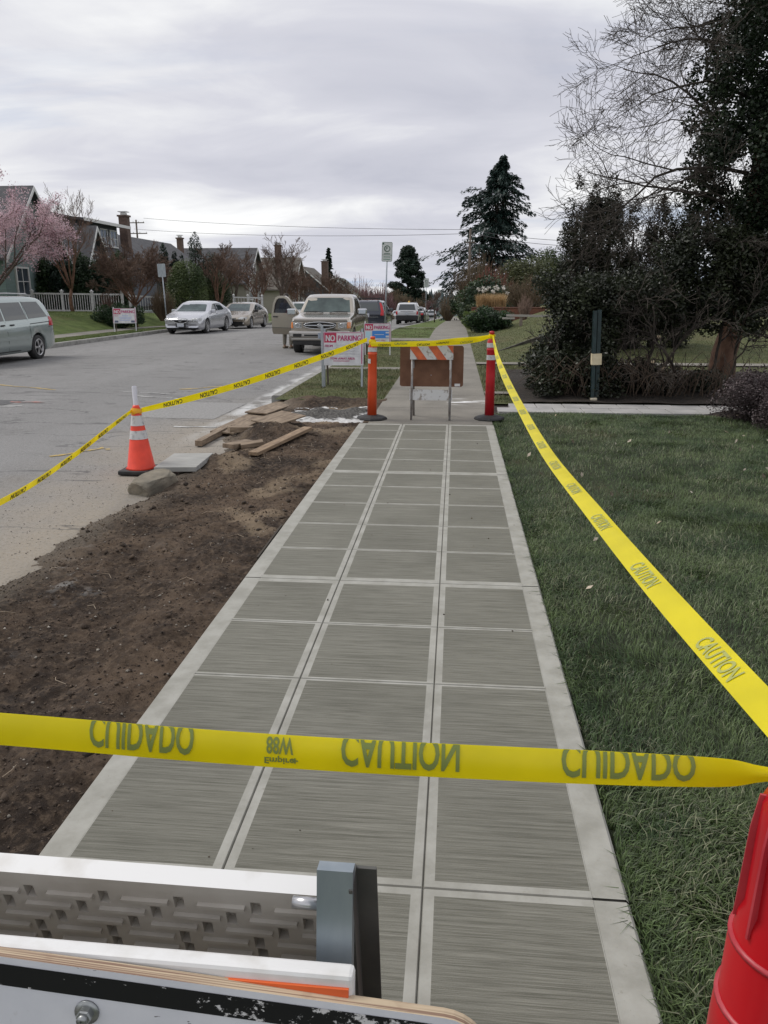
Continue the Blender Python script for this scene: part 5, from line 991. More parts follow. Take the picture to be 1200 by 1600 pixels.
# ---- white sport utility with dark cladding, facing away
S = dict(L=4.45, W=1.80, zbot=.30, wr=.355, axles=(.88, 3.5), top=[(0, .75), (.05, .9), (.4, 1.0), (1.0, 1.08), (1.15, 1.1), (1.75, 1.6), (2.2, 1.69), (4.0, 1.68), (4.2, 1.63), (4.38, 1.1), (4.45, .9)], belt=[(0, .7), (1.1, 1.02), (4.45, 1.06)], tumble=.26, spokes=5, tailr=.03, tail=.3)
sp = paint('white', (.62, .63, .65), .3, .0)
def suv(label, loc, rz, sp, glass=GLASS):
    t, b = vehicle('sport_utility_car', label, 'car', S, loc, rz, sp); patch('rear_window', b, [(-.66, 1.14), (.66, 1.14), (.56, 1.57), (-.56, 1.57)], 'back', glass, t); sidewin(b, t, [[(1.5, 1.12), (2.25, 1.12), (2.25, 1.57), (1.85, 1.57)], [(2.35, 1.12), (3.2, 1.12), (3.2, 1.58), (2.35, 1.58)], [(3.3, 1.12), (4.15, 1.13), (4.0, 1.57), (3.3, 1.58)]], 4.45)
    patch('windshield', b, [(-.68, 1.12), (.68, 1.12), (.58, 1.58), (-.58, 1.58)], 'front', WIND, t)
    for s in (-1, 1): patch('tail_light', b, [(s * .72, .80), (s * .88, .80), (s * .86, 1.06), (s * .74, 1.06)], 'back', REDL, t, .012); patch('headlight', b, [(s * .5, .76), (s * .82, .78), (s * .82, .92), (s * .5, .9)], 'front', LAMP, t)
    MB().box((0, 2.2, .58), (1.72, .16, .34), None, 0, .05).build('rear_bumper', BLACK, t); MB().box((0, -2.2, .58), (1.68, .16, .3), None, 0, .05).build('front_bumper', BLACK, t)
    for s in ('left', 'right'): patch('cladding', b, [(-.85, .36), (.85, .36), (.85, .58), (-.85, .58)], s, BLACK, t, .014)
    patch('plate_recess', b, [(-.5, 1.0), (.5, 1.0), (.5, 1.04), (-.5, 1.04)], 'back', BLACK, t); plate(t, 0, 2.26, .88); mirrors(t, .84, -.85, 1.1, BLACK)
    for s in (-1, 1): MB().tube([(s * .6, -.4, 1.68), (s * .6, -.3, 1.74), (s * .59, 1.4, 1.74), (s * .58, 1.6, 1.66)], .018, 6).build('roof_rail', BLACK, t)
    return t
t = suv('white sport utility vehicle with black cladding and a yellow roof light', (-3.75, 63.3, rcar(63)), R(180), sp)
MB().lathe([(.001, 1.79), (.05, 1.78), (.07, 1.72), (.09, 1.68)], 12, 0, (-.05, .4, .02)).build('roof_beacon', M('amber_beacon', (.7, .42, .05), .3), t)
suv('distant white sport utility vehicle driving down the street', (-4.55, 152, rcar(152)), R(180), sp)
# ---- remaining parked cars, farther off
S2 = dict(L=4.6, W=1.8, zbot=.22, wr=.32, axles=(.9, 3.55), top=[(0, .58), (.05, .68), (.5, .8), (1.25, .95), (1.4, .98), (2.1, 1.36), (2.6, 1.42), (3.1, 1.4), (3.9, 1.08), (4.45, 1.0), (4.6, .8)], belt=[(0, .54), (1.3, .88), (4.6, .92)], spokes=7)
def plain(name, label, loc, rz, p):
    t, b = vehicle(name, label, 'car', S2, loc, rz, p); patch('rear_window', b, [(-.58, 1.06), (.58, 1.06), (.5, 1.33), (-.5, 1.33)], 'back', GLASS, t); patch('windshield', b, [(-.64, 1.0), (.64, 1.0), (.52, 1.34), (-.52, 1.34)], 'front', WIND, t)
    sidewin(b, t, [[(1.7, .98), (2.5, 1.0), (2.5, 1.32), (2.2, 1.3)], [(2.6, 1.0), (3.4, 1.02), (3.1, 1.3), (2.6, 1.33)]], 4.6)
    for s in (-1, 1): patch('tail_light', b, [(s * .5, .76), (s * .82, .76), (s * .82, .9), (s * .5, .9)], 'back', REDL, t); patch('headlight', b, [(s * .46, .56), (s * .8, .58), (s * .8, .68), (s * .46, .66)], 'front', LAMP, t)
    plate(t, 0, 2.31, .7); plate(t, 0, -2.31, .42); mirrors(t, .84, -.62, 1.0, p)
plain('sedan', 'dark sedan parked ahead of the white sport utility vehicle', (-3.55, 70.5, rcar(70)), R(180), paint('black', (.03, .03, .034), .2, .3))
plain('sedan', 'pale sedan parked ahead of the dark sedan', (-3.6, 78.5, rcar(78)), R(180), paint('pale', (.5, .5, .5), .3, .2))
plain('sedan', 'far silver sedan coming up the opposite side', (-9.4, 128, rcar(128)), R(0), paint('silver', (.56, .57, .6)))
suv('white boxy vehicle parked behind the gold sedan', (-12.2, 61.5, rcar(61)), R(0), sp)
# ================================================================== HOUSES across the street
ROOF = M('roof_grey', (.06, .06, .066), .9, (.10, .10, .106), 3, bump=.4, bscale=25); ROOFB = M('roof_brown', (.105, .092, .078), .9, (.15, .135, .115), 3, bump=.4, bscale=25); ROOFG = M('roof_green', (.085, .10, .085), .9, (.13, .145, .12), 3, bump=.4, bscale=25)
TRIM = M('trim_white', (.68, .68, .66), .6); PANE = M('window_pane', (.10, .12, .14), .06, (.04, .05, .06), 1.2, spec=1.0); CHIM = M('chimney_brick', (.10, .07, .055), .9, (.15, .10, .08), 6)
def siding(n, c): 
    return M('siding_' + n, c, .8, tuple(v * .82 for v in c), 60, stretch=(.02, .02, 1.4), lo=.45, hi=.55, bump=.25, bscale=40, bdist=.02)
def window(t, face, u, z, w, h, at, mull=(1, 1)):
    """face '+x' / '-y': u runs along y or x, at = plane of the wall"""
    def b(c, d):
        return bx((at + c[1], c[0], c[2]), (d[1], d[0], d[2])) if face == '+x' else bx((c[0], at - c[1], c[2]), (d[0], d[1], d[2]))
    o = b((u, .03, z), (w, .04, h)).build('window', PANE, t); f = MB(); k = .09
    for c, d in (((u, .05, z + h / 2 + k / 2), (w + 2 * k, .1, k)), ((u, .05, z - h / 2 - k / 2), (w + 2 * k, .14, k)), ((u - w / 2 - k / 2, .05, z), (k, .1, h)), ((u + w / 2 + k / 2, .05, z), (k, .1, h))):
        q = b(c, d); n = len(f.v); f.v += q.v; f.f += [tuple(i + n for i in g) for g in q.f]; f.m += q.m; f.sm += q.sm
    f.build('window_frame', TRIM, o); m = MB()
    for i in range(1, mull[0] + 1): q = b((u - w / 2 + w * i / (mull[0] + 1), .06, z), (.04, .03, h)); n = len(m.v); m.v += q.v; m.f += [tuple(i_ + n for i_ in g) for g in q.f]; m.m += q.m; m.sm += q.sm
    for i in range(1, mull[1] + 1): q = b((u, .062, z - h / 2 + h * i / (mull[1] + 1)), (w, .03, .04)); n = len(m.v); m.v += q.v; m.f += [tuple(i_ + n for i_ in g) for g in q.f]; m.m += q.m; m.sm += q.sm
    if m.v: m.build('glazing_bars', TRIM, o)
def house(name, label, loc, lx, ly, he, hr, ridge, wall, roof, over=.45, chim=None, wins=(), group='houses across the street'):
    """lx along x, ly along y, origin at the footprint centre; ridge 'x' or 'y'"""
    t = thing(name, label, 'house', loc, 0, group); a = MB(); X, Y = lx / 2, ly / 2
    if ridge == 'x': P = [(-Y, 0), (Y, 0), (Y, he), (0, he + hr), (-Y, he)]; vv = lambda u, v, s: Vector((s * X, u, v))
    else: P = [(-X, 0), (X, 0), (X, he), (0, he + hr), (-X, he)]; vv = lambda u, v, s: Vector((u, s * Y, v))
    for s in (-1, 1): a.v += [vv(u, v, s) for u, v in P]
    a.face((0, 1, 2, 3, 4)); a.face((9, 8, 7, 6, 5))
    for i in range(5): a.face((i, 5 + i, 5 + (i + 1) % 5, (i + 1) % 5))
    a.build('wall', wall, t); half = Y if ridge == 'x' else X; sl = hr / half; e = half + over; zt = he + hr; r = MB(); tr = MB(); Lh = (X if ridge == 'x' else Y) + over
    q = [(-e, he - over * sl), (0, zt), (e, he - over * sl), (e, he - over * sl + .16), (0, zt + .17), (-e, he - over * sl + .16)]; q2 = [(-e, he - over * sl - .1), (0, zt - .1), (e, he - over * sl - .1), (e, he - over * sl + .12), (0, zt + .13), (-e, he - over * sl + .12)]
    def ext(mb, poly, l0, l1):
        n = len(mb.v); f = (lambda u, v, l: Vector((l, u, v + .02))) if ridge == 'x' else (lambda u, v, l: Vector((u, l, v + .02)))
        for l in (l0, l1): mb.v += [f(u, v, l) for u, v in poly]
        mb.face((n + 0, n + 1, n + 4, n + 5)); mb.face((n + 1, n + 2, n + 3, n + 4)); mb.face((n + 11, n + 10, n + 7, n + 6)); mb.face((n + 10, n + 9, n + 8, n + 7))
        for i in range(6): mb.face((n + i, n + 6 + i, n + 6 + (i + 1) % 6, n + (i + 1) % 6))
    ext(r, q, -Lh, Lh); ro = r.build('roof', roof, t)
    ext(tr, q2, Lh + .003, Lh + .05); tr.build('bargeboard', TRIM, ro); tr = MB(); ext(tr, q2, -Lh - .05, -Lh - .003); tr.build('bargeboard', TRIM, ro)
    if chim:
        cx, cy, w, top = chim; MB().box((cx, cy, (he + top) / 2), (w, w, top - he)).box((cx, cy, top + .06), (w + .16, w + .16, .12)).build('chimney', CHIM, ro); MB().box((cx, cy, top + .2), (w * .6, w * .6, .16)).box((cx, cy, top + .36), (w * 1.05, w * 1.05, .05)).build('chimney_cap', TRIM, ro)
    for w in wins: window(t, *w)
    return t
g0 = .7
teal = siding('teal', (.19, .26, .245)); t = house('gabled_house', 'teal clapboard house with a steep white-trimmed gable behind the cherry tree', (-28.6, 45.0, g0), 8.2, 6.6, 3.1, 3.55, 'x', teal, ROOF, .45, (.6, 4.0, .8, 6.9), [('+x', -0.1, 4.3, 1.1, 1.6, 4.1, (1, 1)), ('+x', -1.6, 1.6, 1.2, 1.4, 4.1, (1, 1)), ('-y', 2.0, 1.7, 1.2, 1.4, -3.3, (1, 1))])
house('porch_wing', 'low gabled porch wing with white bargeboards beside the teal house', (-26.0, 50.6, g0), 5.0, 3.2, 2.6, 2.35, 'x', siding('dark', (.10, .10, .11)), ROOF, .4, None, [('+x', 0, 2.9, .7, .9, 2.5, (1, 0))])
house('side_gable', 'second steep dark gable rising behind the teal house', (-30.2, 49.6, g0), 5.0, 4.6, 4.0, 2.6, 'x', siding('dark', (.10, .10, .11)), ROOF, .4)
t = house('dormer_house', 'blue-grey house with a long shed dormer and two white windows', (-28.2, 57.0, g0), 8.6, 10.5, 3.0, 3.2, 'y', siding('blue', (.135, .145, .175)), ROOF, .5, (3.0, 3.0, .62, 6.5))
dm = MB().box((1.55, -1.9, 4.6), (3.0, 6.6, 2.2)).build('dormer', siding('blue', (.135, .145, .175)), t)
MB().box((1.75, -1.9, 5.82), (4.3, 7.3, .16), Matrix.Rotation(R(5), 3, 'Y')).build('dormer_roof', ROOF, dm); MB().box((3.93, -1.9, 5.62), (.08, 7.4, .2)).build('fascia', TRIM, dm)
for u in (-1.1, .55): window(t, '+x', u, 4.75, 1.05, 1.05, 3.06, (1, 1))
house('low_house', 'long grey-roofed house with a small white-trimmed end gable', (-27.3, 69.5, g0 - .4), 8, 11, 2.8, 2.9, 'y', siding('grey', (.2, .2, .2)), ROOF, .5, None, [('+x', -2, 1.6, 1.2, 1.3, 4.0)])
house('brown_house', 'house with a wide brown hipped roof behind the bare street trees', (-26.0, 85, g0 - 1.0), 8.5, 7.5, 3.2, 3.2, 'x', siding('cream', (.26, .24, .2)), ROOF, .5, (-3.0, -2.0, .55, 7.4), [('+x', -1.8, 2.0, 1.1, 1.4, 4.25), ('+x', 1.8, 2.0, 1.1, 1.4, 4.25), ('+x', 0, 4.6, 1.0, 1.2, 4.25)])
house('cream_house', 'cream-sided house with a dark roof beyond the brown one', (-23.8, 99, g0 - 1.6), 8, 8, 3.2, 3.4, 'x', siding('cream2', (.4, .37, .31)), ROOFB, .5, (2.2, -2.5, .7, 8.0), [('+x', -1.6, 2.0, 1.1, 1.4, 4.0), ('+x', 1.6, 2.0, 1.1, 1.4, 4.0)])
house('dark_house', 'dark house with a tall red brick chimney far down the street', (-22.5, 121, g0 - 2.3), 8, 9, 3.4, 3.4, 'y', siding('slate', (.085, .09, .10)), ROOFB, .5, (3.2, -4.0, .9, 7.6), [('-y', 1.8, 2.0, 1.2, 1.4, -4.5), ('-y', -1.5, 2.0, 1.2, 1.4, -4.5)])
house('green_roof_house', 'low house with a mossy green roof beyond the red chimney', (-20.5, 139, g0 - 2.9), 9, 12, 3.0, 3.2, 'y', siding('pale', (.3, .3, .28)), ROOFG, .5)
# white picket fence
PF = M('fence_white', (.66, .66, .66), .6, (.5, .5, .49), 8)
def picket_fence(label, p0, p1, h, z0, z1, bays, gap=.14):
    d = Vector((p1[0] - p0[0], p1[1] - p0[1], 0)); L = d.length; rz = math.atan2(d.y, d.x); t = thing('picket_fence', label, 'fence', (p0[0], p0[1], z0), rz); sl = (z1 - z0) / L
    pm = MB().box((0, 0, h / 2), (.03, .03, h - .12)).mesh('picket'); pm.materials.append(PF); po = MB().box((0, 0, (h + .1) / 2 - .1), (.12, .12, h + .3)).box((0, 0, h + .12), (.17, .17, .05)).lathe([(.085, h + .14), (.03, h + .2), (.001, h + .22)], 4, 0).mesh('post'); po.materials.append(PF)
    for i in range(bays + 1):
        u = L * i / bays; o = bpy.data.objects.new('post', po); C.objects.link(o); o.parent = t; o.location = (u, 0, sl * u)
    u = .13
    while u < L - .08:
        if min(abs(u - L * i / bays) for i in range(bays + 1)) > .09:
            o = bpy.data.objects.new('picket', pm); C.objects.link(o); o.parent = t; o.location = (u, 0, sl * u)
        u += gap
    rot = Matrix.Rotation(-math.atan(sl), 3, 'Y')
    for z in (.08, h - .03): MB().box((L / 2, 0, z + sl * L / 2), (L, .05, .09), rot).build('rail', PF, t)
picket_fence('white picket fence behind the far lawn', (-23.9, 43.2), (-18.65, 43.2), 1.02, .66, .60, 3)
picket_fence('short return of white picket fence beside the round-crowned bare tree', (-18.3, 43.4), (-16.6, 44.3), .95, .6, .5, 1)
picket_fence('white slatted fence far behind the gold sedan', (-15.9, 56.0), (-13.9, 56.3), 1.05, .35, .3, 2, .2)
# ================================================================== STREET FURNITURE AND WORKS
ORG = M('orange_plastic', (.70, .085, .02), .45, (.58, .07, .018), 6); RED = M('red_plastic', (.50, .012, .02), .4, (.40, .012, .018), 7); REFL = M('reflective_band', (.42, .42, .42), .4, (.55, .55, .55), 40)
CONEO = M('cone_orange', (.82, .06, .025), .45, (.70, .05, .02), 9); CONEW = M('cone_white_band', (.60, .60, .59), .5, (.36, .36, .36), 26, lo=.5, hi=.7)
# delineator posts
def delineator(label, loc, m, h, lean=0.0, torn=False):
    t = thing('delineator_post', label, 'post', loc, 0); t.rotation_euler = (0, lean, 0)
    MB().lathe([(.001, 0), (.205, 0), (.215, .012), (.20, .035), (.10, .06), (.075, .062), (.001, .062)], 8, 0, smooth=False).build('base', BLACK, t)
    MB().lathe([(.001, .05), (.066, .05), (.062, h * .5), (.059, h * .78), (.064, h * .785), (.064, h * .80), (.058, h * .805), (.057, h * .88), (.05, h * .90), (.03, h * .93), (.026, h * .965), (.034, h * .97), (.034, h * .995), (.001, h)], 20).build('tube', m, t)
    for z0, z1 in ((.68, .735), (.82, .87)):
        b = MB()
        if torn and z0 < .7: b.lathe([(.0635, h * z0), (.0635, h * z1)], 20); b.f = b.f[:14]; b.m = b.m[:14]; b.sm = b.sm[:14]
        else: b.lathe([(.0640, h * z0), (.0615, h * z1)], 20)
        b.build('reflective_band', REFL, t)
    return t
delineator('bright orange delineator post at the verge end of the barricade', (-1.13, 10.62, .0), ORG, 1.13, R(.8), True)
delineator('red delineator post at the lawn end of the barricade', (.50, 10.75, .0), RED, 1.2, R(-.3))
# traffic cone with a rolled paper stuck in its tip
cz = -.135; t = thing('traffic_cone', 'orange traffic cone with two white bands and rolled paper in its tip', 'cone', (-3.29, 7.72, cz))
MB().box((0, 0, .022), (.37, .37, .044), None, 0, .012).build('base', BLACK, t)
rad = lambda z: .152 - .112 * z / .67
MB().lathe([(.001, .045), (.16, .045), (rad(.06), .06), (rad(.67), .67), (.036, .69), (.028, .71), (.001, .71)], 28).build('cone_body', CONEO, t)
for z0, z1 in ((.36, .45), (.50, .605)): MB().lathe([(rad(z0) + .003, z0), (rad(z1) + .003, z1)], 28).build('reflective_band', CONEW, t)
p = MB().lathe([(.022, .66), (.026, .90)], 14, 0, smooth=True); p.lathe([(.018, .66), (.020, .905)], 14); tag(p.build('rolled_paper', M('paper', (.75, .75, .80), .8), None, (-3.29, 7.72, cz)), 'roll of white paper poking from the cone tip', 'paper')
# rear barricade with brown board behind it
def rear_barricade():
    t = thing('barricade', 'small folding barricade with orange and white stripes across the old sidewalk', 'barricade', (-.315, 10.62, 0), R(-.5)); L45 = M('angle_steel', (.36, .36, .36), .6, (.22, .19, .17), 12, metal=.4)
    WB = M('worn_white_board', (.56, .56, .55), .6, (.28, .25, .22), 18, lo=.55, hi=.66); OB = M('worn_orange_sheet', (.62, .13, .03), .5, (.45, .09, .03), 14)
    for s in (-1, 1):
        MB().tube([(s * .265, -.03, 0.0), (s * .265, .14, .99)], .021, 4).build('leg', L45, t); MB().tube([(s * .255, .38, 0.0), (s * .255, .155, .95)], .02, 4).build('leg', L45, t)
    top = MB().box((0, .105, .91), (.59, .022, .19), Matrix.Rotation(R(-9), 3, 'X')).build('striped_board', WB, t)
    for k in range(3):
        x0 = -.295 + k * .27 - .02; x0 += .13; P = [(x0, .815), (x0 + .125, .815), (x0 - .02, 1.005), (x0 - .145, 1.005)]
        # clip to the board
        bm = bmesh.new(); bm.faces.new([bm.verts.new((a_, 0, z)) for a_, z in P])
        for co, no in (((-.294, 0, 0), (-1, 0, 0)), ((.294, 0, 0), (1, 0, 0))): bmesh.ops.bisect_plane(bm, geom=bm.verts[:] + bm.edges[:] + bm.faces[:], plane_co=co, plane_no=no, clear_outer=True)
        if bm.faces:
            mb = MB().bm(bm)
            for v in mb.v: v.y = .090 + (v.z - .91) * math.tan(R(9))
            mb.build('orange_stripe', OB, top)
        else: bm.free()
    MB().box((0, .03, .34), (.585, .02, .145), Matrix.Rotation(R(-9), 3, 'X')).build('lower_board', WB, t)
    MB().box((0, .0, .615), (.01, .01, .01)).build('bolt', GALV, t)
rear_barricade()
BR = M('brown_plywood', (.115, .048, .022), .7, (.16, .075, .038), 7, bump=.15, bscale=40)
def rrect(w, h, r, n_=6): return [(sx * (w / 2 - r) + r * math.cos(q), sz * (h / 2 - r) + r * math.sin(q)) for sx, sz, a0 in ((1, 1, 0), (-1, 1, 90), (-1, -1, 180), (1, -1, 270)) for q in [R(a0 + 90 * i / n_) for i in range(n_ + 1)]]
o = MB().prism(rrect(.88, .56, .035), -.009, .009).build('sign_board', BR, None, (-.315, 10.84, .715), (R(-8), 0, R(.5))); tag(o, 'back of a brown plywood sign board leaning on the rear barricade', 'sign')
bx((.36, -.0125, -.255), (.075, .004, .035)).build('sticker', WHITE, o)
# NO PARKING sandwich boards
REDP = M('sign_red', (.50, .015, .075), .5, (.42, .02, .07), 8); SGW = M('sign_white', (.68, .68, .69), .5, (.55, .55, .56), 8); INK = M('sign_ink_grey', (.38, .38, .42), .7); BLUE = M('sign_blue', (.04, .22, .62), .5); MAG = M('sign_maroon', (.42, .03, .14), .6)
def sandwich(label, loc, rz, w, h0, h1, legm, kind, thick=.016):
    t = thing('no_parking_sign', label, 'sign', loc, rz, 'no-parking sandwich boards'); ht = h1 + .03; tl = R(-9); bz = (h0 + h1) / 2; H = h1 - h0
    def onb(x, z, d=.0): return Vector((x, (z - ht) * math.tan(-tl) * -1 * -1 - 0, z))      # point on the leaning plane
    yy = lambda z: -(ht - z) * math.tan(-tl)
    bd = bx((0, yy(bz), bz), (w, thick, H / math.cos(tl)), Matrix.Rotation(tl, 3, 'X')).build('front_board', SGW, t)
    for s in (-1, 1):
        MB().box((s * (w / 2 - .03), yy(ht / 2) + .02, ht / 2 + .02), (.035, .02, ht / math.cos(tl) + .02), Matrix.Rotation(tl, 3, 'X')).build('leg', legm, t); MB().box((s * (w / 2 - .05), -yy(ht / 2) + .045, ht / 2), (.035, .02, ht / math.cos(tl)), Matrix.Rotation(-tl, 3, 'X')).build('leg', M('leg_dark', (.12, .10, .08), .8), t)
    MB().box((0, -yy(bz) + .065, bz), (w, thick, H), Matrix.Rotation(-tl, 3, 'X')).build('back_board', M('board_back', (.13, .09, .07), .8), t)
    def put(name, me_v, F, m, d=.002):
        me = bpy.data.meshes.new(name); me.from_pydata([(x, yy(z) - thick / 2 / math.cos(tl) - d, z) for x, z in me_v], [], F); link(name, me, m, bd)
    def rect(x0, x1, z0, z1, m, d=.002, name='print'): put(name, [(x0, z0), (x1, z0), (x1, z1), (x0, z1)], [(0, 1, 2, 3)], m, d)
    def word(txt, x, z, h, wd, m, d=.004, fat=.0):
        V, F = text_mesh(txt, h); V[:, 0] *= wd / V[:, 0].max(); put('lettering', [(x + a, z + q) for a, q in V], F, m, d)
        if fat: put('lettering', [(x + a + fat, z + q) for a, q in V], F, m, d + .0006); put('lettering', [(x + a - fat, z + q + fat * .3), ] [:0] or [(x + a - fat, z + q) for a, q in V], F, m, d + .0012)
    k = w / .76; zt = h1
    rect(-w / 2 + .012 * k, -w / 2 + .022 * k, h0 + .02, h1 - .02, MAG); rect(w / 2 - .04 * k, w / 2 - .022 * k, h0 + .03, h1 - .03, MAG)
    rect(-w / 2 + .03 * k, -w / 2 + .255 * k, zt - .19 * k, zt - .02 * k, REDP); word('NO', -w / 2 + .06 * k, zt - .165 * k, .115 * k, .165 * k, SGW, .004, .006 * k); word('PARKING', -w / 2 + .285 * k, zt - .155 * k, .10 * k, .42 * k, MAG, .004, .004 * k)
    rect(-w / 2 + .02 * k, w / 2 - .03 * k, zt - .018, zt - .008, MAG)
    if kind == 'paper':
        word('FROM', -w / 2 + .045 * k, zt - .27 * k, .045 * k, .14 * k, MAG, .004, .002)
        for j in range(4):
            z = zt - .25 * k - j * .05 * k; r_ = random.Random(j); rect(-w / 2 + .22 * k, w / 2 - .08 * k, z, z + .003, INK)
            pts = [Vector((-w / 2 + .25 * k + i * .014 * k, yy(z) - thick - .002, z + .02 * k + r_.uniform(-.014, .014) * k)) for i in range(26)]; MB().tube(pts, .0022, 3, 0, False).build('handwriting', INK, bd)
        word('TOW-AWAY AREA', -w / 2 + .14 * k, h0 + .105 * k, .042 * k, .46 * k, MAG, .004, .002); rect(-w / 2 + .2 * k, -w / 2 + .5 * k, h0 + .074 * k, h0 + .086 * k, MAG)
        rect(-w / 2 + .06 * k, w / 2 - .06 * k, h0 + .155 * k, h0 + .158 * k, INK)
    elif kind == 'blue':
        rect(-w / 2 + .23 * k, w / 2 - .06 * k, zt - .40 * k, zt - .20 * k, BLUE, .003); rect(-w / 2 + .05 * k, -w / 2 + .2 * k, zt - .40 * k, zt - .22 * k, M('sign_pale_blue', (.45, .65, .75), .5), .003)
        rect(-w / 2 + .3 * k, w / 2 - .2 * k, zt - .31 * k, zt - .295 * k, SGW, .005); rect(w / 2 - .15 * k, w / 2 - .06 * k, zt - .27 * k, zt - .23 * k, SGW, .005); rect(w / 2 - .15 * k, w / 2 - .06 * k, zt - .38 * k, zt - .33 * k, SGW, .005)
        word('TOW-AWAY AREA', -w / 2 + .14 * k, h0 + .06 * k, .04 * k, .46 * k, MAG)
    else:
        PB = M('sign_pale_print', (.42, .47, .66), .6); word('FROM', -w / 2 + .05 * k, zt - .26 * k, .035 * k, .12 * k, REDP)
        for j, (a_, b_) in enumerate(((.3, .5), (.2, .62), (.22, .6), (.2, .55))): rect(-w / 2 + a_ * k, -w / 2 + b_ * k, zt - (.25 + .05 * j) * k, zt - (.225 + .05 * j) * k, PB)
        for s in (-1, 1): rect(s * .27 * k - .06 * k, s * .27 * k + .06 * k, h0 + .03, h0 + .09 * k, M('sign_dark_print', (.12, .13, .2), .6))
    return t
t1 = sandwich('white no-parking sandwich board with handwritten lines beside the orange post', (-2.06, 14.42, 0), R(1), .76, .40, 1.0, GALV, 'paper')
t2 = sandwich('no-parking sandwich board with blue panel farther along the verge', (-2.17, 22.0, 0), R(2), .76, .33, .87, M('leg_white', (.6, .6, .6), .6), 'blue')
sandwich('no-parking sandwich board on the verge across the street', (-14.72, 34.2, 0), R(12), 1.0, .38, 1.02, M('leg_white', (.6, .6, .6), .6), 'plain')
# galvanised stake of the first board
MB().box((0, 0, .56), (.045, .03, 1.12)).build('stake', GALV, t1, (-.365, -.2, 0))
# signposts
SF = M('sign_face_white', (.62, .64, .62), .5); SGG = M('sign_green', (.03, .10, .06), .5)
def parking_sign(label, loc, h, w, sh, lean, front=True, group='parking signposts'):
    t = thing('parking_sign', label, 'sign', loc, 0, group); t.rotation_euler = (0, lean, 0); MB().tube([(0, 0, -.3), (0, 0, h - .02)], .03, 8).build('post', GALV, t)
    pl_ = MB().prism([(a_, b_ + h - sh / 2) for a_, b_ in rrect(w, sh, w * .1, 3)], -.044, -.036).build('sign_plate', SF if front else GALV, t)
    if front:
        ring('symbol_ring', pl_, (0, -.047, h - sh * .34), w * .26, w * .26, w * .035, SGG, 24); lettering(pl_, 'P', -w * .13, h - sh * .34 - w * .15, w * .32, SGG, -.05); bx((-w * .36, -.0465, h - sh * .09), (w * .14, .004, w * .14)).build('corner_mark', SGG, pl_)
        bx((0, -.0465, h - sh * .66), (w * .9, .004, .012)).build('rule', SGG, pl_); bx((0, -.0465, h - sh * .60), (w * .6, .004, .03)).build('print_line', SGG, pl_)
        for z in (.76, .88): bx((0, -.0465, h - sh * z), (w * .66, .004, .035)).build('print_line', M('sign_green_pale', (.2, .3, .25), .6), pl_)
        for a_, b_, c_, d_ in ((0, h - .012, w * .86, .01), (0, h - sh + .012, w * .86, .01)): bx((a_, -.0465, b_), (c_, .004, d_)).build('border', SGG, pl_)
        for s in (-1, 1): bx((s * (w / 2 - .012), -.0465, h - sh / 2), (.01, .004, sh * .9)).build('border', SGG, pl_)
    return t
parking_sign('white parking sign with ringed P on a leaning galvanised post', (-2.86, 32.0, 0), 3.62, .42, .74, R(1.6))
parking_sign('farther white parking sign beside the white sport utility vehicle', (-2.58, 68.0, float(prof(68))), 3.6, .42, .75, R(.6))
parking_sign('most distant white parking sign on the verge', (-2.5, 118.0, float(prof(118))), 4.2, .5, .8, 0)
parking_sign('back of a grey street sign on a post across the street', (-14.3, 38.2, 0), 3.05, .40, .62, R(-1.2), False)
# dark green U-channel signpost with a cream band in the bed
DG = M('dark_green_steel', (.008, .022, .024), .35, (.02, .04, .042), 9); t = thing('green_signpost', 'dark green channel post with a cream label standing in the hedge bed', 'post', (2.25, 12.58, .03)); t.rotation_euler = (0, R(-2.2), 0)
MB().box((-.04, 0, .7), (.05, .1, 1.4)).build('post', DG, t); MB().box((.035, .03, .7), (.055, .05, 1.42)).box((.0, .045, .7), (.06, .02, 1.4)).build('channel', DG, t); MB().box((0, -.012, .66), (.148, .135, .17)).build('cream_label', M('cream_tape', (.66, .58, .40), .6, (.55, .47, .3), 12), t); MB().box((-.02, -.01, .03), (.10, .12, .05), None, 0, .015).build('foot', M('cream_foot', (.55, .5, .38), .8), t)
# wooden rail on the side lawn
t = thing('wooden_rail', 'weathered wooden rail fence on the rising side lawn', 'fence', (1.9, 33.4, gz(2.5, 33.4))); RW = M('rail_wood', (.16, .13, .105), .9, (.24, .2, .165), 5)
for x in (.82, 2.6): bx((x, 0, .15), (.12, .1, .75)).build('post', RW, t)
for z, x0, x1 in ((.46, .2, 2.9),): bx(((x0 + x1) / 2, -.06, z), (x1 - x0, .05, .09), Matrix.Rotation(R(1.0), 3, 'Y')).build('rail', M('rail_pale', (.36, .34, .31), .9), t)
bx((.3, -.02, .36), (.5, .3, .06)).build('step_board', M('rail_pale', (.36, .34, .31), .9), t)
# utility poles and wires
POLE = M('pole_wood', (.11, .09, .075), .9, (.16, .13, .11), 6); WIRE = M('wire', (.05, .05, .055), .8)
def pole(label, loc, h, arms, rz=0):
    t = thing('utility_pole', label, 'utility pole', loc, rz, 'utility poles'); MB().tube([(0, 0, -.3), (0, 0, h)], [.17, .11], 10).build('pole', POLE, t)
    for z, w in arms:
        a = bx((0, -.14, z), (w, .1, .12)).build('crossarm', POLE, t)
        for k in range(4): MB().lathe([(.05, 0), (.06, .06), (.03, .16), (.001, .17)], 8, 0, (-w / 2 + .1 + (w - .2) * k / 3, -.14, z + .06)).build('insulator', WHITE, a)
    return t
pole('wooden utility pole half buried in the cedar boughs', (1.2, 78, float(prof(78)) + .4), 8.1, [(6.9, .9)])
pole('distant utility pole with two crossarms behind the grey roof', (-44.5, 110, -1.0), 12.4, [(12.0, 2.4), (10.6, 3.0)])
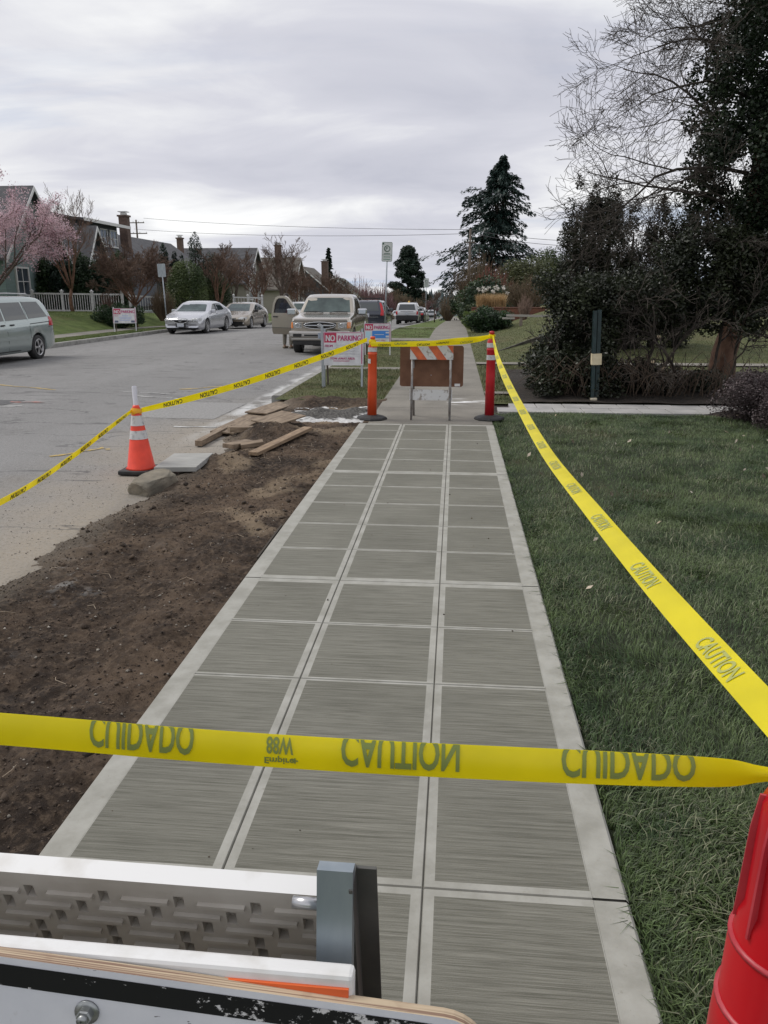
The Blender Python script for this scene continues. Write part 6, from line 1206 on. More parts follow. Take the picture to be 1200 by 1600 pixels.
def wire(label, a, b, sag, r=.02):
    a, b = Vector(a), Vector(b); pts = [a.lerp(b, i / 24) - Vector((0, 0, sag * 4 * (i / 24) * (1 - i / 24))) for i in range(25)]; tag(MB().tube(pts, r, 5).build('overhead_wire', WIRE), label, 'wire', 'overhead wires')
wire('upper overhead wire crossing the street to the cedar', (-43.4, 110, 11.6), (1.1, 78, 7.45), .35); wire('lower overhead wire crossing the street to the cedar', (-44.9, 110, 10.2), (1.15, 78, 7.1), .5)
wire('overhead wire running right from the pole by the cedar', (1.25, 78, 7.4), (9.5, 70, 5.9), .15); wire('second overhead wire running right from the pole by the cedar', (1.25, 78, 7.15), (9.5, 70, 5.5), .2)
# person behind the pickup door
def person():
    SK = M('skin', (.42, .26, .19), .6); t = thing('person', 'person in a blue jacket and khaki trousers standing behind the open pickup door', 'person', (-5.62, 26.05, -.12), R(160))
    def skin(name, V, E, Rr, mat, parent, sub=2):
        me = bpy.data.meshes.new(name); me.from_pydata(V, E, []); o = link(name, me, mat, parent); me.skin_vertices or None
        o.modifiers.new('skin', 'SKIN').use_smooth_shade = True
        for i, q in enumerate(Rr): me.skin_vertices[0].data[i].radius = (q if isinstance(q, tuple) else (q, q))
        me.skin_vertices[0].data[0].use_root = True; s = o.modifiers.new('sub', 'SUBSURF'); s.levels = s.render_levels = sub; return o
    # pelvis, spine, chest, neck, head; legs; arms
    V = [(0, 0, .95), (0, 0, 1.12), (0, .01, 1.32), (0, 0, 1.47), (0, -.02, 1.56), (0, -.03, 1.66), (0, -.02, 1.74), (.09, 0, .88), (.11, -.02, .5), (.11, .02, .1), (.12, -.08, .04), (-.09, 0, .88), (-.13, -.05, .5), (-.13, .0, .1), (-.14, -.1, .04),
         (.18, 0, 1.42), (.25, .0, 1.16), (.26, -.15, .98), (.27, -.23, .96), (-.18, 0, 1.42), (-.28, -.02, 1.17), (-.3, -.2, 1.1), (-.3, -.28, 1.1)]
    E = [(0, 1), (1, 2), (2, 3), (3, 4), (4, 5), (5, 6), (0, 7), (7, 8), (8, 9), (9, 10), (0, 11), (11, 12), (12, 13), (13, 14), (2, 15), (15, 16), (16, 17), (17, 18), (2, 19), (19, 20), (20, 21), (21, 22)]
    Rr = [(.15, .11), (.14, .10), (.16, .11), (.06, .06), (.07, .085), (.085, .10), (.05, .06), (.09, .09), (.06, .065), (.042, .045), (.04, .035), (.09, .09), (.06, .065), (.042, .045), (.04, .035), (.06, .06), (.045, .045), (.034, .034), (.03, .03), (.06, .06), (.045, .045), (.034, .034), (.03, .03)]
    body = skin('body', V, E, Rr, SK, t)
    j = [0, 1, 2, 3, 15, 16, 17, 19, 20, 21]; m = {a: i for i, a in enumerate(j)}; Ej = [(m[a], m[b]) for a, b in E if a in m and b in m]
    skin('jacket', [V[i] for i in j], Ej, [tuple(x + .022 for x in Rr[i]) if i not in (3,) else (.075, .075) for i in j], M('jacket_blue', (.045, .055, .13), .9, (.07, .085, .19), 8, bump=.2), t)
    j = [0, 7, 8, 9, 11, 12, 13]; m = {a: i for i, a in enumerate(j)}; Ej = [(m[a], m[b]) for a, b in E if a in m and b in m]
    skin('trousers', [V[i] for i in j], Ej, [tuple(x + .018 for x in Rr[i]) for i in j], M('khaki', (.20, .185, .155), .9, (.26, .24, .2), 9, bump=.2), t)
    for s in (9, 13):
        p = Vector(V[s]); MB().box(p + Vector((0, -.06, -.055)), (.10, .27, .07), None, 0, .03).build('shoe', M('shoe_tan', (.19, .15, .11), .8), t)
    h = MB(); bm = bmesh.new(); bmesh.ops.create_icosphere(bm, subdivisions=3, radius=1.0)
    for v in bm.verts: v.co = Vector((v.co.x * .088, v.co.y * .105 - .02 + .012, v.co.z * .10 + 1.70))
    bmesh.ops.bisect_plane(bm, geom=bm.verts[:] + bm.edges[:] + bm.faces[:], plane_co=(0, -.06, 1.69), plane_no=(0, -.8, -.6), clear_outer=True); h.bm(bm, None, 0, True).build('hair', M('hair_dark', (.03, .022, .018), .7), t)
    fc = MB(); fc.lathe([(.001, -.02), (.012, -.018), (.016, 0), (.001, .03)], 8, 0, (0, -.128, 1.655)).build('nose', SK, t)
    for s in (-1, 1):
        e = MB().lathe([(.001, -.012), (.01, -.006), (.012, 0), (.01, .006), (.001, .012)], 8, 0, (s * .032, -.115, 1.685)).build('eye', M('eye_dark', (.05, .04, .04), .3), t); MB().box((s * .088, -.02, 1.66), (.02, .04, .06), None, 0, .008).build('ear', SK, t)
        w = Vector(V[18 if s > 0 else 22])
        for k in range(4): q = w + Vector((-.028 + .018 * k, -.02, 0)); MB().tube([q, q + Vector((0, -.05, -.005)), q + Vector((0, -.065, -.035))], [.009, .008, .007], 6).build('finger', SK, t)
        q = w + Vector((-s * .035, 0, 0)); MB().tube([q, q + Vector((-s * .025, -.03, -.01)), q + Vector((-s * .025, -.055, -.02))], [.01, .009, .008], 6).build('thumb', SK, t)
    MB().box((0, -.125, 1.615), (.045, .012, .01)).build('mouth', M('lips', (.35, .16, .13), .6), t)
person()
# ---- debris on the torn-up verge
def board(label, c, d, rz, tilt=(0, 0), m=WOOD, name='board'):
    o = bx((0, 0, 0), d, None, .004).build(name, m, None, c, (R(tilt[0]), R(tilt[1]), R(rz))); tag(o, label, 'board' if name == 'board' else name.replace('_', ' ')); return o
dz = lambda x, y: float(dirtz(np.array(float(x)), np.array(float(y))))
board('pale loose plank lying alone on the dirt', (-2.01, 8.85, dz(-2.01, 8.85) + .055), (1.45, .12, .04), 76, (0, -2))
board('short broken wood block on the dirt heap', (-2.5, 8.72, dz(-2.5, 8.72) + .05), (.55, .14, .05), 78, (4, 5), PLY)
board('dark split timber beside the broken block', (-2.32, 8.62, dz(-2.32, 8.62) + .04), (.26, .10, .05), 20, (10, -6), PLY)
board('weathered plywood sheet lying along the gutter', (-2.98, 10.75, -.085), (1.7, .34, .022), 84, (3, -1), PLY)
board('second plywood sheet overlapping the first', (-2.82, 12.1, -.05), (1.75, .36, .022), 82, (2, 1), PLY)
board('square plywood piece on top of the dirt heap', (-2.38, 10.3, dz(-2.38, 10.3) + .06), (.62, .45, .02), 60, (4, -5), PLY)
board('thick timber stub under the plywood edge', (-2.75, 9.75, dz(-2.75, 9.75) + .04), (.35, .14, .07), 30, (0, 4), PLY)
board('long timber edging half buried by the gutter', (-3.12, 9.75, -.10), (1.2, .09, .07), 88, (0, 0), PLY)
SLB = M('new_slab', (.30, .30, .285), .85, (.38, .38, .36), 4, bump=.3, bscale=60, stretch=(1, 8, 1))
board('thin flat grey concrete slab beside the traffic cone', (-2.84, 7.8, -.04), (.44, .66, .05), 2, (1, -1), SLB, 'concrete_slab')
bm = bmesh.new(); bmesh.ops.create_icosphere(bm, subdivisions=4, radius=1.0); co = np.array([v.co[:] for v in bm.verts])
for v in bm.verts:
    c = v.co; n = 0.25 * float(fbm(np.array(c.x * 1.6 + 5), np.array(c.y * 1.6 + c.z * 2.1), 3, 4)); b_ = Vector([math.copysign(min(abs(q), .72), q) for q in c]); v.co = Vector((b_.x * .25, b_.y * .15, b_.z * .12)) * (1.15 + n)
o = MB().bm(bm, None, 0, False).build('stone', M('rough_stone', (.16, .145, .115), .95, (.25, .22, .17), 7, bump=.8, bscale=35), None, (-2.87, 6.98, -.09), (R(5), R(-8), R(65))); tag(o, 'jagged rough stone at the foot of the traffic cone', 'stone')
# spilled concrete hole at the end of the walk
def spill():
    X, Y = np.meshgrid(np.linspace(-2.62, -1.19, 72), np.linspace(10.72, 12.45, 60)); Z = -.075 + .03 * fbm(X * 5, Y * 5, 3, 5) * 2 + .10 * np.exp(-(((X + 1.95) / .42) ** 2 + ((Y - 11.35) / .26) ** 2)) + .07 * np.exp(-(((X + 1.45) / .2) ** 2 + ((Y - 11.7) / .18) ** 2)) + .02 * np.abs(fbm(X * 18, Y * 18, 8, 3))
    e = np.minimum(np.minimum(X + 2.62, -1.19 - X), np.minimum(Y - 10.72, 12.45 - Y) * .8) + .12 * fbm(X * 4, Y * 4, 6, 4); Z -= .12 * (1 - sstep(e, .0, .14)); n = NT('spilled_concrete', .9); hgt = n.rng(n.math('ADD', n.z, n.math('MULTIPLY', n.noise(9, 6), .07)), -.036, -.018)
    b_ = n.noise(30, 5); c = n.mix(n.rng(b_, .35, .7), (.50, .50, .49), (.66, .66, .65)); c = n.mix(hgt, c, n.mix(n.rng(b_, .4, .65), (.05, .048, .045), (.13, .125, .115))); n.bump(b_, .5, .01); n.col(c)
    i = np.arange(59 * 71); a = (i // 71) * 72 + i % 71; o = link('concrete_spill', npmesh('concrete_spill', np.stack([X, Y, Z], -1).reshape(-1, 3), np.stack([a, a + 1, a + 73, a + 72], -1), True), n.m); tag(o, 'white splash of spilled concrete and dark lumps at the verge end', 'concrete spill')
spill()
# pebbles, clods and litter on the soil
def scatter(name, label, n, size, mat, seed, x=(-3.3, -1.3), y=(.8, 10.5), zf=dirtz, flat=.7, bias=1.0):
    r = np.random.default_rng(seed); px = r.uniform(*x, n); py = y[0] + (y[1] - y[0]) * r.random(n) ** bias; pz = zf(px, py); s = size * (0.35 + r.random(n) ** 2.5 * 1.4); base = np.array([(1, 0, 0), (-1, 0, 0), (0, 1, 0), (0, -1, 0), (0, 0, 1), (0, 0, -1)], float)
    V = base[None] * r.uniform(.6, 1.25, (n, 6, 1)) + r.normal(0, .14, (n, 6, 3)); a = r.uniform(0, 6.28, n); c_, s_ = np.cos(a)[:, None], np.sin(a)[:, None]; V = np.stack([V[..., 0] * c_ - V[..., 1] * s_, V[..., 0] * s_ + V[..., 1] * c_, V[..., 2] * flat], -1) * s[:, None, None]; V += np.stack([px, py, pz + s * .25], -1)[:, None, :]
    f = np.array([(0, 2, 4), (2, 1, 4), (1, 3, 4), (3, 0, 4), (2, 0, 5), (1, 2, 5), (3, 1, 5), (0, 3, 5)]); F = (np.arange(n)[:, None, None] * 6 + f[None]).reshape(-1, 3); o = link(name, npmesh(name, V.reshape(-1, 3), F), mat); tag(o, label, kind='stuff')
scatter('soil_clods', 'dark crumbs and clods of loose soil', 30000, .0055, M('clod', (.035, .025, .018), .95, (.10, .072, .05), 3, island=.5), 5, bias=1.3)
scatter('soil_lumps', 'bigger crumbly lumps lying on the dug soil', 700, .016, M('clod', (.035, .025, .018), .95), 15, flat=.8)
scatter('pebbles', 'small pale pebbles scattered over the soil', 1500, .007, M('pebble', (.30, .27, .23), .85, (.2, .18, .15), 6, island=.5), 6)
scatter('road_grit', 'fine gravel spilled on the road edge', 2600, .004, M('grit', (.20, .18, .155), .9, (.1, .09, .08), 6, island=.5), 7, (-4.2, -3.1), (4.0, 12.0), lambda X, Y: np.maximum(-.15 + .05 * (1 - (2 * (X - LK) / (kerbx(Y) - .02 - LK) - 1) ** 2), dirtz(X, Y)))
scatter('sidewalk_crumbs', 'few dark crumbs of soil on the new sidewalk', 70, .006, M('clod', (.035, .025, .018), .95), 16, (-1.2, .5), (1.5, 9.5), lambda X, Y: 0 * X, .8)
r = random.Random(3); segs = []
for i in range(34):
    x = r.uniform(-2.9, -1.45); y = r.uniform(1.6, 9); a = r.uniform(0, 6.28); L = r.uniform(.04, .16); z = dz(x, y) + .008; segs.append((3, [Vector((x, y, z)), Vector((x + math.cos(a) * L * .5, y + math.sin(a) * L * .5, z + .012)), Vector((x + math.cos(a + .4) * L, y + math.sin(a + .4) * L, dz(x + math.cos(a + .4) * L, y + math.sin(a + .4) * L) + .006))], [.0022, .002, .0014]))
o = branches('root_litter', segs, M('dry_root', (.26, .2, .14), .9, (.4, .33, .25), 5), None); tag(o, 'dry roots and straws strewn over the soil', kind='stuff')
r = np.random.default_rng(9); n = 70; px = r.uniform(.8, 4.2, n); py = r.uniform(2.2, 11.2, n); V, F = leaves(np.stack([px, py, nearz(px, py) + .045], -1), np.full(n, .004), n * 1, .05, 3, .5, 0, .5, 1.5)
o = link('fallen_leaves', npmesh('fallen_leaves', V, F), M('fallen_leaf', (.28, .22, .15), .8, (.45, .40, .33), 5, island=.4)); tag(o, 'few pale fallen leaves on the lawn', kind='stuff')
# ================================================================== CAUTION TAPE
def tape_mat(name, ty): return M(name, ty, .32, tuple(v * .9 for v in ty), 5, trans=.5, spec=.6)
TAPE = tape_mat('caution_tape', (1.0, .90, .012)); INKB = M('tape_ink_black', (.03, .03, .02), .5); INKG = M('tape_ink_seen_through', (.20, .25, .06), .5); INKF = M('tape_ink_faint', (.36, .38, .10), .5)
def catmull(P, n):
    P = [Vector(p) for p in P]; Q = [P[0] * 2 - P[1]] + P + [P[-1] * 2 - P[-2]]; out_ = []
    for i in range(len(P) - 1):
        a, b, c, d = Q[i:i + 4]
        for k in range(n): t = k / n; out_.append(.5 * ((2 * b) + (c - a) * t + (2 * a - 5 * b + 4 * c - d) * t * t + (3 * b - a - 3 * c + d) * t ** 3))
    out_.append(P[-1]); return out_
class Ribbon:
    def __init__(s, ctr, across, width, n=16, wave=0.0, seed=0):
        s.c = catmull(ctr, n); s.a = catmull(across, n); s.w = catmull([(q, 0, 0) for q in (width if isinstance(width, (list, tuple)) else [width] * len(ctr))], n); s.l = [0.0]
        for p, q in zip(s.c[:-1], s.c[1:]): s.l.append(s.l[-1] + (q - p).length)
        s.L = s.l[-1]; s.wave = wave; s.seed = seed
    def at(s, u, v, off=0.0):                # u metres along, v in 0..1 across (0 bottom, 1 top)
        u = min(max(u, 0), s.L - 1e-6); i = max(0, min(len(s.l) - 2, int(np.searchsorted(s.l, u)) - 1)); t = (u - s.l[i]) / (s.l[i + 1] - s.l[i]); c = s.c[i].lerp(s.c[i + 1], t); a = s.a[i].lerp(s.a[i + 1], t).normalized(); w = s.w[i].lerp(s.w[i + 1], t).x; d = (s.c[i + 1] - s.c[i]).normalized(); n = d.cross(a).normalized()
        bow = s.wave * (math.sin(u * 7 + s.seed) * .5 + math.sin(u * 17 + s.seed * 2) * .25) * math.sin(v * math.pi) + .004 * math.sin(v * math.pi)
        return c + a * ((v - .5) * w) + n * (bow + off)
    def mesh(s, nu, nv=6):
        V = [s.at(s.L * i / nu, j / nv, o) for o in (0, -.0008) for i in range(nu + 1) for j in range(nv + 1)]; F = []; k = (nu + 1) * (nv + 1)
        for o in (0, 1):
            for i in range(nu):
                for j in range(nv): a = o * k + i * (nv + 1) + j; q = (a, a + 1, a + nv + 2, a + nv + 1); F.append(q if o else q[::-1])
        me = bpy.data.meshes.new('tape'); me.from_pydata([tuple(p) for p in V], [], F); me.polygons.foreach_set('use_smooth', np.ones(len(F), dtype=bool)); me.update(); return me
    def word(s, parent, txt, u0, h, length, mat, w, v0=.12, cut=1.0, flip=True, off=.0016):
        V, Fc = text_mesh(txt, h, .022); V[:, 0] *= length / V[:, 0].max(); bm = bmesh.new(); vs = [bm.verts.new((x, y, 0)) for x, y in V]
        for f in Fc:
            try: bm.faces.new([vs[i] for i in f])
            except ValueError: pass
        if flip:
            for v in bm.verts: v.co.y = h - v.co.y
        for v in bm.verts: v.co.y += v0 * w
        bmesh.ops.bisect_plane(bm, geom=bm.verts[:] + bm.edges[:] + bm.faces[:], plane_co=(0, w * cut, 0), plane_no=(0, 1, 0), clear_outer=True)
        for q in range(1, 10): bmesh.ops.bisect_plane(bm, geom=bm.verts[:] + bm.edges[:] + bm.faces[:], plane_co=(0, w * q / 10, 0), plane_no=(0, 1, 0))
        for side in (off, -off - .0008):
            me = bpy.data.meshes.new('printed_word'); V2 = [s.at(u0 + v.co.x, min(max(v.co.y / w, 0), 1), side)[:] for v in bm.verts]; bm.verts.index_update(); me.from_pydata(V2, [], [tuple(v.index for v in f.verts) for f in bm.faces]); link('printed_word', me, mat, parent)
        bm.free()
# near run, right in front of the camera
rb = Ribbon([(-1.35, 1.19, .932), (-.83, 1.2, .915), (-.45, 1.2, .902), (-.11, 1.2, .897), (.25, 1.2, .899), (.47, 1.2, .902), (.54, 1.2, .9035), (.60, 1.2, .905), (.68, 1.2, .907)], [(0, .30, 1)] * 5 + [(0, .3, 1), (0, .4, 1), (0, .5, 1), (0, .3, 1)], [.060, .060, .060, .060, .059, .050, .028, .016, .03], 14, .0015)
o = link('caution_tape', rb.mesh(150, 8), TAPE); tag(o, 'near run of yellow caution tape stretched across the new sidewalk', 'tape', 'runs of yellow caution tape')
u_of = lambda x: x + 1.35
for txt, x0, L in (('CAUTION', -1.05, .185), ('CUIDADO', -.655, .198), ('CAUTION', -.185, .212), ('CUIDADO', .205, .228)): rb.word(o, txt, u_of(x0), .060, L, INKG, .06, .17, 1.0)
rb.word(o, 'Empire', u_of(-.325), .012, .055, INKG, .06, .12, 1.0); rb.word(o, '88W', u_of(-.322), .03, .05, INKG, .06, .42, 1.0); rb.word(o, '+', u_of(-.275), .014, .012, INKG, .06, .14, 1.0)
# long run from the red post back towards the camera over the lawn
P0 = Vector((.505, 10.72, 1.135)); pts = [P0, (.512, 9.6, .965), (.525, 8.2, .86), (.55, 6.5, .79), (.565, 4.6, .775), (.575, 3.0, .85), (.585, 2.0, .905), (.575, 1.05, 1.0)]
rb = Ribbon(pts, [(.35, 0, .9), (.75, .2, .6), (.95, 0, .25), (1, 0, .15), (1, 0, .25), (1, 0, .35), (1, 0.1, .5), (1, .2, .6)], [.03, .05, .07, .072, .072, .072, .07, .06], 14, .003, 2)
o = link('caution_tape', rb.mesh(240, 8), TAPE); tag(o, 'long run of caution tape over the lawn from the red post to the foreground', 'tape', 'runs of yellow caution tape')
for k in range(14): rb.word(o, 'CAUTION' if k % 2 == 0 else 'CAUTION', .5 + k * .66, .046, .22, INKF, .072, .16, 1.0, False)
# run between the two posts
rb = Ribbon([(-1.13, 10.54, 1.03), (-.6, 10.53, 1.035), (0, 10.55, 1.06), (.3, 10.62, 1.09), (.47, 10.70, 1.125)], [(0, 0, 1)] * 5, [.06, .07, .07, .06, .03], 14, .002, 1)
o = link('caution_tape', rb.mesh(60, 6), TAPE); tag(o, 'short run of caution tape between the orange and red posts', 'tape', 'runs of yellow caution tape')
for k, (u, tx, m) in enumerate(((.1, 'CUIDADO', INKB), (.32, 'CAUTION', INKG), (.62, 'CAUTION', INKB), (.88, 'CUIDADO', INKB), (1.2, 'CAUTION', INKG))): rb.word(o, tx, u, .03, .17, m, .07, .1 + .3 * (k % 2), 1.0, k % 2 == 0)
rb = Ribbon([(-.3, 10.5, 1.065), (0, 10.5, 1.10), (.3, 10.6, 1.118), (.47, 10.68, 1.14)], [(0, 0, 1)] * 4, [.03, .035, .035, .03], 10, .003, 5)
o = link('tape_fold', rb.mesh(40, 4), TAPE); tag(o, 'loose second strand of tape folded along the run between the posts', 'tape')
# run from the orange post over the road to the cone, and on to the near left
rb = Ribbon([(-1.19, 10.62, 1.085), (-1.5, 10.2, .97), (-1.95, 9.55, .83), (-2.45, 8.87, .68), (-2.9, 8.25, .575), (-3.25, 7.76, .515)], [(0, 0, 1)] * 6, [.05, .074, .074, .074, .07, .05], 14, .002, 3)
o = link('caution_tape', rb.mesh(110, 6), TAPE); tag(o, 'run of caution tape from the orange post down to the traffic cone', 'tape', 'runs of yellow caution tape')
for k in range(7): rb.word(o, 'CAUTION', .18 + k * .48, .05, .24, INKB, .074, .1, .9)
rb = Ribbon([(-3.33, 7.68, .515), (-3.33, 7.0, .41), (-3.27, 6.2, .33), (-3.2, 5.3, .275), (-3.12, 4.3, .29), (-3.0, 3.2, .36)], [(.2, 0, 1), (.35, 0, .9), (.4, 0, .9), (.45, 0, .85), (.5, 0, .8), (.5, 0, .8)], [.04, .07, .072, .072, .072, .072], 14, .003, 4)
o = link('caution_tape', rb.mesh(110, 6), TAPE); tag(o, 'sagging run of caution tape from the traffic cone towards the near road', 'tape', 'runs of yellow caution tape')
for k in range(9): rb.word(o, 'CAUTION', .12 + k * .44, .045, .24, INKB if k < 7 else INKF, .072, .05, .8)
# knots where the tape is tied
def knot(label, c, r, seed, mats=TAPE):
    r_ = random.Random(seed); a = MB()
    for k in range(5):
        ax = Vector((r_.gauss(0, .25), r_.gauss(0, .25), 1)).normalized(); u = ax.orthogonal().normalized(); w = ax.cross(u); z = r_.uniform(-.5, .5) * r; pts = []; n = len(a.v)
        for i in range(19):
            t = 2 * math.pi * i / 18; q = Vector(c) + (u * math.cos(t) + w * math.sin(t)) * r * r_.uniform(.95, 1.12) + ax * z; a.v += [q - ax * r * .3, q + ax * r * .3]
        for i in range(18): a.face((n + 2 * i, n + 2 * i + 2, n + 2 * i + 3, n + 2 * i + 1), 0, True)
    tag(a.build('tape_knot', mats), label, 'tape knot', 'tape knots')
knot('wad of caution tape wrapped round the orange post', (-1.118, 10.62, 1.04), .047, 1); knot('caution tape knotted round the neck of the red post', (.494, 10.75, 1.128), .042, 2, TAPE); knot('caution tape wound round the tip of the traffic cone', (-3.29, 7.72, .515), .052, 3, M('tape_over_orange', (.85, .42, .02), .4))

# ================================================================== FOREGROUND BARRICADE
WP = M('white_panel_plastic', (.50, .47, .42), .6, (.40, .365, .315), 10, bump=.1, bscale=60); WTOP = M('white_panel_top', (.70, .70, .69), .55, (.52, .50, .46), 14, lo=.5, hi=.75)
BT = thing('barricade', 'folding barricade in the foreground with moulded white back panel and galvanised legs', 'barricade', (-.42, .70, 0), R(-.6))
def pocket_panel(w, h, th):
    """moulded panel: near face carries a basket pattern of recessed slots"""
    xs = [0.0, w]; zs = [0.0, h]; slots = []; dx = .098; dzr = .0235; row = 0; z = h - .030
    while z > .012:
        off = (row % 4) * .0335
        x = .012 - off
        while x < w:
            slots.append((x, x + .060, z - .006, z, -.0055)); slots.append((x + .067, x + .080, z - .016, z + .007, .012)); x += dx
        z -= dzr; row += 1
    slots = [(max(a, .012), min(b, w - .012), max(c, .01), min(d, h - .012), e) for a, b, c, d, e in slots if b > .02 and a < w - .02 and d > .014]; slots = [q for q in slots if q[1] - q[0] > .006 and q[3] - q[2] > .004]
    for a, b, c, d, e in slots: xs += [a, b]; zs += [c, d]
    xs = sorted(set(round(q, 5) for q in xs)); zs = sorted(set(round(q, 5) for q in zs)); m = MB(); X = np.array(xs); Z = np.array(zs); D = np.zeros((len(xs) - 1, len(zs) - 1)); cx = (X[1:] + X[:-1]) / 2; czz = (Z[1:] + Z[:-1]) / 2
    for a, b, c, d, e in slots: D[np.ix_((cx > a) & (cx < b), (czz > c) & (czz < d))] = e
    for i in range(D.shape[0]):
        for j in range(D.shape[1]):
            y = D[i, j]; n = len(m.v); m.v += [Vector((X[i], y, Z[j])), Vector((X[i + 1], y, Z[j])), Vector((X[i + 1], y, Z[j + 1])), Vector((X[i], y, Z[j + 1]))]; m.face((n, n + 1, n + 2, n + 3))
            if i + 1 < D.shape[0] and D[i + 1, j] != y: y2 = D[i + 1, j]; n = len(m.v); m.v += [Vector((X[i + 1], y, Z[j])), Vector((X[i + 1], y2, Z[j])), Vector((X[i + 1], y2, Z[j + 1])), Vector((X[i + 1], y, Z[j + 1]))]; m.face((n, n + 1, n + 2, n + 3))
            if j + 1 < D.shape[1] and D[i, j + 1] != y: y2 = D[i, j + 1]; n = len(m.v); m.v += [Vector((X[i], y, Z[j + 1])), Vector((X[i + 1], y, Z[j + 1])), Vector((X[i + 1], y2, Z[j + 1])), Vector((X[i], y2, Z[j + 1]))]; m.face((n, n + 1, n + 2, n + 3))
    n = len(m.v); m.v += [Vector(q) for q in ((0, 0, 0), (w, 0, 0), (w, th, 0), (0, th, 0), (0, 0, h), (w, 0, h), (w, th, h), (0, th, h))]
    for f in ((0, 3, 2, 1), (1, 2, 6, 5), (0, 4, 7, 3), (3, 7, 6, 2)): m.face(tuple(n + i for i in f))
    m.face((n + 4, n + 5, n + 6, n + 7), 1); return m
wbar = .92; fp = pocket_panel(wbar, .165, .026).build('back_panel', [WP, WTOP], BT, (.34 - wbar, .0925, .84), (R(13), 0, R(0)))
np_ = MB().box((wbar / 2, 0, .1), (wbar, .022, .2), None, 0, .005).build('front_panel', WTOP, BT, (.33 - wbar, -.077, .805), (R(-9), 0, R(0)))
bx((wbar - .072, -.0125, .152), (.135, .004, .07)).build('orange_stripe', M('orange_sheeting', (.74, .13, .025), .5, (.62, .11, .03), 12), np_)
bx((wbar - .40, -.0125, .1), (.14, .004, .17)).build('orange_stripe', M('orange_sheeting', (.74, .13, .025), .5), np_)
GS = M('galv_leg', (.21, .255, .29), .4, (.33, .37, .40), 16, metal=.55, stretch=(1, 1, .25)); GD = M('galv_leg_shaded', (.09, .09, .085), .65, (.14, .135, .12), 12, metal=.4)  # GD: shade on the far legs painted as a darker steel colour
for x in (.303, -.42):
    a = MB(); rot = Matrix.Rotation(R(-9), 3, 'X'); a.box((x, -.080, .545), (.040, .018, 1.10), rot).build('leg', GS, BT)
    a = MB(); rot = Matrix.Rotation(R(12), 3, 'X'); a.box((x + .018, .122, .54), (.004, .034, 1.09), rot).box((x + .031, .139, .54), (.024, .004, 1.09), rot).build('leg', GD, BT)
    MB().lathe([(.001, 0), (.007, 0), (.007, .03), (.001, .03)], 10, 0, (x - .052, .012, 1.03), 'x').build('hinge_pin', RIM, BT)
    for z in (.93, .83):
        MB().lathe([(.001, -.006), (.010, -.006), (.010, .002), (.001, .002)], 6, 0, (x + .028, .045 + (1.0 - z) * .2, z + .03), 'x', False).build('bolt', GALV, BT)
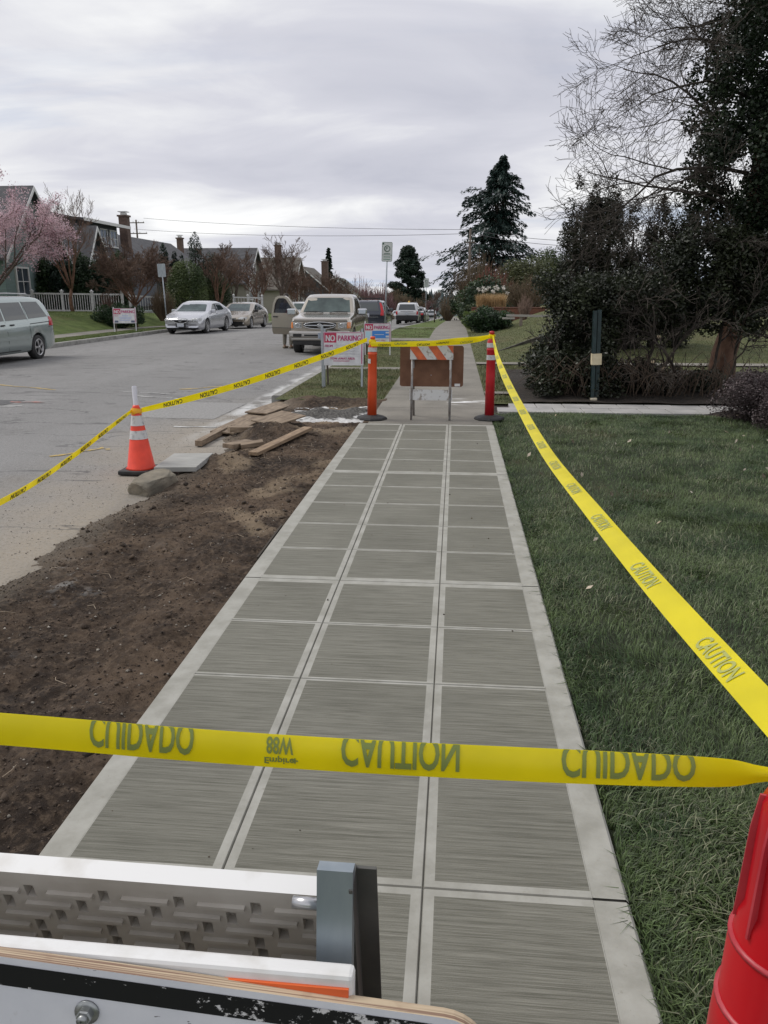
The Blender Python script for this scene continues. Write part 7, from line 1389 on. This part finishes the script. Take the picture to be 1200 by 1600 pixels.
# weathered plywood road sign hung on the near side
def hung_sign():
    w, h = 1.22, .76; t = thing('road_sign', 'weathered white plywood road sign with black border hung on the foreground barricade', 'sign', (0, .59, 0), 0)
    n = NT('sign_face_worn', .55); n.pos = n.t.nodes.new('ShaderNodeTexCoord').outputs['Object']; a = n.noise(26, 6, rough=.7); b_ = n.noise(8, 6, off=(3, 3, 3)); c = n.mix(n.rng(b_, .35, .7), (.60, .61, .65), (.70, .70, .73)); c = n.mix(n.rng(n.noise(60, 5, (1, 1, 2.5)), .70, .74), c, (.12, .11, .11)); c = n.mix(n.rng(n.noise(14, 6, (1, 1, .6), off=(8, 1, 1)), .64, .70, 0, .7), c, (.32, .28, .26)); n.col(c)
    k = NT('sign_border_worn', .4); k.pos = k.t.nodes.new('ShaderNodeTexCoord').outputs['Object']; sx = k.t.nodes.new('ShaderNodeSeparateXYZ'); k.t.links.new(k.pos, sx.inputs[0]); wear = k.math('ADD', k.noise(38, 7, (1, 1, 1.6), .75), k.math('MULTIPLY', k.rng(sx.outputs[0], .18, .62), .17)); c = k.mix(k.rng(wear, .63, .66), (.010, .010, .012), (.58, .57, .57)); k.col(c)
    e = NT('plywood_edge', .85); e.pos = e.t.nodes.new('ShaderNodeTexCoord').outputs['Object']; c = e.mix(e.rng(e.noise(1, 4, (3, 420, 3)), .42, .6), (.50, .40, .28), (.22, .14, .10)); c = e.mix(e.rng(e.noise(9, 5), .55, .7, 0, .8), c, (.17, .085, .06)); e.col(c)
    def rr(w, h, r, n_=8): return [(sx * (w / 2 - r) + r * math.cos(a_), sz * (h / 2 - r) + r * math.sin(a_)) for sx, sz, a0 in ((1, 1, 0), (-1, 1, 90), (-1, -1, 180), (1, -1, 270)) for a_ in [R(a0 + 90 * i / n_) for i in range(n_ + 1)]]
    th = .0145; P = rr(w, h, .055); m = MB(); q = len(P)
    for y in (-th / 2, th / 2): m.v += [Vector((x, y, z)) for x, z in P]
    m.face(tuple(range(q)), 0); m.face(tuple(q + i for i in reversed(range(q))), 1)
    for i in range(q): m.face(((i + 1) % q, i, q + i, q + (i + 1) % q), 1)
    bd = m.build('sign_panel', [n.m, e.m], t)
    o1, o2 = rr(w - .016, h - .016, .05), rr(w - .066, h - .066, .034); m = MB(); m.v = [Vector((x, -th / 2 - .0006, z)) for x, z in o1] + [Vector((x, -th / 2 - .0006, z)) for x, z in o2]
    for i in range(q): m.face((i, (i + 1) % q, q + (i + 1) % q, q + i))
    m.build('black_border', k.m, bd)
    for bxp in (.175,):
        bo = MB().lathe([(.001, 0), (.0135, 0), (.0135, .002), (.007, .0022)], 24, 0, (0, 0, 0)); bo.lathe([(.0088, .002), (.0088, .009), (.0075, .0105), (.001, .0107)], 6, 0, smooth=False); bo.lathe([(.0055, .0106), (.0055, .015), (.001, .0152)], 12); b = bo.build('bolt', M('bolt_steel', (.40, .42, .42), .35, (.28, .29, .29), 60, metal=.8), bd, (bxp, -th / 2 - .0005, h / 2 - .050), (R(90), 0, 0))
    t.location = SIGN_LOC; t.rotation_euler = SIGN_ROT
SIGN_LOC = (-.575, .572, .642); SIGN_ROT = (R(-9), R(4.2), R(0)); hung_sign()

# ================================================================== RED PLASTIC CHANNELISER at the right edge
def channeliser():
    RP = M('red_translucent_plastic', (.60, .008, .015), .3, (.50, .01, .02), 5, trans=.2, spec=.6); t = thing('red_delineator_post', 'glossy red ribbed plastic delineator post at the lawn edge in the foreground', 'post', (.545, 1.03, -.02), R(25))
    body = MB().lathe([(.10, .03), (.098, .30), (.096, .55), (.094, .60), (.088, .615), (.086, .72), (.080, .74), (.0775, .78), (.070, .80), (.068, .93), (.066, .98), (.05, 1.02), (.036, 1.04)], 32).build('body', RP, t)
    FIN = M('red_fin_edge', (.66, .10, .12), .35, (.58, .05, .07), 9, trans=.35)
    for k in range(5):
        th = R(140 + 36 * k); d = Vector((math.cos(th), math.sin(th), 0)); s = Vector((-d.y, d.x, 0)); f = MB(); P = [(.06, .77), (.083, .765), (.0815, .80), (.077, .93), (.070, .99), (.06, .99)]; q = len(P)
        for o in (-.0022, .0022): f.v += [d * r0 + s * o + Vector((0, 0, z)) for r0, z in P]
        f.face(tuple(range(q))); f.face(tuple(q + i for i in reversed(range(q))))
        for i in range(q): f.face(((i + 1) % q, i, q + i, q + (i + 1) % q))
        f.build('fin', FIN, body)
    for z, r0 in ((.612, .094), (.735, .0865)): MB().lathe([(r0 - .008, z - .004), (r0 + .0003, z - .003), (r0 + .0003, z + .003), (r0 - .008, z + .004)], 32).build('rim', FIN, body)
    MB().lathe([(.001, 0), (.21, 0), (.22, .015), (.2, .04), (.1, .06), (.001, .06)], 8, 0, smooth=False).build('base', BLACK, t)
    MB().lathe([(.036, 1.03), (.034, 1.06), (.042, 1.065), (.042, 1.09), (.03, 1.105), (.001, 1.11)], 16).build('top_knob', RP, t)
channeliser()
